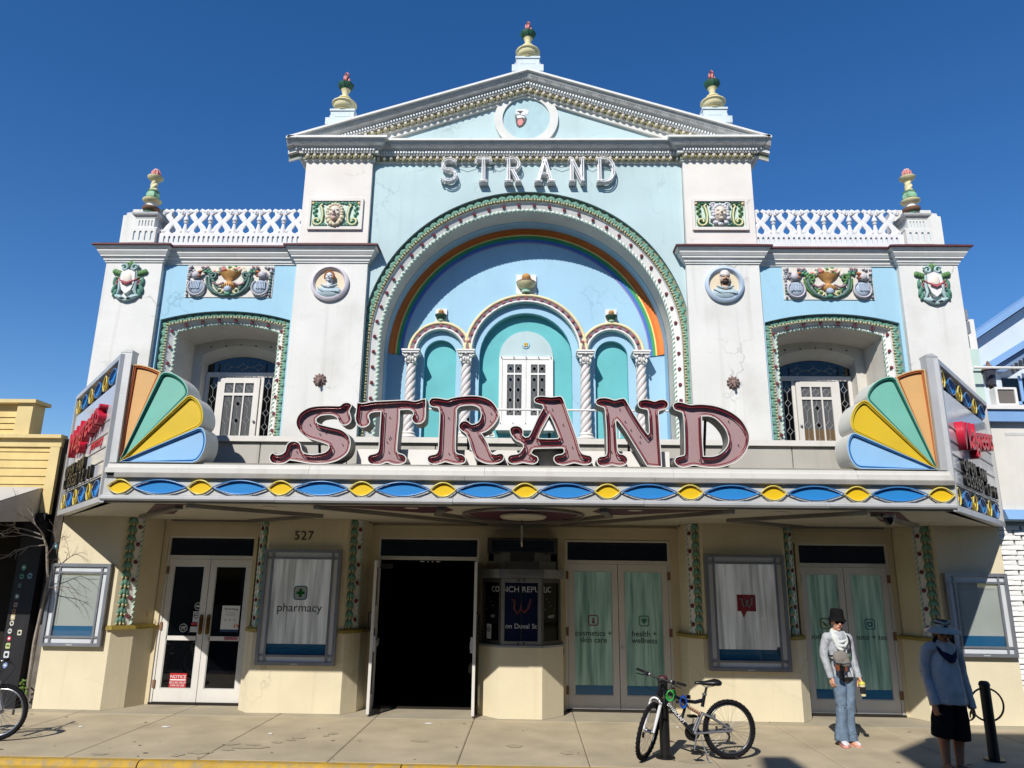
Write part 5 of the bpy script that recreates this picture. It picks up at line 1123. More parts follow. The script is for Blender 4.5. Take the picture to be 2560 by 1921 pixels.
# ---- poster cases
FRM = M('case_frame_grey', '8b8d93', .35, metal=.55, var=.1, scale=6, streak=.15); MATW = M('case_mat_white', 'c6c9cd', .3, var=.05)
CASEB = M('case_back_offwhite', 'c3c4be', .25, var=.06, scale=2, blotch=.3, bcol='a9a89f')
def poster_case(x0, z0, x1, z1, label, kind, rz=0):
    t = thing('poster_case', label, 'poster case', ((x0+x1)/2, 0, z0))
    f = .05; m = .075
    R4 = lambda k: [(x0+k, z0+k), (x1-k, z0+k), (x1-k, z1-k), (x0+k, z1-k)]
    part('frame', MB().prism(R4(0), -.085, -.0, holes=[R4(f)[::-1]]), FRM, t)
    part('inner_frame', MB().prism(R4(f+m), -.075, -.0, holes=[R4(f+m+.03)[::-1]]), FRM, t)
    gx = [(x0+f+m-.0, x0+f+m+.03), (x1-f-m-.03, x1-f-m)]; gz = [(z0+f+m, z0+f+m+.03), (z1-f-m-.03, z1-f-m)]
    part('mat_strip', MB().box((x0+f, -.055, z1-f-m), (x1-f, -.02, z1-f)), MATW, t); part('mat_strip', MB().box((x0+f, -.055, z0+f), (x1-f, -.02, z0+f+m)), MATW, t)
    part('mat_strip', MB().box((x0+f, -.054, z0+f+m), (x0+f+m, -.02, z1-f-m)), MATW, t); part('mat_strip', MB().box((x1-f-m, -.054, z0+f+m), (x1-f, -.02, z1-f-m)), MATW, t)
    b = MB()
    for a, c in gx: b.box((a, -.074, z0+f-.002), (c, -.03, z0+f+m)); b.box((a, -.074, z1-f-m), (c, -.03, z1-f+.002))
    for a, c in gz: b.box((x0+f-.002, -.0735, a), (x0+f+m, -.03, c)); b.box((x1-f-m, -.0735, a), (x1-f+.002, -.03, c))
    part('glazing_bar', b, FRM, t)
    k = f+m+.03; xa, xb, za, zb = x0+k, x1-k, z0+k, z1-k; c = (xa+xb)/2
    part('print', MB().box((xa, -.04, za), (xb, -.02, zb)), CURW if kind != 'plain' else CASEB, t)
    part('blue_band', MB().box((xa+.001, -.043, za), (xb-.001, -.0395, za+(.16 if kind != 'plain' else .15))), BLUEB, t)
    if kind == 'plain':
        b = MB()
        for e in ((xa+.04, za+.17, xa+.046, zb-.08), (xa+.04, zb-.085, xb-.04, zb-.08)): b.box((e[0], -.043, e[1]), (e[2], -.039, e[3]))
        part('faded_edge', b, M('faded_tan', 'aaa08c', .4), t)
    part('case_glass', MB().box((xa-.01, -.066, za-.01), (xb+.01, -.062, zb+.01)), glassmat('case_glass', 'f4f6f6', .02, False), t)
    part('latch', MB().box((c-.05, -.09, z0+.015), (c+.05, -.08, z0+.03)), ALU, t)
    return t, c
t, c = poster_case(-4.165, .70, -2.92, 2.46, 'poster case with a green cross and the word pharmacy over a curtain print', 'p')
part('emblem', MB().prism(rrect(c-.11, 1.675, c+.11, 1.895, .05, 5), -.046, -.042, holes=[rrect(c-.092, 1.693, c+.092, 1.877, .036, 5)[::-1]]), M('emblem_blue', '6e93ab', .5, var=0), t)
part('emblem_ground', MB().prism(rrect(c-.092, 1.693, c+.092, 1.877, .036, 5), -.044, -.041), WPRINT, t)
part('cross', MB().box((c-.065, -.047, 1.763), (c+.065, -.0445, 1.807)).box((c-.022, -.0472, 1.72), (c+.022, -.0447, 1.85)), M('cross_green', '177a33', .5, var=0), t)
put_text('pharmacy', .185, BPRINT, t, (c, -.044, 1.555), extr=.001)
t, c = poster_case(2.87, .72, 4.12, 2.47, 'poster case with a red W speech bubble over a curtain print', 'w')
part('emblem', MB().prism([(c-.145, 1.60), (c-.09, 1.60), (c-.055, 1.50), (c-.0, 1.60), (c+.145, 1.60), (c+.145, 1.85), (c-.145, 1.85)], -.046, -.042), RED, t)
b = MB()
for dx in (0, .005): b.tube([(c-.10, -.05, 1.775), (c-.07, -.05, 1.80), (c-.065, -.05, 1.73), (c-.045, -.05, 1.665), (c-.0, -.05, 1.70), (c+.015, -.05, 1.77), (c+.0, -.05, 1.775), (c+.0, -.05, 1.70), (c+.03, -.05, 1.66), (c+.075, -.05, 1.71), (c+.085, -.05, 1.80), (c+.11, -.05, 1.805)], .011, 6)
part('emblem_letter', b, WPRINT, t)
part('sticker_mark', MB().prism(ring(c+.45, 1.05, .03, 12), -.046, -.043), M('violet_print', '56407a', .5), t)
poster_case(-7.60, .93, -6.635, 2.195, 'empty poster case on the left end pier', 'plain')
poster_case(6.60, .98, 7.56, 2.22, 'empty poster case on the right end pier, crossed by a shadow', 'plain')

# ---- ticket booth between the doors
TB = thing('ticket_booth', 'cream based ticket booth with metal framed corner windows between the doorways', 'ticket booth', (-.03, .2, 0))
bp = [(-.70, .62), (-.70, .22), (-.36, -.15), (.30, -.15), (.64, .22), (.64, .62)]
part('base', MB().prism(bp, 0, 1.02, plane='xy'), CREAM, TB)
sp = [(x+(.015 if x > 0 else -.015), y-.015) for x, y in bp]
part('counter', MB().prism(sp, 1.02, 1.05, plane='xy'), GREYM, TB)
wf_ = [(-.66, .22), (-.345, -.13), (.285, -.13), (.60, .22)]
BFR = M('booth_bronze_frame', '56514b', .4, metal=.6, var=.15, scale=8); BAL2 = M('booth_alu_frame', '95928c', .38, metal=.6, var=.12, scale=8)
NAVY = M('booth_navy_print', '0b1130', .12, var=.1, spec=.5)
for k in range(3):
    a, c = Vector(wf_[k]), Vector(wf_[k+1]); d = (c-a); L = d.length; d.normalize(); ang = math.atan2(d.y, d.x)
    e = part('window_frame', MB().prism([(0, 1.05), (L, 1.05), (L, 2.05), (0, 2.05)], 0, .05, holes=[[(.055, 1.11), (.055, 1.985), (L-.055, 1.985), (L-.055, 1.11)]]), BAL2 if k == 1 else BFR, TB, loc=(a.x, a.y, 0), rot=(0, 0, ang))
    WL[e.name] = Vector((0, 0, 0))
    part('pane', MB().box((.05, .02, 1.10), (L-.05, .03, 1.99)), NAVY if k == 1 else BLACKG, e, local=True)
    if k == 1:
        part('mullion', MB().box((L/2-.004, .012, 1.11), (L/2+.004, .019, 1.985)), DKGREY, e, local=True)
        put_text('NCH REPU', .125, GW, e, (L/2-.005, .017, 1.88), extr=.001, local=True)
        put_text('on Duval St', .105, GW, e, (L/2, .017, 1.33), extr=.001, local=True)
        b = MB(); b.tube([(L/2-.15, .016, 1.72), (L/2-.10, .016, 1.73), (L/2-.11, .016, 1.60), (L/2-.06, .016, 1.52), (L/2-.01, .016, 1.58), (L/2+.0, .016, 1.68), (L/2+.0, .016, 1.58), (L/2+.05, .016, 1.54), (L/2+.11, .016, 1.60), (L/2+.15, .016, 1.74)], .018, 6)
        part('emblem_letter', b, M('dim_red_print', '5e1616', .5), e, local=True)
        for xx in (-.045, .045):
            for zz in (1.08, 2.02): part('knob', MB().blob((L/2+xx, -.012, zz), (.016, .014, .016), 0, 8, 5), DKGREY, e, 60, local=True)
    else:
        put_text('CO' if k == 0 else 'LIC', .125, GW, e, (L/2+.06*(1 if k == 0 else -1)*1.2, .017, 1.88), extr=.001, local=True)
        put_text('KEY' if k == 0 else 'WEST', .06, GREYT, e, (L/2+.02, .017, 1.47), extr=.001, local=True)
        for q in range(4): part('print_mark', MB().blob((.10+.05*((q*7) % 4), .018, 1.58+.055*q), (.007, .003, .007), 0, 6, 4), GW, e, local=True)
e = solo('notice_sticker', MB().box((-.055, -.003, 0), (.055, 0, .22)), GW, 'white no smoking card in the left pane of the ticket booth', 'sticker', loc=(-.535, .07, 1.13), rot=(0, 0, math.atan2(-.35, .315)))
WL[e.name] = Vector((0, 0, 0))
part('print_mark', MB().prism(ring(0, .14, .042, 16), -.006, -.004, holes=[ring(0, .14, .032, 16)[::-1]]).box((-.03, -.006, .134), (.03, -.004, .146)), BPRINT, e, local=True)
cp = [(-.72, .62), (-.72, .20), (-.385, -.20), (.33, -.20), (.66, .20), (.66, .62)]
part('cornice', MB().prism(cp, 2.055, 2.19, plane='xy').prism([(x*1.015, y-.012) for x, y in cp], 2.10, 2.115, plane='xy').prism([(x*1.015, y-.012) for x, y in cp], 2.14, 2.155, plane='xy'), BAL2, TB)
part('stepped_top', MB().prism([(-.60, .60), (-.60, .3), (-.30, .02), (.25, .02), (.53, .3), (.53, .60)], 2.19, 2.32, plane='xy'), M('booth_step_metal', '6b655c', .5, metal=.4, var=.2), TB)
part('stepped_top', MB().prism([(-.5, .60), (-.5, .4), (-.22, .18), (.18, .18), (.45, .4), (.45, .60)], 2.32, 2.46, plane='xy'), BFR, TB)
tf_ = part('transom_frame', MB().prism([(-.60, 2.44), (.56, 2.44), (.56, 2.70), (-.60, 2.70)], .30, .60, holes=[[(-.53, 2.48), (-.53, 2.66), (.49, 2.66), (.49, 2.48)]]), BFR, TB)
part('pane', MB().box((-.54, .34, 2.475), (.50, .36, 2.665)), BLACKG, tf_)
part('inner_post', MB().box((-.56, .5, 1.05), (.5, .6, 2.4)), INT, TB)

# ------------------------------------------------------------------ marquee
MQ = thing('marquee', 'projecting theatre marquee with blue and yellow lozenge band', 'marquee', (0, -1.3, 2.95))
SOF = M('soffit_paint', 'b7b2a4', .55, var=.08, scale=1.5, blotch=.3, bcol='96917f')
part('soffit', MB().prism([(-7.52, -.02), (-5.48, -2.56), (5.48, -2.56), (7.52, -.02), (6.2, .62), (-6.2, .62)], 2.95, 2.99, plane='xy'), SOF, MQ)
part('deck', MB().prism([(-7.4, 0.0), (-5.4, -2.45), (5.4, -2.45), (7.4, 0.0)], 3.44, 3.50, plane='xy'), M('deck_grey', '8b8880', .8, var=.15), MQ)
part('fascia', MB().box((-5.5, -2.57, 2.98), (5.5, -2.46, 3.35)), DKGREY, MQ)
xs_ = [-5.5, -3.2, -.9, 1.55, 3.9, 5.5]
for i, (a, c) in enumerate(zip(xs_, xs_[1:])):
    j = .004*(i % 2)
    part('bottom_trim', MB().prism([(-2.56, 2.975-j), (-2.63-j, 2.975-j), (-2.645-j, 2.995), (-2.645-j, 3.02), (-2.62, 3.045), (-2.56, 3.05)], a+.002, c-.002, plane='yz'), ALU, MQ)
    part('fascia_panel', MB().box((a+.002, -2.585, 3.05), (c-.002, -2.572, 3.262)), M('fascia_aluminium', 'c2c2c0', .4, metal=.2, var=.12, scale=3, streak=.3), MQ)
    part('top_trim', MB().prism([(-2.50, 3.262), (-2.63, 3.262), (-2.645-j, 3.275), (-2.645-j, 3.325), (-2.63, 3.335), (-2.50, 3.34)], a+.15, c+.147 if i < 4 else c, plane='yz'), M('grey_trim_sheet', '9a968f', .4, metal=.3, var=.15, scale=3, streak=.25), MQ)
    part('upper_trim', MB().prism([(-2.44, 3.335), (-2.61, 3.34), (-2.61+j, 3.405), (-2.58, 3.41), (-2.575, 3.46), (-2.44, 3.475)], a+.4 if i else a, c+.397 if i < 4 else c, plane='yz'), PLATE, MQ)
def lens(hw, hh, n=14):
    g = lambda u: hh*(1-u*u)**1.04
    return [(hw*(1-2*k/n), g(1-2*k/n)) for k in range(n+1)]+[(-hw*(1-2*k/n), -g(1-2*k/n)) for k in range(1, n)]
LZY = M('lozenge_yellow', 'd8b41c', .4, var=.05); LZB = M('lozenge_blue', '2a7fc0', .4, var=.04)
NTY = M('neon_yellow_tube', 'c9b85e', .25, var=.1); NTB = M('neon_blue_tube', '3f74a8', .25, var=.1)
def lozenge(parent, x, z, hw, hh, col, tub, y=-2.585, cache={}):
    k = (round(hw, 3), round(hh, 3), col.name)
    if k not in cache:
        P = lens(hw*.86, hh*.80)
        f = MB().prism(P, -.008, 0).mesh('lozenge', col, None); Q = lens(hw, hh)
        b = MB(); b.tube([(px, -.036, pz) for px, pz in Q], .010, 7, 0, closed=True)
        for q in range(0, len(Q), 4): b.tube([(Q[q][0], 0, Q[q][1]), (Q[q][0], -.036, Q[q][1])], .005, 5, 1)
        P2 = lens(hw*.92, hh*.92)
        cache[k] = (f, b.mesh('neon_tube', [tub, GREYM], 60), MB().prism(P2, -.02, 0, holes=[[(p*.93, q*.88) for p, q in P2][::-1]]).mesh('tray_rim', col))
    f, tb, rim = cache[k]; o = link('lozenge', f, parent, (x, y, z)); link('neon_tube', tb, o, (x, y, z)); link('tray_rim', rim, o, (x, y, z)); return o
for i in range(11):
    lozenge(MQ, -5.27+i*1.06, 3.155, .165, .089, LZY, NTY)
    if i < 10: lozenge(MQ, -5.27+(i+.5)*1.06, 3.155, .36, .089, LZB, NTB)
# parapet on the marquee roof
for k in range(8):
    a = -5.2+k*1.3; part('parapet_panel', MB().box((a+.008, -1.45, 3.5), (a+1.292, -1.40, 3.955)), M('parapet_grey_panel', 'aeaba3', .5, var=.08, scale=1.5, streak=.25), MQ)
part('parapet_core', MB().box((-5.2, -1.41, 3.5), (5.2, -1.34, 3.95)), WHITE, MQ)
part('coping', MB().prism([(-1.50, 3.965), (-1.50, 4.045), (-1.30, 4.07), (-1.30, 3.955)], -5.25, 5.25, plane='yz'), M('coping_white', 'd2cfc8', .6, var=.06, scale=2, streak=.2), MQ)
part('raceway', MB().box((-2.28, -2.2, 3.5), (1.98, -1.95, 3.745)), TRIMW, MQ)
part('handrail', MB().tube([(-3.0, -1.5, 4.47), (2.6, -1.5, 4.47)], .016, 8), TRIMW, MQ, 40)
for x in (-3.0, -1.1, .2, 1.4, 2.6): part('rail_post', MB().tube([(x, -1.5, 4.05), (x, -1.5, 4.47)], .013, 6), TRIMW, MQ, 40)
# shell-shaped floodlight on the coping
part('floodlight_fan', MB().prism([(-.56+.13*math.cos(PI*k/10), 4.07+.13*math.sin(PI*k/10)) for k in range(11)], -1.44, -1.40), TRIMW, MQ)
b = MB()
for k in range(1, 10): b.box((0, -1.446, .05), (.008, -1.441, .115)); o = len(b.v)-8; b.tf(Matrix.Translation((-.56, 0, 4.07)) @ Matrix.Rotation(PI/2-PI*k/10, 4, 'Y'), o)
part('floodlight_slot', b, BLACK, MQ)
# soffit decoration: neon channels, maroon fields, downlights
MAR = M('soffit_maroon', '4a1f33', .5, var=.12); CHN = M('soffit_channel', '7c7873', .4, metal=.4, var=.15)
def chan(p, q, w=.05, h=.05): 
    d = (Vector(q)-Vector(p)); n = Vector((-d.y, d.x)).normalized()*w
    part('neon_channel', MB().prism([(p[0]-n.x, p[1]-n.y), (p[0]+n.x, p[1]+n.y), (q[0]+n.x, q[1]+n.y), (q[0]-n.x, q[1]-n.y)], 2.95-h, 2.9495, plane='xy'), CHN, MQ)
def flat(pts, mat, nm, z=2.946): return part(nm, MB().prism(pts, z-.002, z+.003, plane='xy'), mat, MQ)
for s in (-1, 1):
    flat([(s*2.6, -2.45), (s*1.0, -2.45), (s*.95, -2.0), (s*1.15, -1.55), (s*.55, .3)][:4]+[(s*1.45, -1.5)], MAR, 'maroon_field')
    chan((s*2.7, -2.5), (s*.65, .45)); chan((s*1.05, -2.5), (s*1.22, -1.55)); chan((s*1.22, -1.55), (s*.4, .1))
    chan((s*4.4, -2.5), (s*3.05, -1.0)); chan((s*3.05, -1.0), (s*4.6, .35)); chan((s*4.6, -2.3), (s*6.1, -.35)); flat([(s*4.45, -2.45), (s*4.85, -2.45), (s*5.75, -.9), (s*5.4, -.75)], MAR, 'maroon_field')
    chan((s*2.6, .5), (s*6.0, .5), .04, .03)
EL = lambda a, b_, n=40: [(a*math.cos(2*PI*k/n), -1.35+b_*math.sin(2*PI*k/n)) for k in range(n)]
flat(EL(.80, 1.12), MAR, 'maroon_oval', 2.946)
part('neon_ring', MB().tube([(x, y, 2.925) for x, y in EL(.86, 1.2)], .022, 6, closed=True), CHN, MQ, 50); part('neon_ring', MB().tube([(x, y, 2.92) for x, y in EL(.32, .55)], .02, 6, closed=True), M('pale_ring', 'b5afa5', .4), MQ, 50)
part('oval_plate', MB().prism(EL(.30, .52), 2.90, 2.948, plane='xy'), SOF, MQ)
for x, y in ((-1.48, -2.3), (0, -2.42), (1.48, -2.3), (-3.4, -2.2), (3.4, -2.2), (-4.9, -1.6), (4.9, -1.6), (-6.3, -.6), (6.3, -.6), (-3.3, .3), (0, .35), (3.3, .3)):
    part('downlight', MB().lathe([(.095, 2.94), (.095, 2.951), (.07, 2.951)], (x, y, 0), 18), M('downlight_white', 'cfcac0', .5, var=.05), MQ, 40)
hs = thing('hanging_sign', 'thin pale sign board hanging edge on from the middle of the marquee ceiling', 'sign', (.0, -.9, 2.55))
part('board', MB().prism([(-1.25, 2.56), (-.60, 2.52), (-.60, 2.74), (-1.25, 2.80)], -.035, -.012, plane='yz'), M('hanging_board', 'a8a49a', .6, var=.2, scale=10), hs)
part('hook', MB().tube([(-.02, -1.0, 2.76), (-.02, -1.0, 2.92)], .008, 5), DKGREY, hs)
sc = thing('security_camera', 'white dome security camera under the right end of the marquee', 'security camera', (4.85, -2.1, 2.95))
part('mount', MB().lathe([(.085, 2.90), (.085, 2.949)], (4.85, -2.15, 0), 18), TRIMW, sc, 40); part('dome', MB().lathe([(.0, 2.80), (.03, 2.805), (.055, 2.83), (.065, 2.86), (.068, 2.90)], (4.85, -2.15, 0), 18), glassmat('smoked_dome', '17171a', .05), sc, 60)

# ---- marquee side signs with changeable letters
def marquee_sign(s):
    lab = ('right' if s > 0 else 'left')
    F = Vector((s*5.50, -2.585)); B = Vector((s*7.66, -.02)); o, e = (F, B) if s > 0 else (B, F)
    d = (e-o); L = d.length; ang = math.atan2(d.y, d.x); Z0 = 2.95
    t = thing('marquee_sign', f'{lab} angled marquee board with red script and black changeable letters', 'sign', (o.x, o.y, Z0), ang)
    H = 2.02
    P = lambda nm, b, m, sm=None: part(nm, b, m, t, sm, local=True)
    fr = P('frame', MB().prism([(0, 0), (L, 0), (L, H), (0, H)], -.03, .13, holes=[[(.08, .07), (.08, H-.07), (L-.08, H-.07), (L-.08, .07)]]), ALU)
    P('back', MB().box((.02, .06, .02), (L-.02, .14, H-.02)), DKGREY)
    P('board', MB().box((.14, .0, .36), (L-.14, .06, 1.64)), M('sign_board_white', 'c4c6ca', .12, var=.04, scale=2, blotch=.15, bcol='a9abb0'))
    for k in range(5): P('letter_rail', MB().box((.14, -.012, .38+.19*k), (L-.14, .0, .395+.19*k)), M('rail_grey', '9d9c9a', .4))
    n = 3
    for zz in (.21, 1.79):
        for k in range(n):
            w = (L-.2)/n; x = .1+w*(k+.5)
            ob = lozenge(t, 0, 0, .26, .115, LZB, NTB, y=0); ob.location = (x+w*.15, .03, zz)
            oy = lozenge(t, 0, 0, .13, .115, LZY, NTY, y=0); oy.location = (x-w*.36, .03, zz)
            for q in (ob, oy):
                for ch in q.children: ch.location = (0, 0, 0)
    RS = M('script_red', 'b81d38', .35, var=.04); 
    lt = part('lettering', text('Walgreens', .46, .05, .30, space=.95, off=.002).copy(), RS, t, local=True)
    lt.data.materials.clear(); lt.data.materials.append(RS); lt.location = (L*.5, -.055, 1.17); lt.rotation_euler = (PI/2, R(-7), 0); lt.scale = (1.22, 1.2, 1)
    if s < 0:
        me = text('pharmacy', .22, .004, .25).copy(); me.materials.clear(); me.materials.append(RS); link('lettering', me, t, (L*.72, -.006, .90), (PI/2, 0, 0), True)
    BL = M('sign_letter_black', '131313', .4, var=0)
    for zz, w in ((.665, ('OPEN 9AM',)), (.475, ('CLOSED 12 11' if s > 0 else 'C OSED 12 11',))):
        x = L*.22 if s > 0 else L*.12
        for ch in w[0]:
            if ch != ' ':
                me = text(ch, .25, .022, off=.006).copy(); me.materials.clear(); me.materials.append(BL)
                link('letter', me, t, (x, -.03, zz), (PI/2, 0, 0), True)
            x += .205 if ch != ' ' else .16
    # corner column and its cap
    xf = 0 if s > 0 else L
    return t
for s in (-1, 1):
    marquee_sign(s)
    part('corner_column', MB().box((s*5.385, -2.57, 3.475), (s*5.545, -2.42, 5.0)), ALU, MQ)
    part('column_cap', MB().prism([(s*5.385, 5.0), (s*5.545, 5.0), (s*5.47, 5.05), (s*5.385, 5.03)], -2.575, -2.40), ALU, MQ)
    part('bottom_edge', MB().prism([(s*5.45, -2.62), (s*5.51, -2.61), (s*7.68, -.03), (s*7.58, -.02)], 2.948, 3.03, plane='xy'), ALU, MQ)
# ---- fan signs
FAN = [(90, 72, 1.36, 'orange', 'd0a56d', 'c4683c'), (72, 48.4, 1.335, 'teal', '74b5a5', '1f6b58'), (48.4, 25.2, 1.245, 'yellow', 'd3b32c', 'cdbb3c'), (25.2, 0, 1.15, 'pale blue', '8fbbe0', '3676b4')]
VAL = {90: 1.34, 72: 1.265, 48.4: 1.205, 25.2: 1.115, 0: .99}
for s in (-1, 1):
    t = thing('fan_sign', f'peacock fan sign of four coloured petals on the {"left" if s < 0 else "right"} end of the marquee', 'sign', (s*5.38, -2.5, 3.49))
    for a1, a0, rr, nm, col, tc in FAN:
        def petal(k, kr=1.0):
            P = []
            m0, m1 = R(a0), R(a1); mid = (m0+m1)/2; hw = (m1-m0)/2
            va, vb = VAL[a1], VAL[a0]
            for j in range(21):
                u = -1+2*j/20; ang = mid+hw*u; bul = math.sqrt(max(0, 1-u*u)) if a1 < 90 else math.sqrt(max(0, 1-((1+u)/2)**2))
                P.append((ang, vb+(va-vb)*(u+1)/2+.115*bul*(1 if a1 < 90 else .35)))
            return P
        pol = [(0, 0)]+[(rd*math.cos(an), rd*math.sin(an)) for an, rd in petal(0)]
        out = [(s*(5.38-x), z+3.49) for x, z in pol]
        if area(out) < 0: out = out[::-1]
        inn = inset(out, .016); inn2 = inset(out, .034)
        bd = part('petal', MB().prism(out, -2.52, -2.12, holes=[inn[::-1]], ms=0), [M('petal_cream_side', 'd0cdc2', .5, var=.05)], t, label=f'{nm} petal')
        part('petal_rim', MB().prism(inset(out, .002), -2.526, -2.5195, holes=[inn[::-1]]), M('rim_'+nm.replace(' ', '_'), col, .4, var=.04), bd)
        part('petal_wall', MB().prism(inset(out, .013), -2.515, -2.475, holes=[inset(out, .018)[::-1]]), M('rim_'+nm.replace(' ', '_'), col), bd)
        part('petal_face', MB().prism(inset(out, .0145), -2.487, -2.475), M('face_'+nm.replace(' ', '_'), col, .38, var=.06, scale=2, blotch=.15, bcol='a58d58'), bd)
        tb = MB().tube([(x, -2.505, z) for x, z in inn2], .0105, 6, closed=True)
        part('neon_tube', tb, M('fan_neon_'+nm.replace(' ', '_'), tc, .3), bd, 60)
        b = MB()
        for q in range(0, len(inn2), 3): b.tube([(inn2[q][0], -2.48, inn2[q][1]), (inn2[q][0], -2.505, inn2[q][1])], .006, 5)
        part('tube_support', b, DKGREY, bd)

# ---- the big channel-letter word
LETTERS={'S':[[-3347,3652,-3313,3624,-3273,3622,-3230,3633,-3198,3661,-3187,3695,-3178,3746,-3148,3789,-3093,3807,-3036,3798,-2995,3770,-2974,3725,-2959,3680,-2928,3649,-2877,3634,-2809,3629,-2742,3637,-2665,3655,-2618,3689,-2603,3723,-2619,3751,-2652,3768,-2698,3784,-2813,3817,-2905,3845,-2977,3889,-3026,3940,-3063,3997,-3079,4054,-3073,4117,-3046,4175,-2994,4227,-2918,4269,-2828,4290,-2715,4297,-2590,4298,-2505,4297,-2477,4315,-2450,4336,-2400,4346,-2353,4331,-2326,4296,-2346,4258,-2357,4221,-2343,4175,-2325,4118,-2330,4072,-2362,4037,-2406,4019,-2457,4031,-2493,4065,-2513,4105,-2532,4133,-2579,4156,-2637,4164,-2704,4158,-2760,4143,-2800,4108,-2797,4074,-2769,4049,-2717,4032,-2625,4010,-2533,3990,-2453,3968,-2388,3928,-2345,3883,-2319,3827,-2312,3765,-2322,3697,-2351,3635,-2414,3579,-2500,3533,-2609,3504,-2720,3494,-2832,3499,-2945,3516,-3047,3534,-3121,3542,-3162,3510,-3216,3490,-3289,3487,-3352,3503,-3386,3542,-3397,3586,-3380,3626]],
'T':[[-2269,4349,-2217,4338,-2161,4338,-2110,4350,-2037,4362,-1833,4375,-1618,4385,-1539,4378,-1482,4370,-1431,4380,-1381,4396,-1325,4407,-1321,4344,-1319,4252,-1319,4160,-1329,4103,-1366,4062,-1411,4048,-1462,4056,-1497,4090,-1513,4130,-1503,4164,-1490,4195,-1507,4225,-1549,4243,-1611,4243,-1673,4238,-1670,4066,-1679,3906,-1683,3770,-1681,3686,-1655,3656,-1593,3637,-1557,3598,-1553,3553,-1576,3520,-1630,3497,-1696,3493,-1764,3507,-1809,3523,-1853,3508,-1907,3491,-1974,3490,-2036,3504,-2072,3543,-2080,3593,-2054,3627,-2005,3642,-1961,3656,-1939,3689,-1934,3768,-1935,3972,-1934,4213,-2005,4210,-2067,4194,-2093,4160,-2079,4114,-2067,4074,-2085,4028,-2134,3999,-2190,3998,-2237,4027,-2269,4084,-2278,4141,-2272,4222]],
'R':[[-1254,4415,-1192,4420,-1124,4413,-1072,4402,-1027,4400,-977,4419,-898,4435,-830,4444,-740,4451,-627,4448,-525,4426,-445,4386,-387,4328,-347,4260,-331,4202,-339,4134,-377,4065,-437,3996,-503,3950,-558,3929,-524,3882,-472,3792,-443,3714,-414,3664,-369,3652,-320,3665,-281,3665,-253,3638,-250,3604,-268,3565,-318,3532,-394,3514,-483,3519,-561,3546,-628,3590,-674,3656,-704,3734,-728,3813,-752,3880,-770,3916,-804,3942,-844,3970,-871,4009,-869,4049,-837,4090,-787,4105,-742,4090,-707,4062,-673,4059,-618,4082,-586,4129,-576,4189,-588,4249,-617,4283,-669,4306,-736,4311,-815,4302,-865,4288,-899,4253,-900,4072,-903,3868,-902,3755,-897,3682,-868,3654,-812,3644,-767,3611,-755,3566,-776,3527,-830,3508,-913,3509,-980,3525,-1034,3536,-1080,3521,-1157,3501,-1223,3509,-1269,3539,-1280,3589,-1261,3623,-1218,3640,-1168,3652,-1144,3685,-1138,3753,-1136,3979,-1134,4150,-1142,4236,-1164,4274,-1209,4282,-1255,4293,-1285,4327,-1290,4374]],
'A':[[132,4396,152,4431,203,4451,265,4453,321,4445,377,4442,433,4449,490,4454,526,4434,557,4359,601,4221,666,4028,720,3859,757,3725,790,3672,839,3657,894,3643,921,3604,915,3554,870,3521,805,3512,739,3525,673,3538,607,3521,530,3506,453,3522,409,3561,398,3605,418,3638,459,3655,514,3664,540,3690,535,3723,515,3736,343,3732,166,3725,128,3708,109,3669,145,3644,189,3625,206,3586,189,3542,134,3517,57,3524,-3,3535,-64,3520,-130,3514,-185,3533,-211,3571,-208,3616,-176,3644,-120,3656,-65,3667,-27,3707,-5,3749,-8,3785,-45,3810,-100,3835,-157,3897,-182,3953,-186,3998,-158,4027,-108,4042,-52,4033,-13,4000,1,3949,-1,3909,30,3887,66,3895,93,3938,132,4024,187,4149,243,4253,265,4293,242,4328,186,4339,147,4356],[349,4179,388,4105,443,3969,471,3891,458,3874,343,3869,216,3872,205,3888,243,3979,299,4082]],
'N':[[963,4368,977,4408,1023,4432,1096,4438,1163,4427,1229,4407,1291,4424,1353,4434,1386,4400,1439,4297,1524,4149,1608,4013,1659,3943,1673,3957,1674,4059,1671,4173,1669,4241,1656,4270,1617,4277,1562,4292,1535,4332,1542,4378,1576,4407,1644,4419,1710,4408,1766,4394,1822,4414,1889,4418,1938,4387,1953,4341,1929,4295,1884,4271,1833,4260,1813,4231,1817,4117,1819,3891,1827,3668,1830,3508,1788,3496,1636,3506,1615,3533,1553,3643,1469,3787,1364,3966,1278,4090,1252,4121,1239,4101,1245,3999,1250,3830,1258,3713,1279,3676,1334,3663,1377,3625,1386,3581,1363,3531,1308,3503,1242,3502,1177,3515,1111,3501,1045,3495,991,3516,969,3566,981,3610,1020,3636,1075,3644,1101,3672,1105,3773,1104,3998,1096,4168,1090,4262,1071,4294,1026,4311,982,4333]],
'D':[[1999,4324,2016,4364,2067,4384,2133,4380,2199,4360,2254,4349,2321,4356,2421,4356,2554,4340,2685,4300,2803,4239,2897,4160,2958,4070,3000,3957,2998,3857,2964,3756,2898,3656,2805,3577,2694,3527,2572,3498,2442,3495,2334,3507,2253,3521,2181,3506,2104,3492,2040,3510,1998,3553,1994,3592,2012,3631,2057,3648,2112,3662,2129,3687,2136,3838,2140,4029,2137,4176,2124,4231,2083,4250,2028,4272],[2388,4184,2479,4185,2555,4157,2628,4090,2689,4000,2716,3899,2705,3809,2651,3731,2572,3675,2483,3652,2385,3653,2381,3896]],
}

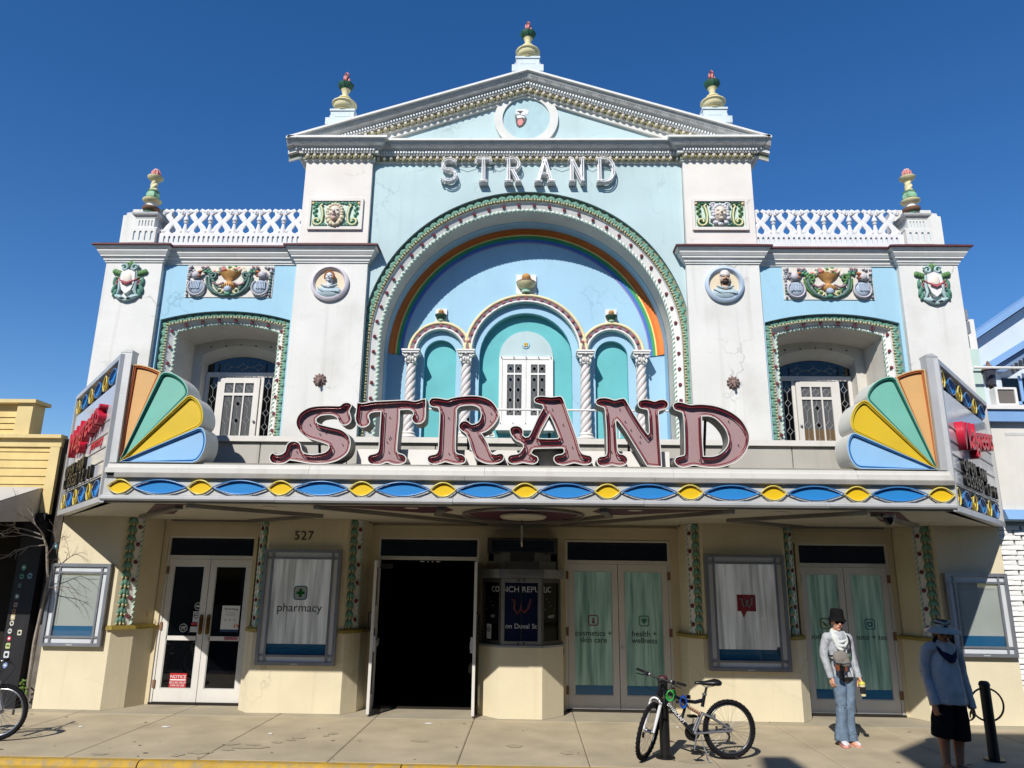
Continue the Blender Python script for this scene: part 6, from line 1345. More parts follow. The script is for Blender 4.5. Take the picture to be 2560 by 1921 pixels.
BIG = thing('channel_letter_sign', 'huge red neon channel letters spelling STRAND standing on the marquee', 'sign', (-.2, -2.3, 3.48))
LF = M('letter_face_mauve', 'c0b0b2', .35, var=.08, scale=2, streak=.2, scol='86696a', spec=.5); LRIM = M('letter_rim_white', 'd3d0c9', .4, var=.06); LIN = M('letter_inner_red', '8a6668', .5, var=.1); LOUT = M('letter_return_grey', '726e69', .5, var=.08, streak=.2)
LN = M('red_neon_tube', '9c2d38', .18, var=.05, spec=.6); LCOV = glassmat('letter_cover', 'fbf6f6', .03, False)
for ch, loops in LETTERS.items():
    SM = []
    for i, lp in enumerate(loops):
        P = smooth_poly([(lp[k]/1000, lp[k+1]/1000) for k in range(0, len(lp), 2)], 3)
        if (area(P) < 0) == (i == 0): P = P[::-1]
        SM.append(P)
    rim = .012
    b = MB(); INS = [inset(P, rim) for P in SM]; n0 = 0
    for P, Q in zip(SM, INS):
        r1 = [(x, -2.17, z) for x, z in P]; r2_ = [(x, -2.455, z) for x, z in P]; r3 = [(x, -2.455, z) for x, z in Q]; r4_ = [(x, -2.36, z) for x, z in Q]
        b.loft([r1, r2_], 0, closed=True); b.loft([r2_, r3], 1, closed=True); b.loft([r3, r4_], 2, closed=True)
    lt = part('letter', b, [LOUT, LRIM, LIN], BIG, fix=False, label=f'letter {ch}')
    bm = bmesh.new(); bm.from_mesh(lt.data); bmesh.ops.remove_doubles(bm, verts=bm.verts, dist=1e-5); bmesh.ops.recalc_face_normals(bm, faces=bm.faces); bm.to_mesh(lt.data); bm.free()
    part('letter_face', MB().prism([p for p in inset(SM[0], rim-.006)], -2.372, -2.36, holes=[inset(P, rim-.006) for P in SM[1:]]), LF, lt)
    part('letter_back', MB().prism(SM[0], -2.18, -2.165, holes=SM[1:]), LOUT, lt)
    tb = MB()
    for P in SM: tb.tube([(x, -2.425, z) for x, z in inset(P, .040)], .0068, 7, closed=True)
    part('neon_tube', tb, LN, lt, 60)
    part('letter_cover', MB().prism(inset(SM[0], rim*.6), -2.449, -2.446, holes=[inset(P, rim*.6) for P in SM[1:]]), LCOV, lt)
    xs2 = [p[0] for p in SM[0]]; cxx = (min(xs2)+max(xs2))/2
    b = MB()
    from mathutils.geometry import intersect_point_tri_2d
    cnt = 0; rr_ = random.Random(ord(ch))
    def inside(x, z, P):
        c_ = False
        for (x1, z1), (x2, z2) in zip(P, P[1:]+P[:1]):
            if (z1 > z) != (z2 > z) and x < (x2-x1)*(z-z1)/(z2-z1)+x1: c_ = not c_
        return c_
    core = inset(SM[0], .085)
    for _ in range(400):
        x, z = rr_.uniform(min(xs2), max(xs2)), rr_.uniform(3.52, 4.4)
        if inside(x, z, core) and not any(inside(x, z, inset(P, -.03)) for P in SM[1:]):
            b.tube([(x, -2.37, z), (x+.006, -2.405, z+.008)], .0055, 6); cnt += 1
            if cnt >= 7: break
    part('tube_stub', b, DKGREY, lt)
    part('leg', MB().box((cxx-.2, -2.28, 3.475), (cxx-.14, -2.2, 3.56)), DKGREY, BIG); part('leg', MB().box((cxx+.14, -2.28, 3.475), (cxx+.2, -2.2, 3.56)), DKGREY, BIG)
    part('support_pole', MB().tube([(cxx, -2.16, 4.2 if ch != 'A' else 4.0), (cxx, -1.9, 3.5)], .02, 6), DKGREY, BIG)

# ------------------------------------------------------------------ bollards and bicycles
BLK = M('black_powder_coat', '131314', .45, var=.2, scale=10, spec=.4)
def bollard(x, y, h, lab, capm, rz):
    t = thing('bike_bollard', lab, 'bollard', (x, y, 0), 0, 'black bollards with a bike ring along the kerb')
    part('post', MB().lathe([(.062, .01), (.060, h-.06), (.066, h-.055), (.066, h-.045), (.062, h-.04)], (x, y, 0), 20), BLK, t, 40)
    part('cap', MB().lathe([(.063, h-.04), (.058, h-.02), (.04, h-.004), (.0, h)], (x, y, 0), 20), capm, t, 60)
    part('base_plate', MB().lathe([(.115, .001), (.115, .018), (.07, .022)], (x, y, 0), 20), BLK, t, 40)
    c = math.cos(rz); s = math.sin(rz)
    part('ring', MB().tube([(x+.20*math.cos(a)*c, y+.20*math.cos(a)*s, .63+.19*math.sin(a)) for a in [2*PI*k/36 for k in range(36)]], .0115, 8, closed=True), BLK, t, 60)
bollard(1.735, -2.46, .93, 'black bollard with a dark red cap that the bicycle leans on', M('dark_red_cap', '4a2326', .5, var=.2), 1.45)
bollard(5.725, -2.28, .905, 'black bollard with a ring beside the person in the grey blue sweater', BLK, 0.0)

TYRE = M('tyre_rubber', '18171a', .85, var=.2, scale=30); RIMM = M('bike_rim', '55565a', .3, metal=.8, var=.1); RIMS = M('bike_rim_bright', 'b7b8ba', .25, metal=.9, var=.05); SPK = M('spoke_steel', '9a9a9c', .3, metal=.9)
FRB = M('bike_frame_black', '15161a', .25, var=.1, spec=.6, coat=.4); FRS = M('bike_silver', '9a9a9d', .3, metal=.7, var=.1); FRW = M('bike_fork_white', 'd4d4d4', .3, var=.05)
def wheel(parent, mt, rimm=None):
    root = part('wheel', MB().tube([(.055*math.cos(a)*0, -.05+.1*k, 0) for k, a in ((0, 0), (1, 0))], .022, 10).tf(mt), FRS, parent, 40, local=True); WL[root.name] = Vector((0, 0, 0))
    n = 64
    ty = MB().tube([(.307*math.cos(2*PI*k/n), 0, .307*math.sin(2*PI*k/n)) for k in range(n)], .026, 8, closed=True, upv=(0, 1, 0))
    for k in range(72):
        a = 2*PI*k/72
        for yy in ((-.013, .013) if k % 2 else (-.02, .0, .02)):
            o = len(ty.v); ty.box((-.006, yy-.005, .328-abs(yy)*.25), (.006, yy+.005, .336-abs(yy)*.35)); ty.tf(Matrix.Rotation(a, 4, 'Y'), o)
    part('tyre', ty.tf(mt), TYRE, root, 50, local=True)
    part('rim', MB().tube([(.275*math.cos(2*PI*k/n), 0, .275*math.sin(2*PI*k/n)) for k in range(n)], .012, 6, closed=True, upv=(0, 1, 0)).tf(mt), rimm or RIMM, root, 50, local=True)
    b = MB()
    for k in range(32):
        a = 2*PI*k/32; e = a+(.5 if k % 4 < 2 else -.5); yy = .03 if k % 2 else -.03
        b.tube([(.022*math.cos(e), yy, .022*math.sin(e)), (.27*math.cos(a), yy*.2, .27*math.sin(a))], .0014, 4)
    part('spoke_set', b.tf(mt), SPK, root, kind='stuff', local=True)
    b = MB().box((.262, -.004, -.006), (.236, .004, .006)); part('reflector', MB().box((.15, -.012, -.03), (.17, .012, .03)).tf(mt), DKGREY, root, local=True)
    return root
def make_bike(loc, rz, steer, label, rimm, fancy=True):
    t = thing('bicycle', label, 'bicycle', loc, rz, 'bicycles on the sidewalk')
    P = lambda nm, b, m, sm=50, **k: part(nm, b, m, t, sm, local=True, **k)
    I = Matrix.Identity(4)
    wheel(t, Matrix.Translation((.065, 0, .333)), rimm)
    fr = P('frame', MB().tube([(.922, 0, .815), (.955, 0, .715)], .024, 12).tube([(.935, 0, .745), (.74, 0, .525), (.53, 0, .30)], [.026, .024, .024], 12, asp=.8)
      .tube([(.925, 0, .795), (.78, 0, .725), (.62, 0, .655), (.48, 0, .638), (.37, 0, .66)], [.022, .02, .02, .022, .024], 12).tube([(.392, 0, .585), (.355, 0, .735)], .021, 10)
      .tube([(.64, 0, .655), (.60, 0, .61), (.66, 0, .45)], [.02, .018, .018], 8).lathe([(.03, -.04), (.03, .04)], (0, 0, 0), 14), FRB)
    b = MB()
    for s in (-1, 1):
        b.tube([(.405, s*.035, .515), (.30, s*.06, .475), (.065, s*.065, .340)], [.015, .014, .012], 8).tube([(.515, s*.04, .295), (.065, s*.065, .322)], .012, 8)
        b.tube([(.405, s*.035, .515), (.465, s*.035, .40), (.515, s*.03, .295)], [.016, .016, .018], 8)
    P('swingarm', b, FRS)
    spr = [(.585-.165*k/64+.0, .021*math.cos(k*.62), .595-.088*k/64+.021*math.sin(k*.62)) for k in range(65)]
    sh = P('shock', MB().tube([(.61, 0, .608), (.40, 0, .495)], .011, 8), FRS); part('shock_spring', MB().tube(spr, .0065, 6), M('spring_tan', 'b58a6c', .4, var=.1), sh, 60, local=True)
    P('seat_post', MB().tube([(.36, 0, .70), (.325, 0, .81)], .0145, 10), BLK); P('seat_clamp', MB().lathe([(.028, 0), (.028, .025)], (.357, 0, .715), 12).tube([(.35, .03, .73), (.39, .055, .725)], .005, 5), FRS)
    sd = MB(); rings = []
    for x, w, zt, th in ((.475, .012, .862, .02), (.46, .024, .873, .035), (.40, .03, .878, .045), (.34, .042, .88, .055), (.27, .075, .89, .07), (.21, .098, .90, .08), (.17, .09, .893, .075), (.15, .06, .88, .05)):
        rings.append([(x, w*math.cos(a), zt-th/2+th/2*math.sin(a)*(1 if math.sin(a) > 0 else 1.0)) for a in [2*PI*k/14 for k in range(14)]])
    sd.loft(rings, closed=True); sd.f += [list(range(14))[::-1], [7*14+k for k in range(14)]]; sd.m += [0, 0]
    sa = P('saddle', sd, M('saddle_black', '141416', .35, var=.1, spec=.5), 60); part('saddle_rail', MB().tube([(.42, .02, .85), (.33, .025, .805), (.20, .03, .83)], .004, 6).tube([(.42, -.02, .85), (.33, -.025, .805), (.20, -.03, .83)], .004, 6), FRS, sa, 50, local=True)
    # drivetrain on the right side of the bicycle
    P('chainring', MB().lathe([(.095, -.004), (.095, .004), (.07, .004)], (0, 0, 0), 36).tf(Matrix.Translation((.512, -.055, .292)) @ Matrix.Rotation(PI/2, 4, 'X')), BLK)
    P('chain', MB().tube([(.512, -.055, .388), (.06, -.055, .375), (.025, -.055, .33), (.05, -.055, .20), (.512, -.055, .196)], .005, 5), DKGREY)
    P('cassette', MB().lathe([(.045, 0), (.05, .02), (.03, .035)], (0, 0, 0), 20).tf(Matrix.Translation((.065, -.06, .333)) @ Matrix.Rotation(PI/2, 4, 'X')), DKGREY)
    P('derailleur', MB().tube([(.065, -.075, .29), (.03, -.08, .235), (.055, -.08, .175)], [.016, .013, .016], 8), BLK)
    ck = P('crank', MB().tube([(.512, -.09, .292), (.512, .09, .292)], .016, 10).tube([(.512, .085, .292), (.552, .09, .13)], .011, 8).tube([(.512, -.085, .292), (.472, -.09, .455)], .011, 8), FRS)
    part('pedal', MB().box((.50, .095, .115), (.60, .19, .14)), BLK, ck, local=True); part('pedal', MB().box((.42, -.19, .445), (.52, -.095, .47)), BLK, ck, local=True)
    P('kickstand', MB().tube([(.45, .06, .27), (.43, .10, .14), (.40, .15, .012)], .007, 7).tube([(.40, .15, .012), (.37, .16, .008)], .008, 6), FRS)
    P('rear_brake', MB().box((.25, -.05, .44), (.275, -.035, .50)).box((.25, .035, .44), (.275, .05, .50)).tube([(.26, -.05, .50), (.255, .05, .505)], .004, 5), FRS)
    # steered assembly
    A = Vector((.925, 0, .80)); ax = Vector((-.29, 0, .957)).normalized()
    ST = Matrix.Translation(A) @ Matrix.Rotation(steer, 4, ax) @ Matrix.Translation(-A)
    wheel(t, ST @ Matrix.Translation((1.095, 0, .333)), rimm)
    b = MB().tube([(.958, 0, .705), (.968, 0, .675)], .018, 10)
    for s in (-1, 1): b.tube([(.968, 0, .682), (.972, s*.05, .675), (.985, s*.062, .64)], .016, 8)
    fk = P('fork', b.tf(ST), FRB)
    b = MB()
    for s in (-1, 1): b.tube([(.978, s*.062, .665), (1.02, s*.062, .53), (1.092, s*.062, .335)], [.019, .021, .014], 10)
    arch = [(1.0+.03*0, .062*math.cos(a), .645+.055*math.sin(a)) for a in [PI*k/10 for k in range(11)]]; b.tube(arch, .013, 8)
    part('fork_legs', b.tf(ST), FRW, fk, 50, local=True)
    P('stem', MB().tube([(.918, 0, .82), (.898, 0, .89), (.935, 0, .915)], [.018, .018, .02], 10).tf(ST), BLK)
    bar = P('handlebar', MB().tube([(.925, -.31, .935), (.935, -.2, .93), (.935, -.1, .915), (.935, .1, .915), (.935, .2, .93), (.925, .31, .935)], .0125, 10).tf(ST), BLK)
    for s in (-1, 1):
        part('grip', MB().tube([(.925, s*.315, .935), (.93, s*.20, .931)], .0165, 10).tf(ST), M('grip_rubber', '1a1a1c', .8), bar, 50, local=True)
        part('brake_lever', MB().tube([(.945, s*.17, .925), (.985, s*.20, .91), (.99, s*.29, .905)], [.009, .007, .006], 7).lathe([(.02, -.02), (.02, .02)], (.938, s*.165, .922), 10).tf(ST), BLK, bar, 50, local=True)
        part('shifter', MB().blob((.935, s*.14, .925), (.025, .02, .022), 0, 8, 6).tf(ST), FRS, bar, 50, local=True)
    for k, pts in enumerate(([(.97, .17, .92), (1.10, .16, .86), (1.06, .05, .70), (.99, .06, .64)], [(.97, -.17, .92), (1.08, -.12, .82), (.98, -.02, .76)], [(.96, .15, .92), (1.06, .12, .92), (1.0, .03, .80)])):
        P('brake_cable', MB().tube([p for p in smooth3(pts)], .0035, 5).tf(ST), BLK)
    if fancy:
        me = text('DYNACRAFT', .05, .0015, 0, space=1.0, off=.001).copy(); me.materials.clear(); me.materials.append(WPRINT)
        o = link('lettering', me, fr, (.735, .0225, .52), None, True)
        d = Vector((-.405, 0, -.435)).normalized(); nrm = Vector((0, 1, 0)); upv = nrm.cross(d)
        o.rotation_euler = Matrix((d, upv, nrm)).transposed().to_euler()
        part('decal', MB().box((.90, -.024, .70), (.86, .0225, .69)), M('decal_gold', '8f6a3c', .4), fr, local=True)
    return t
def smooth3(pts, sub=6):
    V = [Vector(p) for p in pts]; out = []
    for i in range(len(V)-1):
        p0 = V[i-1] if i else V[0]*2-V[1]; p1 = V[i]; p2 = V[i+1]; p3 = V[i+2] if i+2 < len(V) else p2*2-p1
        for k in range(sub):
            s = k/sub; out.append(tuple(.5*((2*p1)+(p2-p0)*s+(2*p0-5*p1+4*p2-p3)*s*s+(3*p1-p0-3*p2+p3)*s**3)))
    out.append(tuple(V[-1])); return out
BR = R(-170.06)
bk = make_bike((2.578, -2.447, 0), BR, R(52), 'black mountain bicycle with a white fork and coiled locks leaning on a bollard', None)
make_bike((-7.70, -2.27, 0), R(3), R(4), 'bicycle cut off by the left edge with only its bright rimmed wheel in view', RIMS, False)
# coiled locks hanging on the frame
def bl(p): # local -> world
    v = Matrix.Rotation(BR, 3, 'Z') @ Vector(p); return (2.578+v.x, -2.447+v.y, v.z)
gl = thing('coil_lock', 'green coiled cable lock hanging on the top tube of the bicycle', 'bike lock', bl((.745, .0, .72)), 0)
part('coil', MB().tube([bl((.745+.008*k/6+.046*math.cos(k*.5), -.035+.0055*k/4, .715+.058*math.sin(k*.5))) for k in range(52)], .0065, 6), M('lock_green', '3fae4c', .3, var=.05), gl, 60)
part('lock_head', MB().box(tuple(a-.015 for a in bl((.72, .04, .65))), tuple(a+.015 for a in bl((.72, .04, .65)))), BLACK, gl)
b2 = thing('coil_lock', 'blue coiled cable lock wound round the middle of the bicycle frame', 'bike lock', bl((.61, .0, .64)), 0)
part('coil', MB().tube([bl((.61+.006*k/8+.04*math.cos(k*.5), -.045+.009*k/5, .645+.062*math.sin(k*.5))) for k in range(64)], .009, 6), M('lock_blue', '1f4fa8', .3, var=.05), b2, 60)
part('lock_head', MB().box(tuple(a-.02 for a in bl((.58, .05, .705))), tuple(a+.02 for a in bl((.58, .05, .705)))), BLACK, b2)

# ------------------------------------------------------------------ people
def remesh(mb, vox, it=6, fold=0.0, fs=6.0, seed=0, foldmask=None):
    """one continuous skin over overlapping limbs"""
    me = mb.mesh('tmp', [WPRINT]); o = bpy.data.objects.new('tmp', me); COL.objects.link(o)
    m = o.modifiers.new('r', 'REMESH'); m.mode = 'VOXEL'; m.voxel_size = vox
    s = o.modifiers.new('s', 'SMOOTH'); s.iterations = it; s.factor = .5
    dg = bpy.context.evaluated_depsgraph_get(); out = bpy.data.meshes.new_from_object(o.evaluated_get(dg)); bpy.data.objects.remove(o)
    if fold > 0:
        for v in out.vertices:
            p = v.co; k = foldmask(p) if foldmask else 1.0
            n1 = noise.noise(Vector((p.x*fs*1.6+seed, p.y*fs*1.6, p.z*fs*.55+.35*p.x*fs)))
            n2 = noise.noise(Vector((p.x*fs*2.5, p.y*fs*2.5+seed, p.z*fs*2.2)))
            v.co = p + v.normal*(fold*k*(1-2*abs(n1))*.8+fold*k*.5*n2)
    out.polygons.foreach_set('use_smooth', [True]*len(out.polygons)); return out
def limb(mb, pts, rad, n=12, asp=1.0, end=True):
    P = smooth3(pts, 5) if len(pts) > 2 else pts; L = len(P); rr = []
    for i in range(L):
        t = i/(L-1)*(len(rad)-1); k = min(int(t), len(rad)-2); rr.append(rad[k]+(rad[k+1]-rad[k])*(t-k))
    mb.tube(P, rr, n, 0, asp=asp); mb.blob(P[0], rr[0]*.98, 0, n, 6)
    if end: mb.blob(P[-1], rr[-1]*.98, 0, n, 6)
def hand(mb, wrist, d, palmn, side, curl=.35, L=.17, spread=1.0, thumb_in=.5):
    """palm, four unequal bent fingers and a thumb; d = pointing direction, palmn = where the palm faces, side = +1/-1 thumb side along d x palmn"""
    d = Vector(d).normalized(); pn = Vector(palmn); pn = (pn-d*pn.dot(d)).normalized(); w = d.cross(pn)*side; W = Vector(wrist)
    for k in range(5):
        q = -1+2*k/4; limb(mb, [W+d*.0+w*q*.014, W+d*.045+w*q*.024, W+d*.08+w*q*.029], [.016, .0155, .0125], 8)
    for k, (fl, q) in enumerate(((.072, 1.0), (.082, .33), (.077, -.33), (.06, -1.0))):
        base = W+d*.078+w*q*.030; c = curl*(1+.12*k); p = base; dd = d.copy(); pts = [base-d*.02, base]
        for seg, ln in enumerate((.45, .32, .25)):
            dd = (dd*math.cos(c*(.8+.4*seg))+pn*math.sin(c*(.8+.4*seg))).normalized(); p = p+dd*fl*ln+w*q*.002*spread; pts.append(p)
        limb(mb, pts, [.0095, .009, .008, .0068], 8)
    tb = W+d*.022+w*.024+pn*.008; t1 = tb+(d*.6+w*.75*(1-thumb_in*.5)+pn*.5*thumb_in).normalized()*.034; t2 = t1+(d*.85+w*.1+pn*.55*thumb_in).normalized()*.03; t3 = t2+(d*.9-w*.2+pn*.4*thumb_in).normalized()*.024
    limb(mb, [tb, t1, t2, t3], [.0135, .0115, .0095, .008], 8)
def head(mb, c, w, h, turn=0.0, tilt=0.0):
    """skull, jaw, brow, nose, lips, chin, ears; looks towards -y"""
    o = len(mb.v)
    mb.blob((0, .012, .03*h/.22), (w*.5, w*.60, h*.42), 0, 18, 12); mb.blob((0, -w*.12, -h*.18), (w*.40, w*.42, h*.33), 0, 16, 10)
    mb.blob((0, -w*.30, -h*.40), (w*.17, w*.18, h*.11), 0, 12, 8)
    for s in (-1, 1):
        mb.blob((s*w*.21, -w*.49, h*.085), (w*.17, w*.09, h*.035), 0, 10, 6); mb.blob((s*w*.26, -w*.40, -h*.10), (w*.15, w*.14, h*.09), 0, 10, 6)
        mb.blob((s*w*.20, -w*.47, h*.02), (w*.085, w*.06, h*.033), 0, 8, 6)
        mb.blob((s*w*.51, w*.06, -h*.03), (w*.06, w*.13, h*.13), 0, 10, 8)
    mb.tube([(0, -w*.50, h*.08), (0, -w*.60, -h*.02), (0, -w*.72, -h*.09), (0, -w*.55, -h*.13)], [w*.06, w*.075, w*.105, w*.07], 8)
    for s in (-1, 1): mb.blob((s*w*.09, -w*.58, -h*.10), (w*.06, w*.06, h*.03), 0, 8, 5)
    mb.blob((0, -w*.535, -h*.225), (w*.18, w*.07, h*.022), 0, 10, 5); mb.blob((0, -w*.52, -h*.265), (w*.15, w*.07, h*.025), 0, 10, 5)
    mt = Matrix.Translation(c) @ Matrix.Rotation(turn, 4, 'Z') @ Matrix.Rotation(tilt, 4, 'X'); mb.tf(mt, o); return mt
SKIN = M('skin_fair', 'd09a80', .5, var=.06, scale=14, spec=.4); SKIN2 = M('skin_tan', 'a06a4e', .5, var=.06, scale=14)
def lips_and_glasses(t, mt, w, h, lipm):
    b = MB().blob((0, -w*.585, -h*.222), (w*.165, w*.04, h*.017), 0, 10, 5).blob((0, -w*.575, -h*.262), (w*.14, w*.04, h*.021), 0, 10, 5); part('lips', b.tf(mt), lipm, t, 60, local=True)
    b = MB()
    for s in (-1, 1):
        b.prism([(s*w*.25+w*.215*math.cos(a), h*.025+h*.085*math.sin(a)*(1 if math.sin(a) < 0 else .75)) for a in [2*PI*k/16 for k in range(16)]], -w*.62, -w*.60)
        b.tube([(s*w*.46, -w*.60, h*.06), (s*w*.55, -w*.2, h*.05), (s*w*.545, w*.1, h*.03)], .0035, 5)
    b.tube([(-w*.06, -w*.63, h*.05), (w*.06, -w*.63, h*.05)], .004, 5)
    part('sunglasses', b.tf(mt), glassmat('sunglass_lens', '0c0b0d', .05), t, 40, local=True)

# ---- first person: bucket hat, pale jacket, jeans, cup in hand
X1, Y1 = 4.24, -1.60
p1 = thing('person', 'person in a black bucket hat, pale grey jacket and jeans holding a cup', 'person', (X1, Y1, 0), R(8), 'people standing on the sidewalk')
LEAN1, LEAN2 = R(3.2), R(5.0)
p1.rotation_euler = (0, LEAN1, R(8))
B = MB(); hc = (-.067, -.01, 1.535)
hm = head(B, hc, .138, .215, R(-8), R(3))
limb(B, [(-.062, .02, 1.47), (-.055, .03, 1.36)], [.05, .056], 14)
limb(B, [(-.05, .03, 1.33), (-.04, .02, 1.15), (-.01, .02, .95), (0, .02, .84)], [.08, .085, .085, .095], 16)
limb(B, [(-.18, .03, 1.32), (-.235, .05, 1.09), (-.188, .0, .84)], [.035, .03, .026], 12); limb(B, [(.08, .03, 1.32), (.155, .05, 1.09), (.192, -.02, .85)], [.035, .03, .026], 12)
hand(B, (-.186, -.005, .835), (.15, -.12, -1), (.9, .25, .1), -1, .38)
hand(B, (.194, -.03, .845), (.25, -.35, -.9), (-.45, -.1, -.55), 1, .55, thumb_in=.9)
limb(B, [(-.06, .02, .83), (-.05, .01, .47), (-.05, .02, .08)], [.085, .055, .04], 12); limb(B, [(.07, .02, .83), (.066, .02, .47), (.075, .05, .08)], [.085, .055, .04], 12)
limb(B, [(-.05, .03, .045), (-.04, -.10, .03)], [.035, .03], 10); limb(B, [(.075, .06, .045), (.095, -.06, .03)], [.035, .03], 10)
BODY1 = remesh(B, .0048, 2)
lips_and_glasses(p1, hm, .138, .215, M('lip_rose', 'a85f5a', .5))
def settle(o, m): o.data.materials.clear(); o.data.materials.append(m); return o
settle(part('body', BODY1, SKIN, p1, local=True), SKIN)
J = MB()
limb(J, [(-.055, .03, 1.335), (-.05, .025, 1.20), (-.03, .02, 1.05), (-.005, .02, .92), (.0, .02, .85)], [.115, .13, .122, .130, .142], 20, .82, False)
limb(J, [(-.17, .03, 1.335), (.06, .03, 1.335)], [.062, .062], 14); limb(J, [(-.055, .03, 1.385), (-.055, .03, 1.36)], [.06, .075], 14)
limb(J, [(-.195, .035, 1.335), (-.225, .05, 1.22), (-.24, .05, 1.09), (-.215, .02, .96), (-.187, .0, .82)], [.06, .055, .047, .042, .036], 14, 1, False)
limb(J, [(.095, .035, 1.335), (.13, .05, 1.22), (.16, .05, 1.09), (.18, .02, .97), (.194, -.018, .845)], [.06, .055, .047, .042, .036], 14, 1, False)
JKT = M('jacket_pale_grey', 'a3a7ac', .75, var=.04, scale=3, bump=.1, bscale=90)
settle(part('jacket', remesh(J, .008, 4, .015, 8.0, 3), JKT, p1, local=True), JKT)
part('jacket_zip', MB().tube([(-.035, -.118, 1.27), (-.0, -.118, 1.05), (.055, -.118, .865)], .006, 6), M('zip_white', 'e2e2e2', .6), p1, local=True)
for x, z, y in ((-.189, .838, -.002), (.193, .858, -.02)): part('cuff', MB().lathe([(.036, -.008), (.037, .008)], (x, y, z), 14), M('zip_white', 'e2e2e2'), p1, 40, local=True)
Q = MB()
limb(Q, [(-.045, .02, .86), (.05, .02, .86)], [.105, .105], 16, .85)
limb(Q, [(-.06, .02, .84), (-.058, .01, .66), (-.05, .005, .48), (-.05, .02, .28), (-.054, .015, .055)], [.092, .083, .062, .068, .090], 16, 1, False)
limb(Q, [(.07, .02, .84), (.072, .02, .66), (.066, .015, .48), (.07, .035, .28), (.08, .045, .065)], [.09, .08, .060, .066, .082], 16, 1, False)
JEAN = M('blue_denim', '66778a', .85, var=.25, scale=5, bump=.3, bscale=120, blotch=.6, bcol='93a4b4', bsc=4)
settle(part('jeans', remesh(Q, .008, 3, .019, 9.0, 11, lambda p: .35+.9*max(0, 1-abs(p.z-.47)/.12)+.9*max(0, 1-abs(p.z-.12)/.12)), JEAN, p1, local=True), JEAN)
part('undershirt_hem', MB().lathe([(.13, .80), (.142, .83), (.14, .87)], (.0, .02, 0), 20, sy=.82), DARK, p1, 50, local=True)
def shoe(x, y, rz, sole, upp):
    b = MB(); o = 0
    rings = []
    for t, w, h in ((-.07, .028, .075), (-.04, .036, .085), (0, .038, .08), (.05, .041, .066), (.10, .046, .053), (.145, .042, .042), (.175, .02, .03)):
        rings.append([(w*math.cos(a), -t, max(.012, .02+h*.5+h*.5*math.sin(a)*1.0)) for a in [2*PI*k/14 for k in range(14)]])
    b.loft(rings, closed=True); b.f += [list(range(14))[::-1], [6*14+k for k in range(14)]]; b.m += [0, 0]
    mt = Matrix.Translation((x, y, 0)) @ Matrix.Rotation(rz, 4, 'Z')
    s = part('shoe', b.tf(mt), upp, p1, 60, local=True)
    so = MB().prism([(-.030, .078), (.030, .078), (.042, .0), (.05, -.10), (.043, -.155), (.018, -.182), (-.018, -.182), (-.043, -.155), (-.05, -.10), (-.042, 0)], .0, .024, plane='xy')
    part('sole', so.tf(mt), sole, s, 30, local=True)
    lc = MB()
    for k in range(4): lc.tube([(-.022, -.035-.02*k, .092-.011*k), (.022, -.035-.02*k, .092-.011*k)], .003, 5)
    part('laces', lc.tf(mt), WPRINT, s, local=True)
SHU = M('shoe_white_knit', 'c9c6c8', .7, var=.1, scale=20); SOL = M('shoe_coral_sole', 'd08d84', .6, var=.15, scale=20)
shoe(-.045, .02, R(-14), SOL, SHU); shoe(.085, .08, R(16), SOL, SHU)
# hat
HAT = M('hat_black', '121213', .9, var=.15, scale=20, bump=.2, bscale=80)
hb = MB().lathe([(.118, -.03), (.114, -.018), (.10, .004), (.092, .012), (.088, .03), (.082, .10), (.066, .128), (.0, .133)], (0, 0, 0), 28, sy=1.1, fn=lambda a, z: 1+.02*math.sin(3*a)).tf(Matrix.Translation((hc[0], hc[1]+.005, 1.585)) @ Matrix.Rotation(R(2), 4, 'X'))
part('bucket_hat', hb, HAT, p1, 50, local=True)
hr = MB()
for k in range(9): hr.tube([(hc[0]+.055+.004*k, .02+.006*k, 1.56), (hc[0]+.067+.003*k, .03+.004*k, 1.48), (hc[0]+.06+.003*k, .02, 1.43)], [.012, .012, .006], 6)
for k in range(7): hr.tube([(hc[0]-.068, .02+.008*k, 1.56), (hc[0]-.07, .035+.006*k, 1.49)], [.01, .006], 6)
part('hair', hr, M('hair_dark', '2a211c', .6), p1, 60, local=True)
# cowl scarf
sc_ = MB()
for k, (dz, r, dy) in enumerate(((1.392, .068, .0), (1.36, .082, -.015), (1.325, .094, -.03), (1.29, .098, -.045), (1.255, .09, -.055))):
    pts = []
    for q in range(28):
        a = 2*PI*q/28; fr = max(0, -math.sin(a)); pts.append((-.058+r*math.cos(a)*(1-.15*fr*k/4), .025+dy+r*.85*math.sin(a), dz+.03*(1-fr)*(1+k*.35)-.055*fr*k*.35+.008*math.sin(5*a+k)))
    sc_.tube(pts, .021, 8, closed=True)
SCF = M('scarf_white', 'c2c5c3', .9, var=.05, scale=14, bump=.2, bscale=60)
settle(part('cowl_scarf', remesh(sc_, .006, 2, .004, 14), SCF, p1, local=True), SCF)
# sling bag and camera (carried: things of their own)
def wp(p): v = Matrix.Rotation(R(8), 3, 'Z') @ Vector(p); return Matrix.Translation((X1, Y1, 0)) @ Matrix.Rotation(R(8), 4, 'Z') @ Matrix.Rotation(LEAN1, 4, 'Y')
WM = wp((0, 0, 0))
bag = thing('sling_bag', 'taupe sling bag across the chest of the person in the bucket hat', 'bag', tuple(WM @ Vector((-.10, -.14, 1.09))))
bb = MB(); bb.blob((-.095, -.135, 1.085), (.105, .05, .098), 0, 20, 12); bb.blob((-.06, -.145, 1.04), (.075, .045, .07), 0, 16, 10); bb.blob((-.15, -.12, 1.10), (.06, .04, .07), 0, 14, 8)
BAGM = M('bag_taupe', '7c7670', .85, var=.1, scale=10, bump=.2, bscale=60)
settle(part('pouch', remesh(bb.tf(WM), .006, 4, .004, 12), BAGM, bag), BAGM)
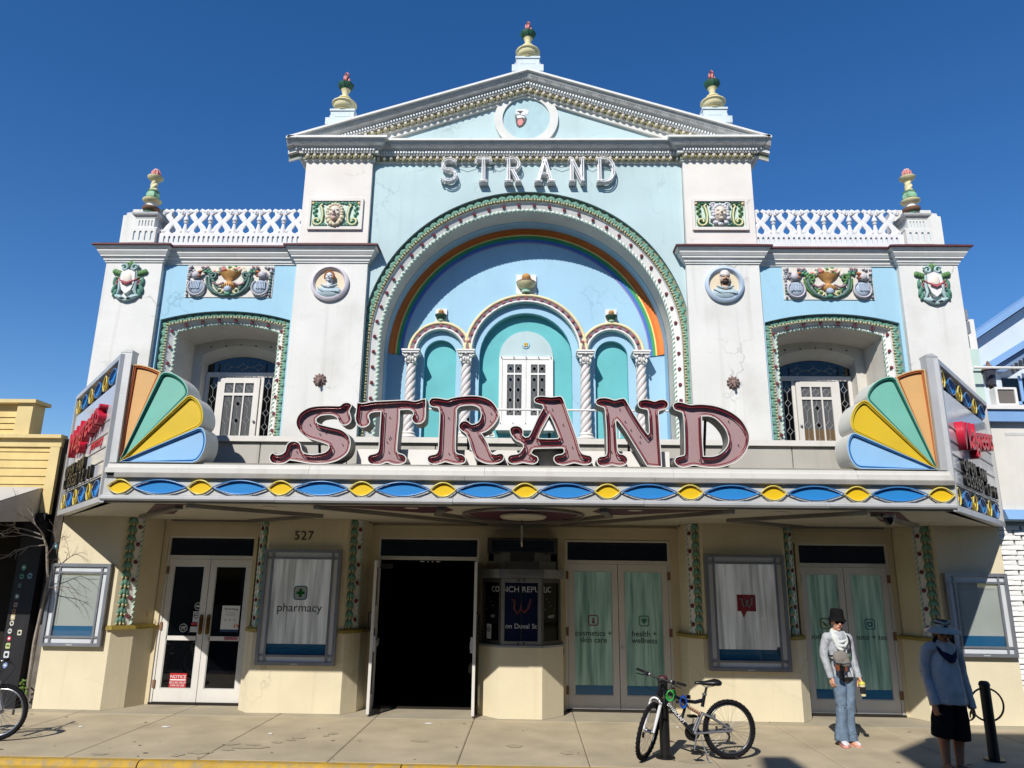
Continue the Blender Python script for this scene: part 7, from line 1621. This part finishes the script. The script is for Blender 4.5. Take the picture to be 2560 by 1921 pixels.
part('strap', MB().tube(smooth3([(-.02, -.16, 1.15), (.03, -.14, 1.26), (.05, -.06, 1.36), (.04, .06, 1.38), (-.02, .15, 1.28)]), .012, 6, asp=.5).tube(smooth3([(-.17, -.11, 1.11), (-.2, -.02, 1.10), (-.17, .1, 1.12)]), .012, 6).tf(WM), DARK, bag, 60)
part('zip_line', MB().tube(smooth3([(-.185, -.15, 1.035), (-.10, -.195, 1.03), (-.02, -.19, 1.045)]), .005, 5).tf(WM), GREYM, bag, 60)
part('clip', MB().blob((.005, -.165, 1.12), (.014, .012, .04), 0, 8, 6).tf(WM), M('clip_green', '3d5a44', .5), bag, 60)
cm = thing('photo_camera', 'black camera with brown leather sides hanging below the sling bag', 'camera', tuple(WM @ Vector((-.115, -.16, .94))))
part('camera_body', MB().prism(rrect(-.165, .93, -.055, 1.0, .012, 3), -.165, -.12).box((-.13, -.17, .99), (-.09, -.13, 1.015)).tf(WM), BLACK, cm, 40)
part('lens', MB().lathe([(.038, .0), (.04, -.03), (.036, -.05), (.037, -.11), (.03, -.115)], (-.118, -.155, .955), 18).tf(WM), M('lens_black', '0e0e10', .3, spec=.6), cm, 40)
for x in (-.17, -.062): part('leather_grip', MB().prism(rrect(x-.012, .928, x+.016, 1.002, .01, 3), -.172, -.115).tf(WM), M('camera_brown', '7a4326', .5, var=.2, scale=30), cm, 40)
part('camera_strap', MB().tube(smooth3([(-.17, -.14, .99), (-.16, -.16, 1.08), (-.06, -.15, 1.2), (.03, -.12, 1.3)]), .006, 5).tf(WM), DARK, cm, 60)
cup = thing('drink_cup', 'drink cup with a yellow lid and black sleeve held by the person in jeans', 'cup', tuple(WM @ Vector((.222, -.10, .63))))
cx_, cy_ = .212, -.088; TLT = WM @ Matrix.Translation((cx_, cy_, .63)) @ Matrix.Rotation(R(-6), 4, 'Y')
part('cup_body', MB().lathe([(.029, 0), (.030, .012), (.031, .03), (.039, .145)], (0, 0, 0), 20).tf(TLT), M('cup_cream', 'd6caa0', .4), cup, 40)
part('cup_sleeve', MB().lathe([(.0322, .028), (.0395, .115)], (0, 0, 0), 20).tf(TLT), M('sleeve_black', '17181a', .7, var=.1), cup, 40)
part('lid', MB().lathe([(.041, .143), (.042, .152), (.039, .16), (.03, .175), (.02, .178)], (0, 0, 0), 20).tf(TLT), M('lid_yellow', 'c4bb3e', .35), cup, 40)

# ---- second person: visor hat, grey blue sweater, black shorts, in the shade
X2, Y2 = 4.875, -2.90
p2 = thing('person', 'person in a wide visor hat, grey blue sweater and black shorts standing in shade', 'person', (X2, Y2, 0), R(6), 'people standing on the sidewalk')
p2.rotation_euler = (0, LEAN2, R(6))
B = MB(); hc2 = (-.035, -.01, 1.495); hm2 = head(B, hc2, .150, .225, R(-16), R(2))
limb(B, [(-.025, .02, 1.43), (-.02, .04, 1.33)], [.058, .066], 14)
limb(B, [(-.02, .03, 1.28), (0, .02, 1.05), (.02, .02, .8)], [.095, .10, .105], 16)
limb(B, [(-.19, .03, 1.28), (-.22, .05, 1.0), (-.195, -.03, .72)], [.04, .035, .03], 12); limb(B, [(.14, .03, 1.28), (.235, .05, 1.0), (.278, -.01, .71)], [.04, .035, .03], 12)
hand(B, (-.193, -.035, .715), (.08, -.2, -1), (.9, .3, 0), -1, .4); hand(B, (.28, -.015, .705), (.05, -.22, -1), (-.9, .3, 0), 1, .5)
limb(B, [(-.07, .02, .75), (-.058, .0, .46), (-.05, .035, .33), (-.03, .03, .075)], [.11, .068, .062, .04], 14); limb(B, [(.11, .02, .75), (.13, .0, .46), (.128, .04, .33), (.128, .03, .075)], [.11, .068, .062, .04], 14)
for sx, y0, ang in ((-.03, .02, .12), (.13, .02, .42)):
    limb(B, [(sx, y0+.03, .05), (sx+.05*ang, y0-.06, .05), (sx+.18*ang, y0-.155, .03)], [.038, .036, .03], 12)
    for q in range(5): a = -.045+.0225*q; limb(B, [(sx+.18*ang+a*.9, y0-.15, .026), (sx+.2*ang+a, y0-.195+abs(q-1.2)*.008, .02)], [.013, .010], 8)
settle(part('body', remesh(B, .0052, 2), SKIN2, p2, local=True), SKIN2)
lips_and_glasses(p2, hm2, .150, .225, M('lip_brown', '83504a', .5))
S_ = MB()
limb(S_, [(-.02, .03, 1.31), (-.015, .025, 1.15), (.0, .015, .98), (.018, .015, .84), (.025, .02, .735)], [.14, .165, .174, .186, .20], 22, .80, False)
limb(S_, [(-.17, .03, 1.315), (.13, .03, 1.315)], [.072, .072], 14); limb(S_, [(-.02, .035, 1.37), (-.02, .035, 1.34)], [.07, .085], 14)
limb(S_, [(-.205, .035, 1.30), (-.23, .05, 1.16), (-.228, .05, 1.0), (-.205, .0, .85), (-.185, -.035, .70)], [.062, .055, .052, .051, .052], 14, 1, False)
limb(S_, [(.155, .035, 1.30), (.205, .05, 1.16), (.235, .05, 1.0), (.262, .02, .85), (.28, -.012, .70)], [.062, .055, .05, .046, .042], 14, 1, False)
SWT = M('sweater_grey_blue', 'b6aea8', .9, var=.06, scale=5, bump=.25, bscale=120)
settle(part('sweater', remesh(S_, .009, 4, .014, 6.0, 5), SWT, p2, local=True), SWT)
part('button', MB().blob((-.0, -.122, 1.20), (.006, .005, .006)).blob((-.285, .04, 1.05), (.005, .006, .006)), DARK, p2, local=True)
H_ = MB(); limb(H_, [(-.03, .02, .80), (.085, .02, .80)], [.115, .115], 16, .85)
limb(H_, [(-.045, .02, .76), (-.07, .015, .58), (-.08, .015, .36)], [.105, .112, .112], 16, 1, False); limb(H_, [(.095, .02, .76), (.118, .015, .58), (.13, .015, .35)], [.105, .112, .108], 16, 1, False)
SHT = M('shorts_black', '151516', .9, var=.15, scale=8)
settle(part('shorts', remesh(H_, .01, 3, .01, 7.0, 9), SHT, p2, local=True), SHT)
for sx, ang in ((-.03, .12), (.13, .42)):
    mt = Matrix.Translation((sx, .02, 0)) @ Matrix.Rotation(ang*.9, 4, 'Z')
    sd_ = part('sandal', MB().prism([(-.035, .06), (.035, .06), (.04, 0), (.05, -.12), (.045, -.19), (.0, -.22), (-.045, -.19), (-.05, -.12), (-.04, 0)], .0, .02, plane='xy').tf(mt), BLACK, p2, 30, local=True)
    part('sandal_strap', MB().tube([(-.048, -.12, .015), (-.03, -.12, .06), (.03, -.12, .06), (.048, -.12, .015)], .012, 6).tf(mt), BLACK, sd_, 40, local=True)
VH = M('visor_grey', 'b0a493', .85, var=.06, scale=10, bump=.1, bscale=90)
hm3 = Matrix.Translation((hc2[0], hc2[1], 1.555)) @ Matrix.Rotation(R(-16), 4, 'Z') @ Matrix.Rotation(R(4), 4, 'X') @ Matrix.Rotation(R(-4), 4, 'Y')
part('visor_hat', MB().lathe([(.192, -.045), (.18, -.02), (.125, .008), (.092, .016), (.089, .05), (.086, .05), (.088, .012), (.125, .0), (.189, -.047)], (0, 0, 0), 32, sy=1.15).tf(hm3), VH, p2, 50, local=True)
part('hat_crown', MB().lathe([(.088, .045), (.08, .075), (.06, .095), (.0, .103)], (0, .0, 0), 28, sy=1.12).tf(hm3), M('crown_dark_mesh', '3b3937', .9, var=.1), p2, 60, local=True)
part('crown_band', MB().tube([(.0, -.095, .062), (.05, -.075, .075), (.078, 0, .082), (.05, .08, .078)], .012, 6).tube([(0, -.095, .062), (-.05, -.075, .075), (-.078, 0, .082), (-.05, .08, .078)], .012, 6).tf(hm3), VH, p2, 60, local=True)
part('hat_badge', MB().box((-.02, -.112, .024), (.02, -.102, .042)).tf(hm3), DARK, p2, local=True)
part('neck_flap', MB().prism([(-.10, -.02), (.14, -.02), (.15, -.20), (.10, -.24), (-.05, -.2)], .09, .105).tf(hm3), M('flap_dark', '2b2928', .9), p2, 40, local=True)
hr = MB()
for k in range(12): a = PI*(k/11)*1.0; hr.tube([(.078*math.cos(a), .02+.06*math.sin(a), .0), (.085*math.cos(a), .03+.06*math.sin(a), -.08), (.08*math.cos(a), .03+.05*math.sin(a), -.16)], [.016, .018, .01], 6)
part('hair', hr.tf(hm3), M('hair_dark', '2a211c'), p2, 60, local=True)
gt = MB()
for k, (dz, r, dy) in enumerate(((1.39, .075, .01), (1.36, .092, -.005), (1.325, .105, -.025), (1.285, .105, -.05), (1.25, .09, -.075))):
    pts = []
    for q in range(28): a = 2*PI*q/28; fr = max(0, -math.sin(a)); pts.append((-.02+r*math.cos(a)*(1-.1*fr), .03+dy+r*.8*math.sin(a), dz+.03*(1-fr)*(1+k*.35)-.03*fr*k*.4+.006*math.sin(4*a+k)))
    gt.tube(pts, .022, 8, closed=True)
GTM = M('gaiter_navy', '23253a', .85, var=.5, scale=40)
settle(part('neck_gaiter', remesh(gt, .007, 2, .004, 14), GTM, p2, local=True), GTM)
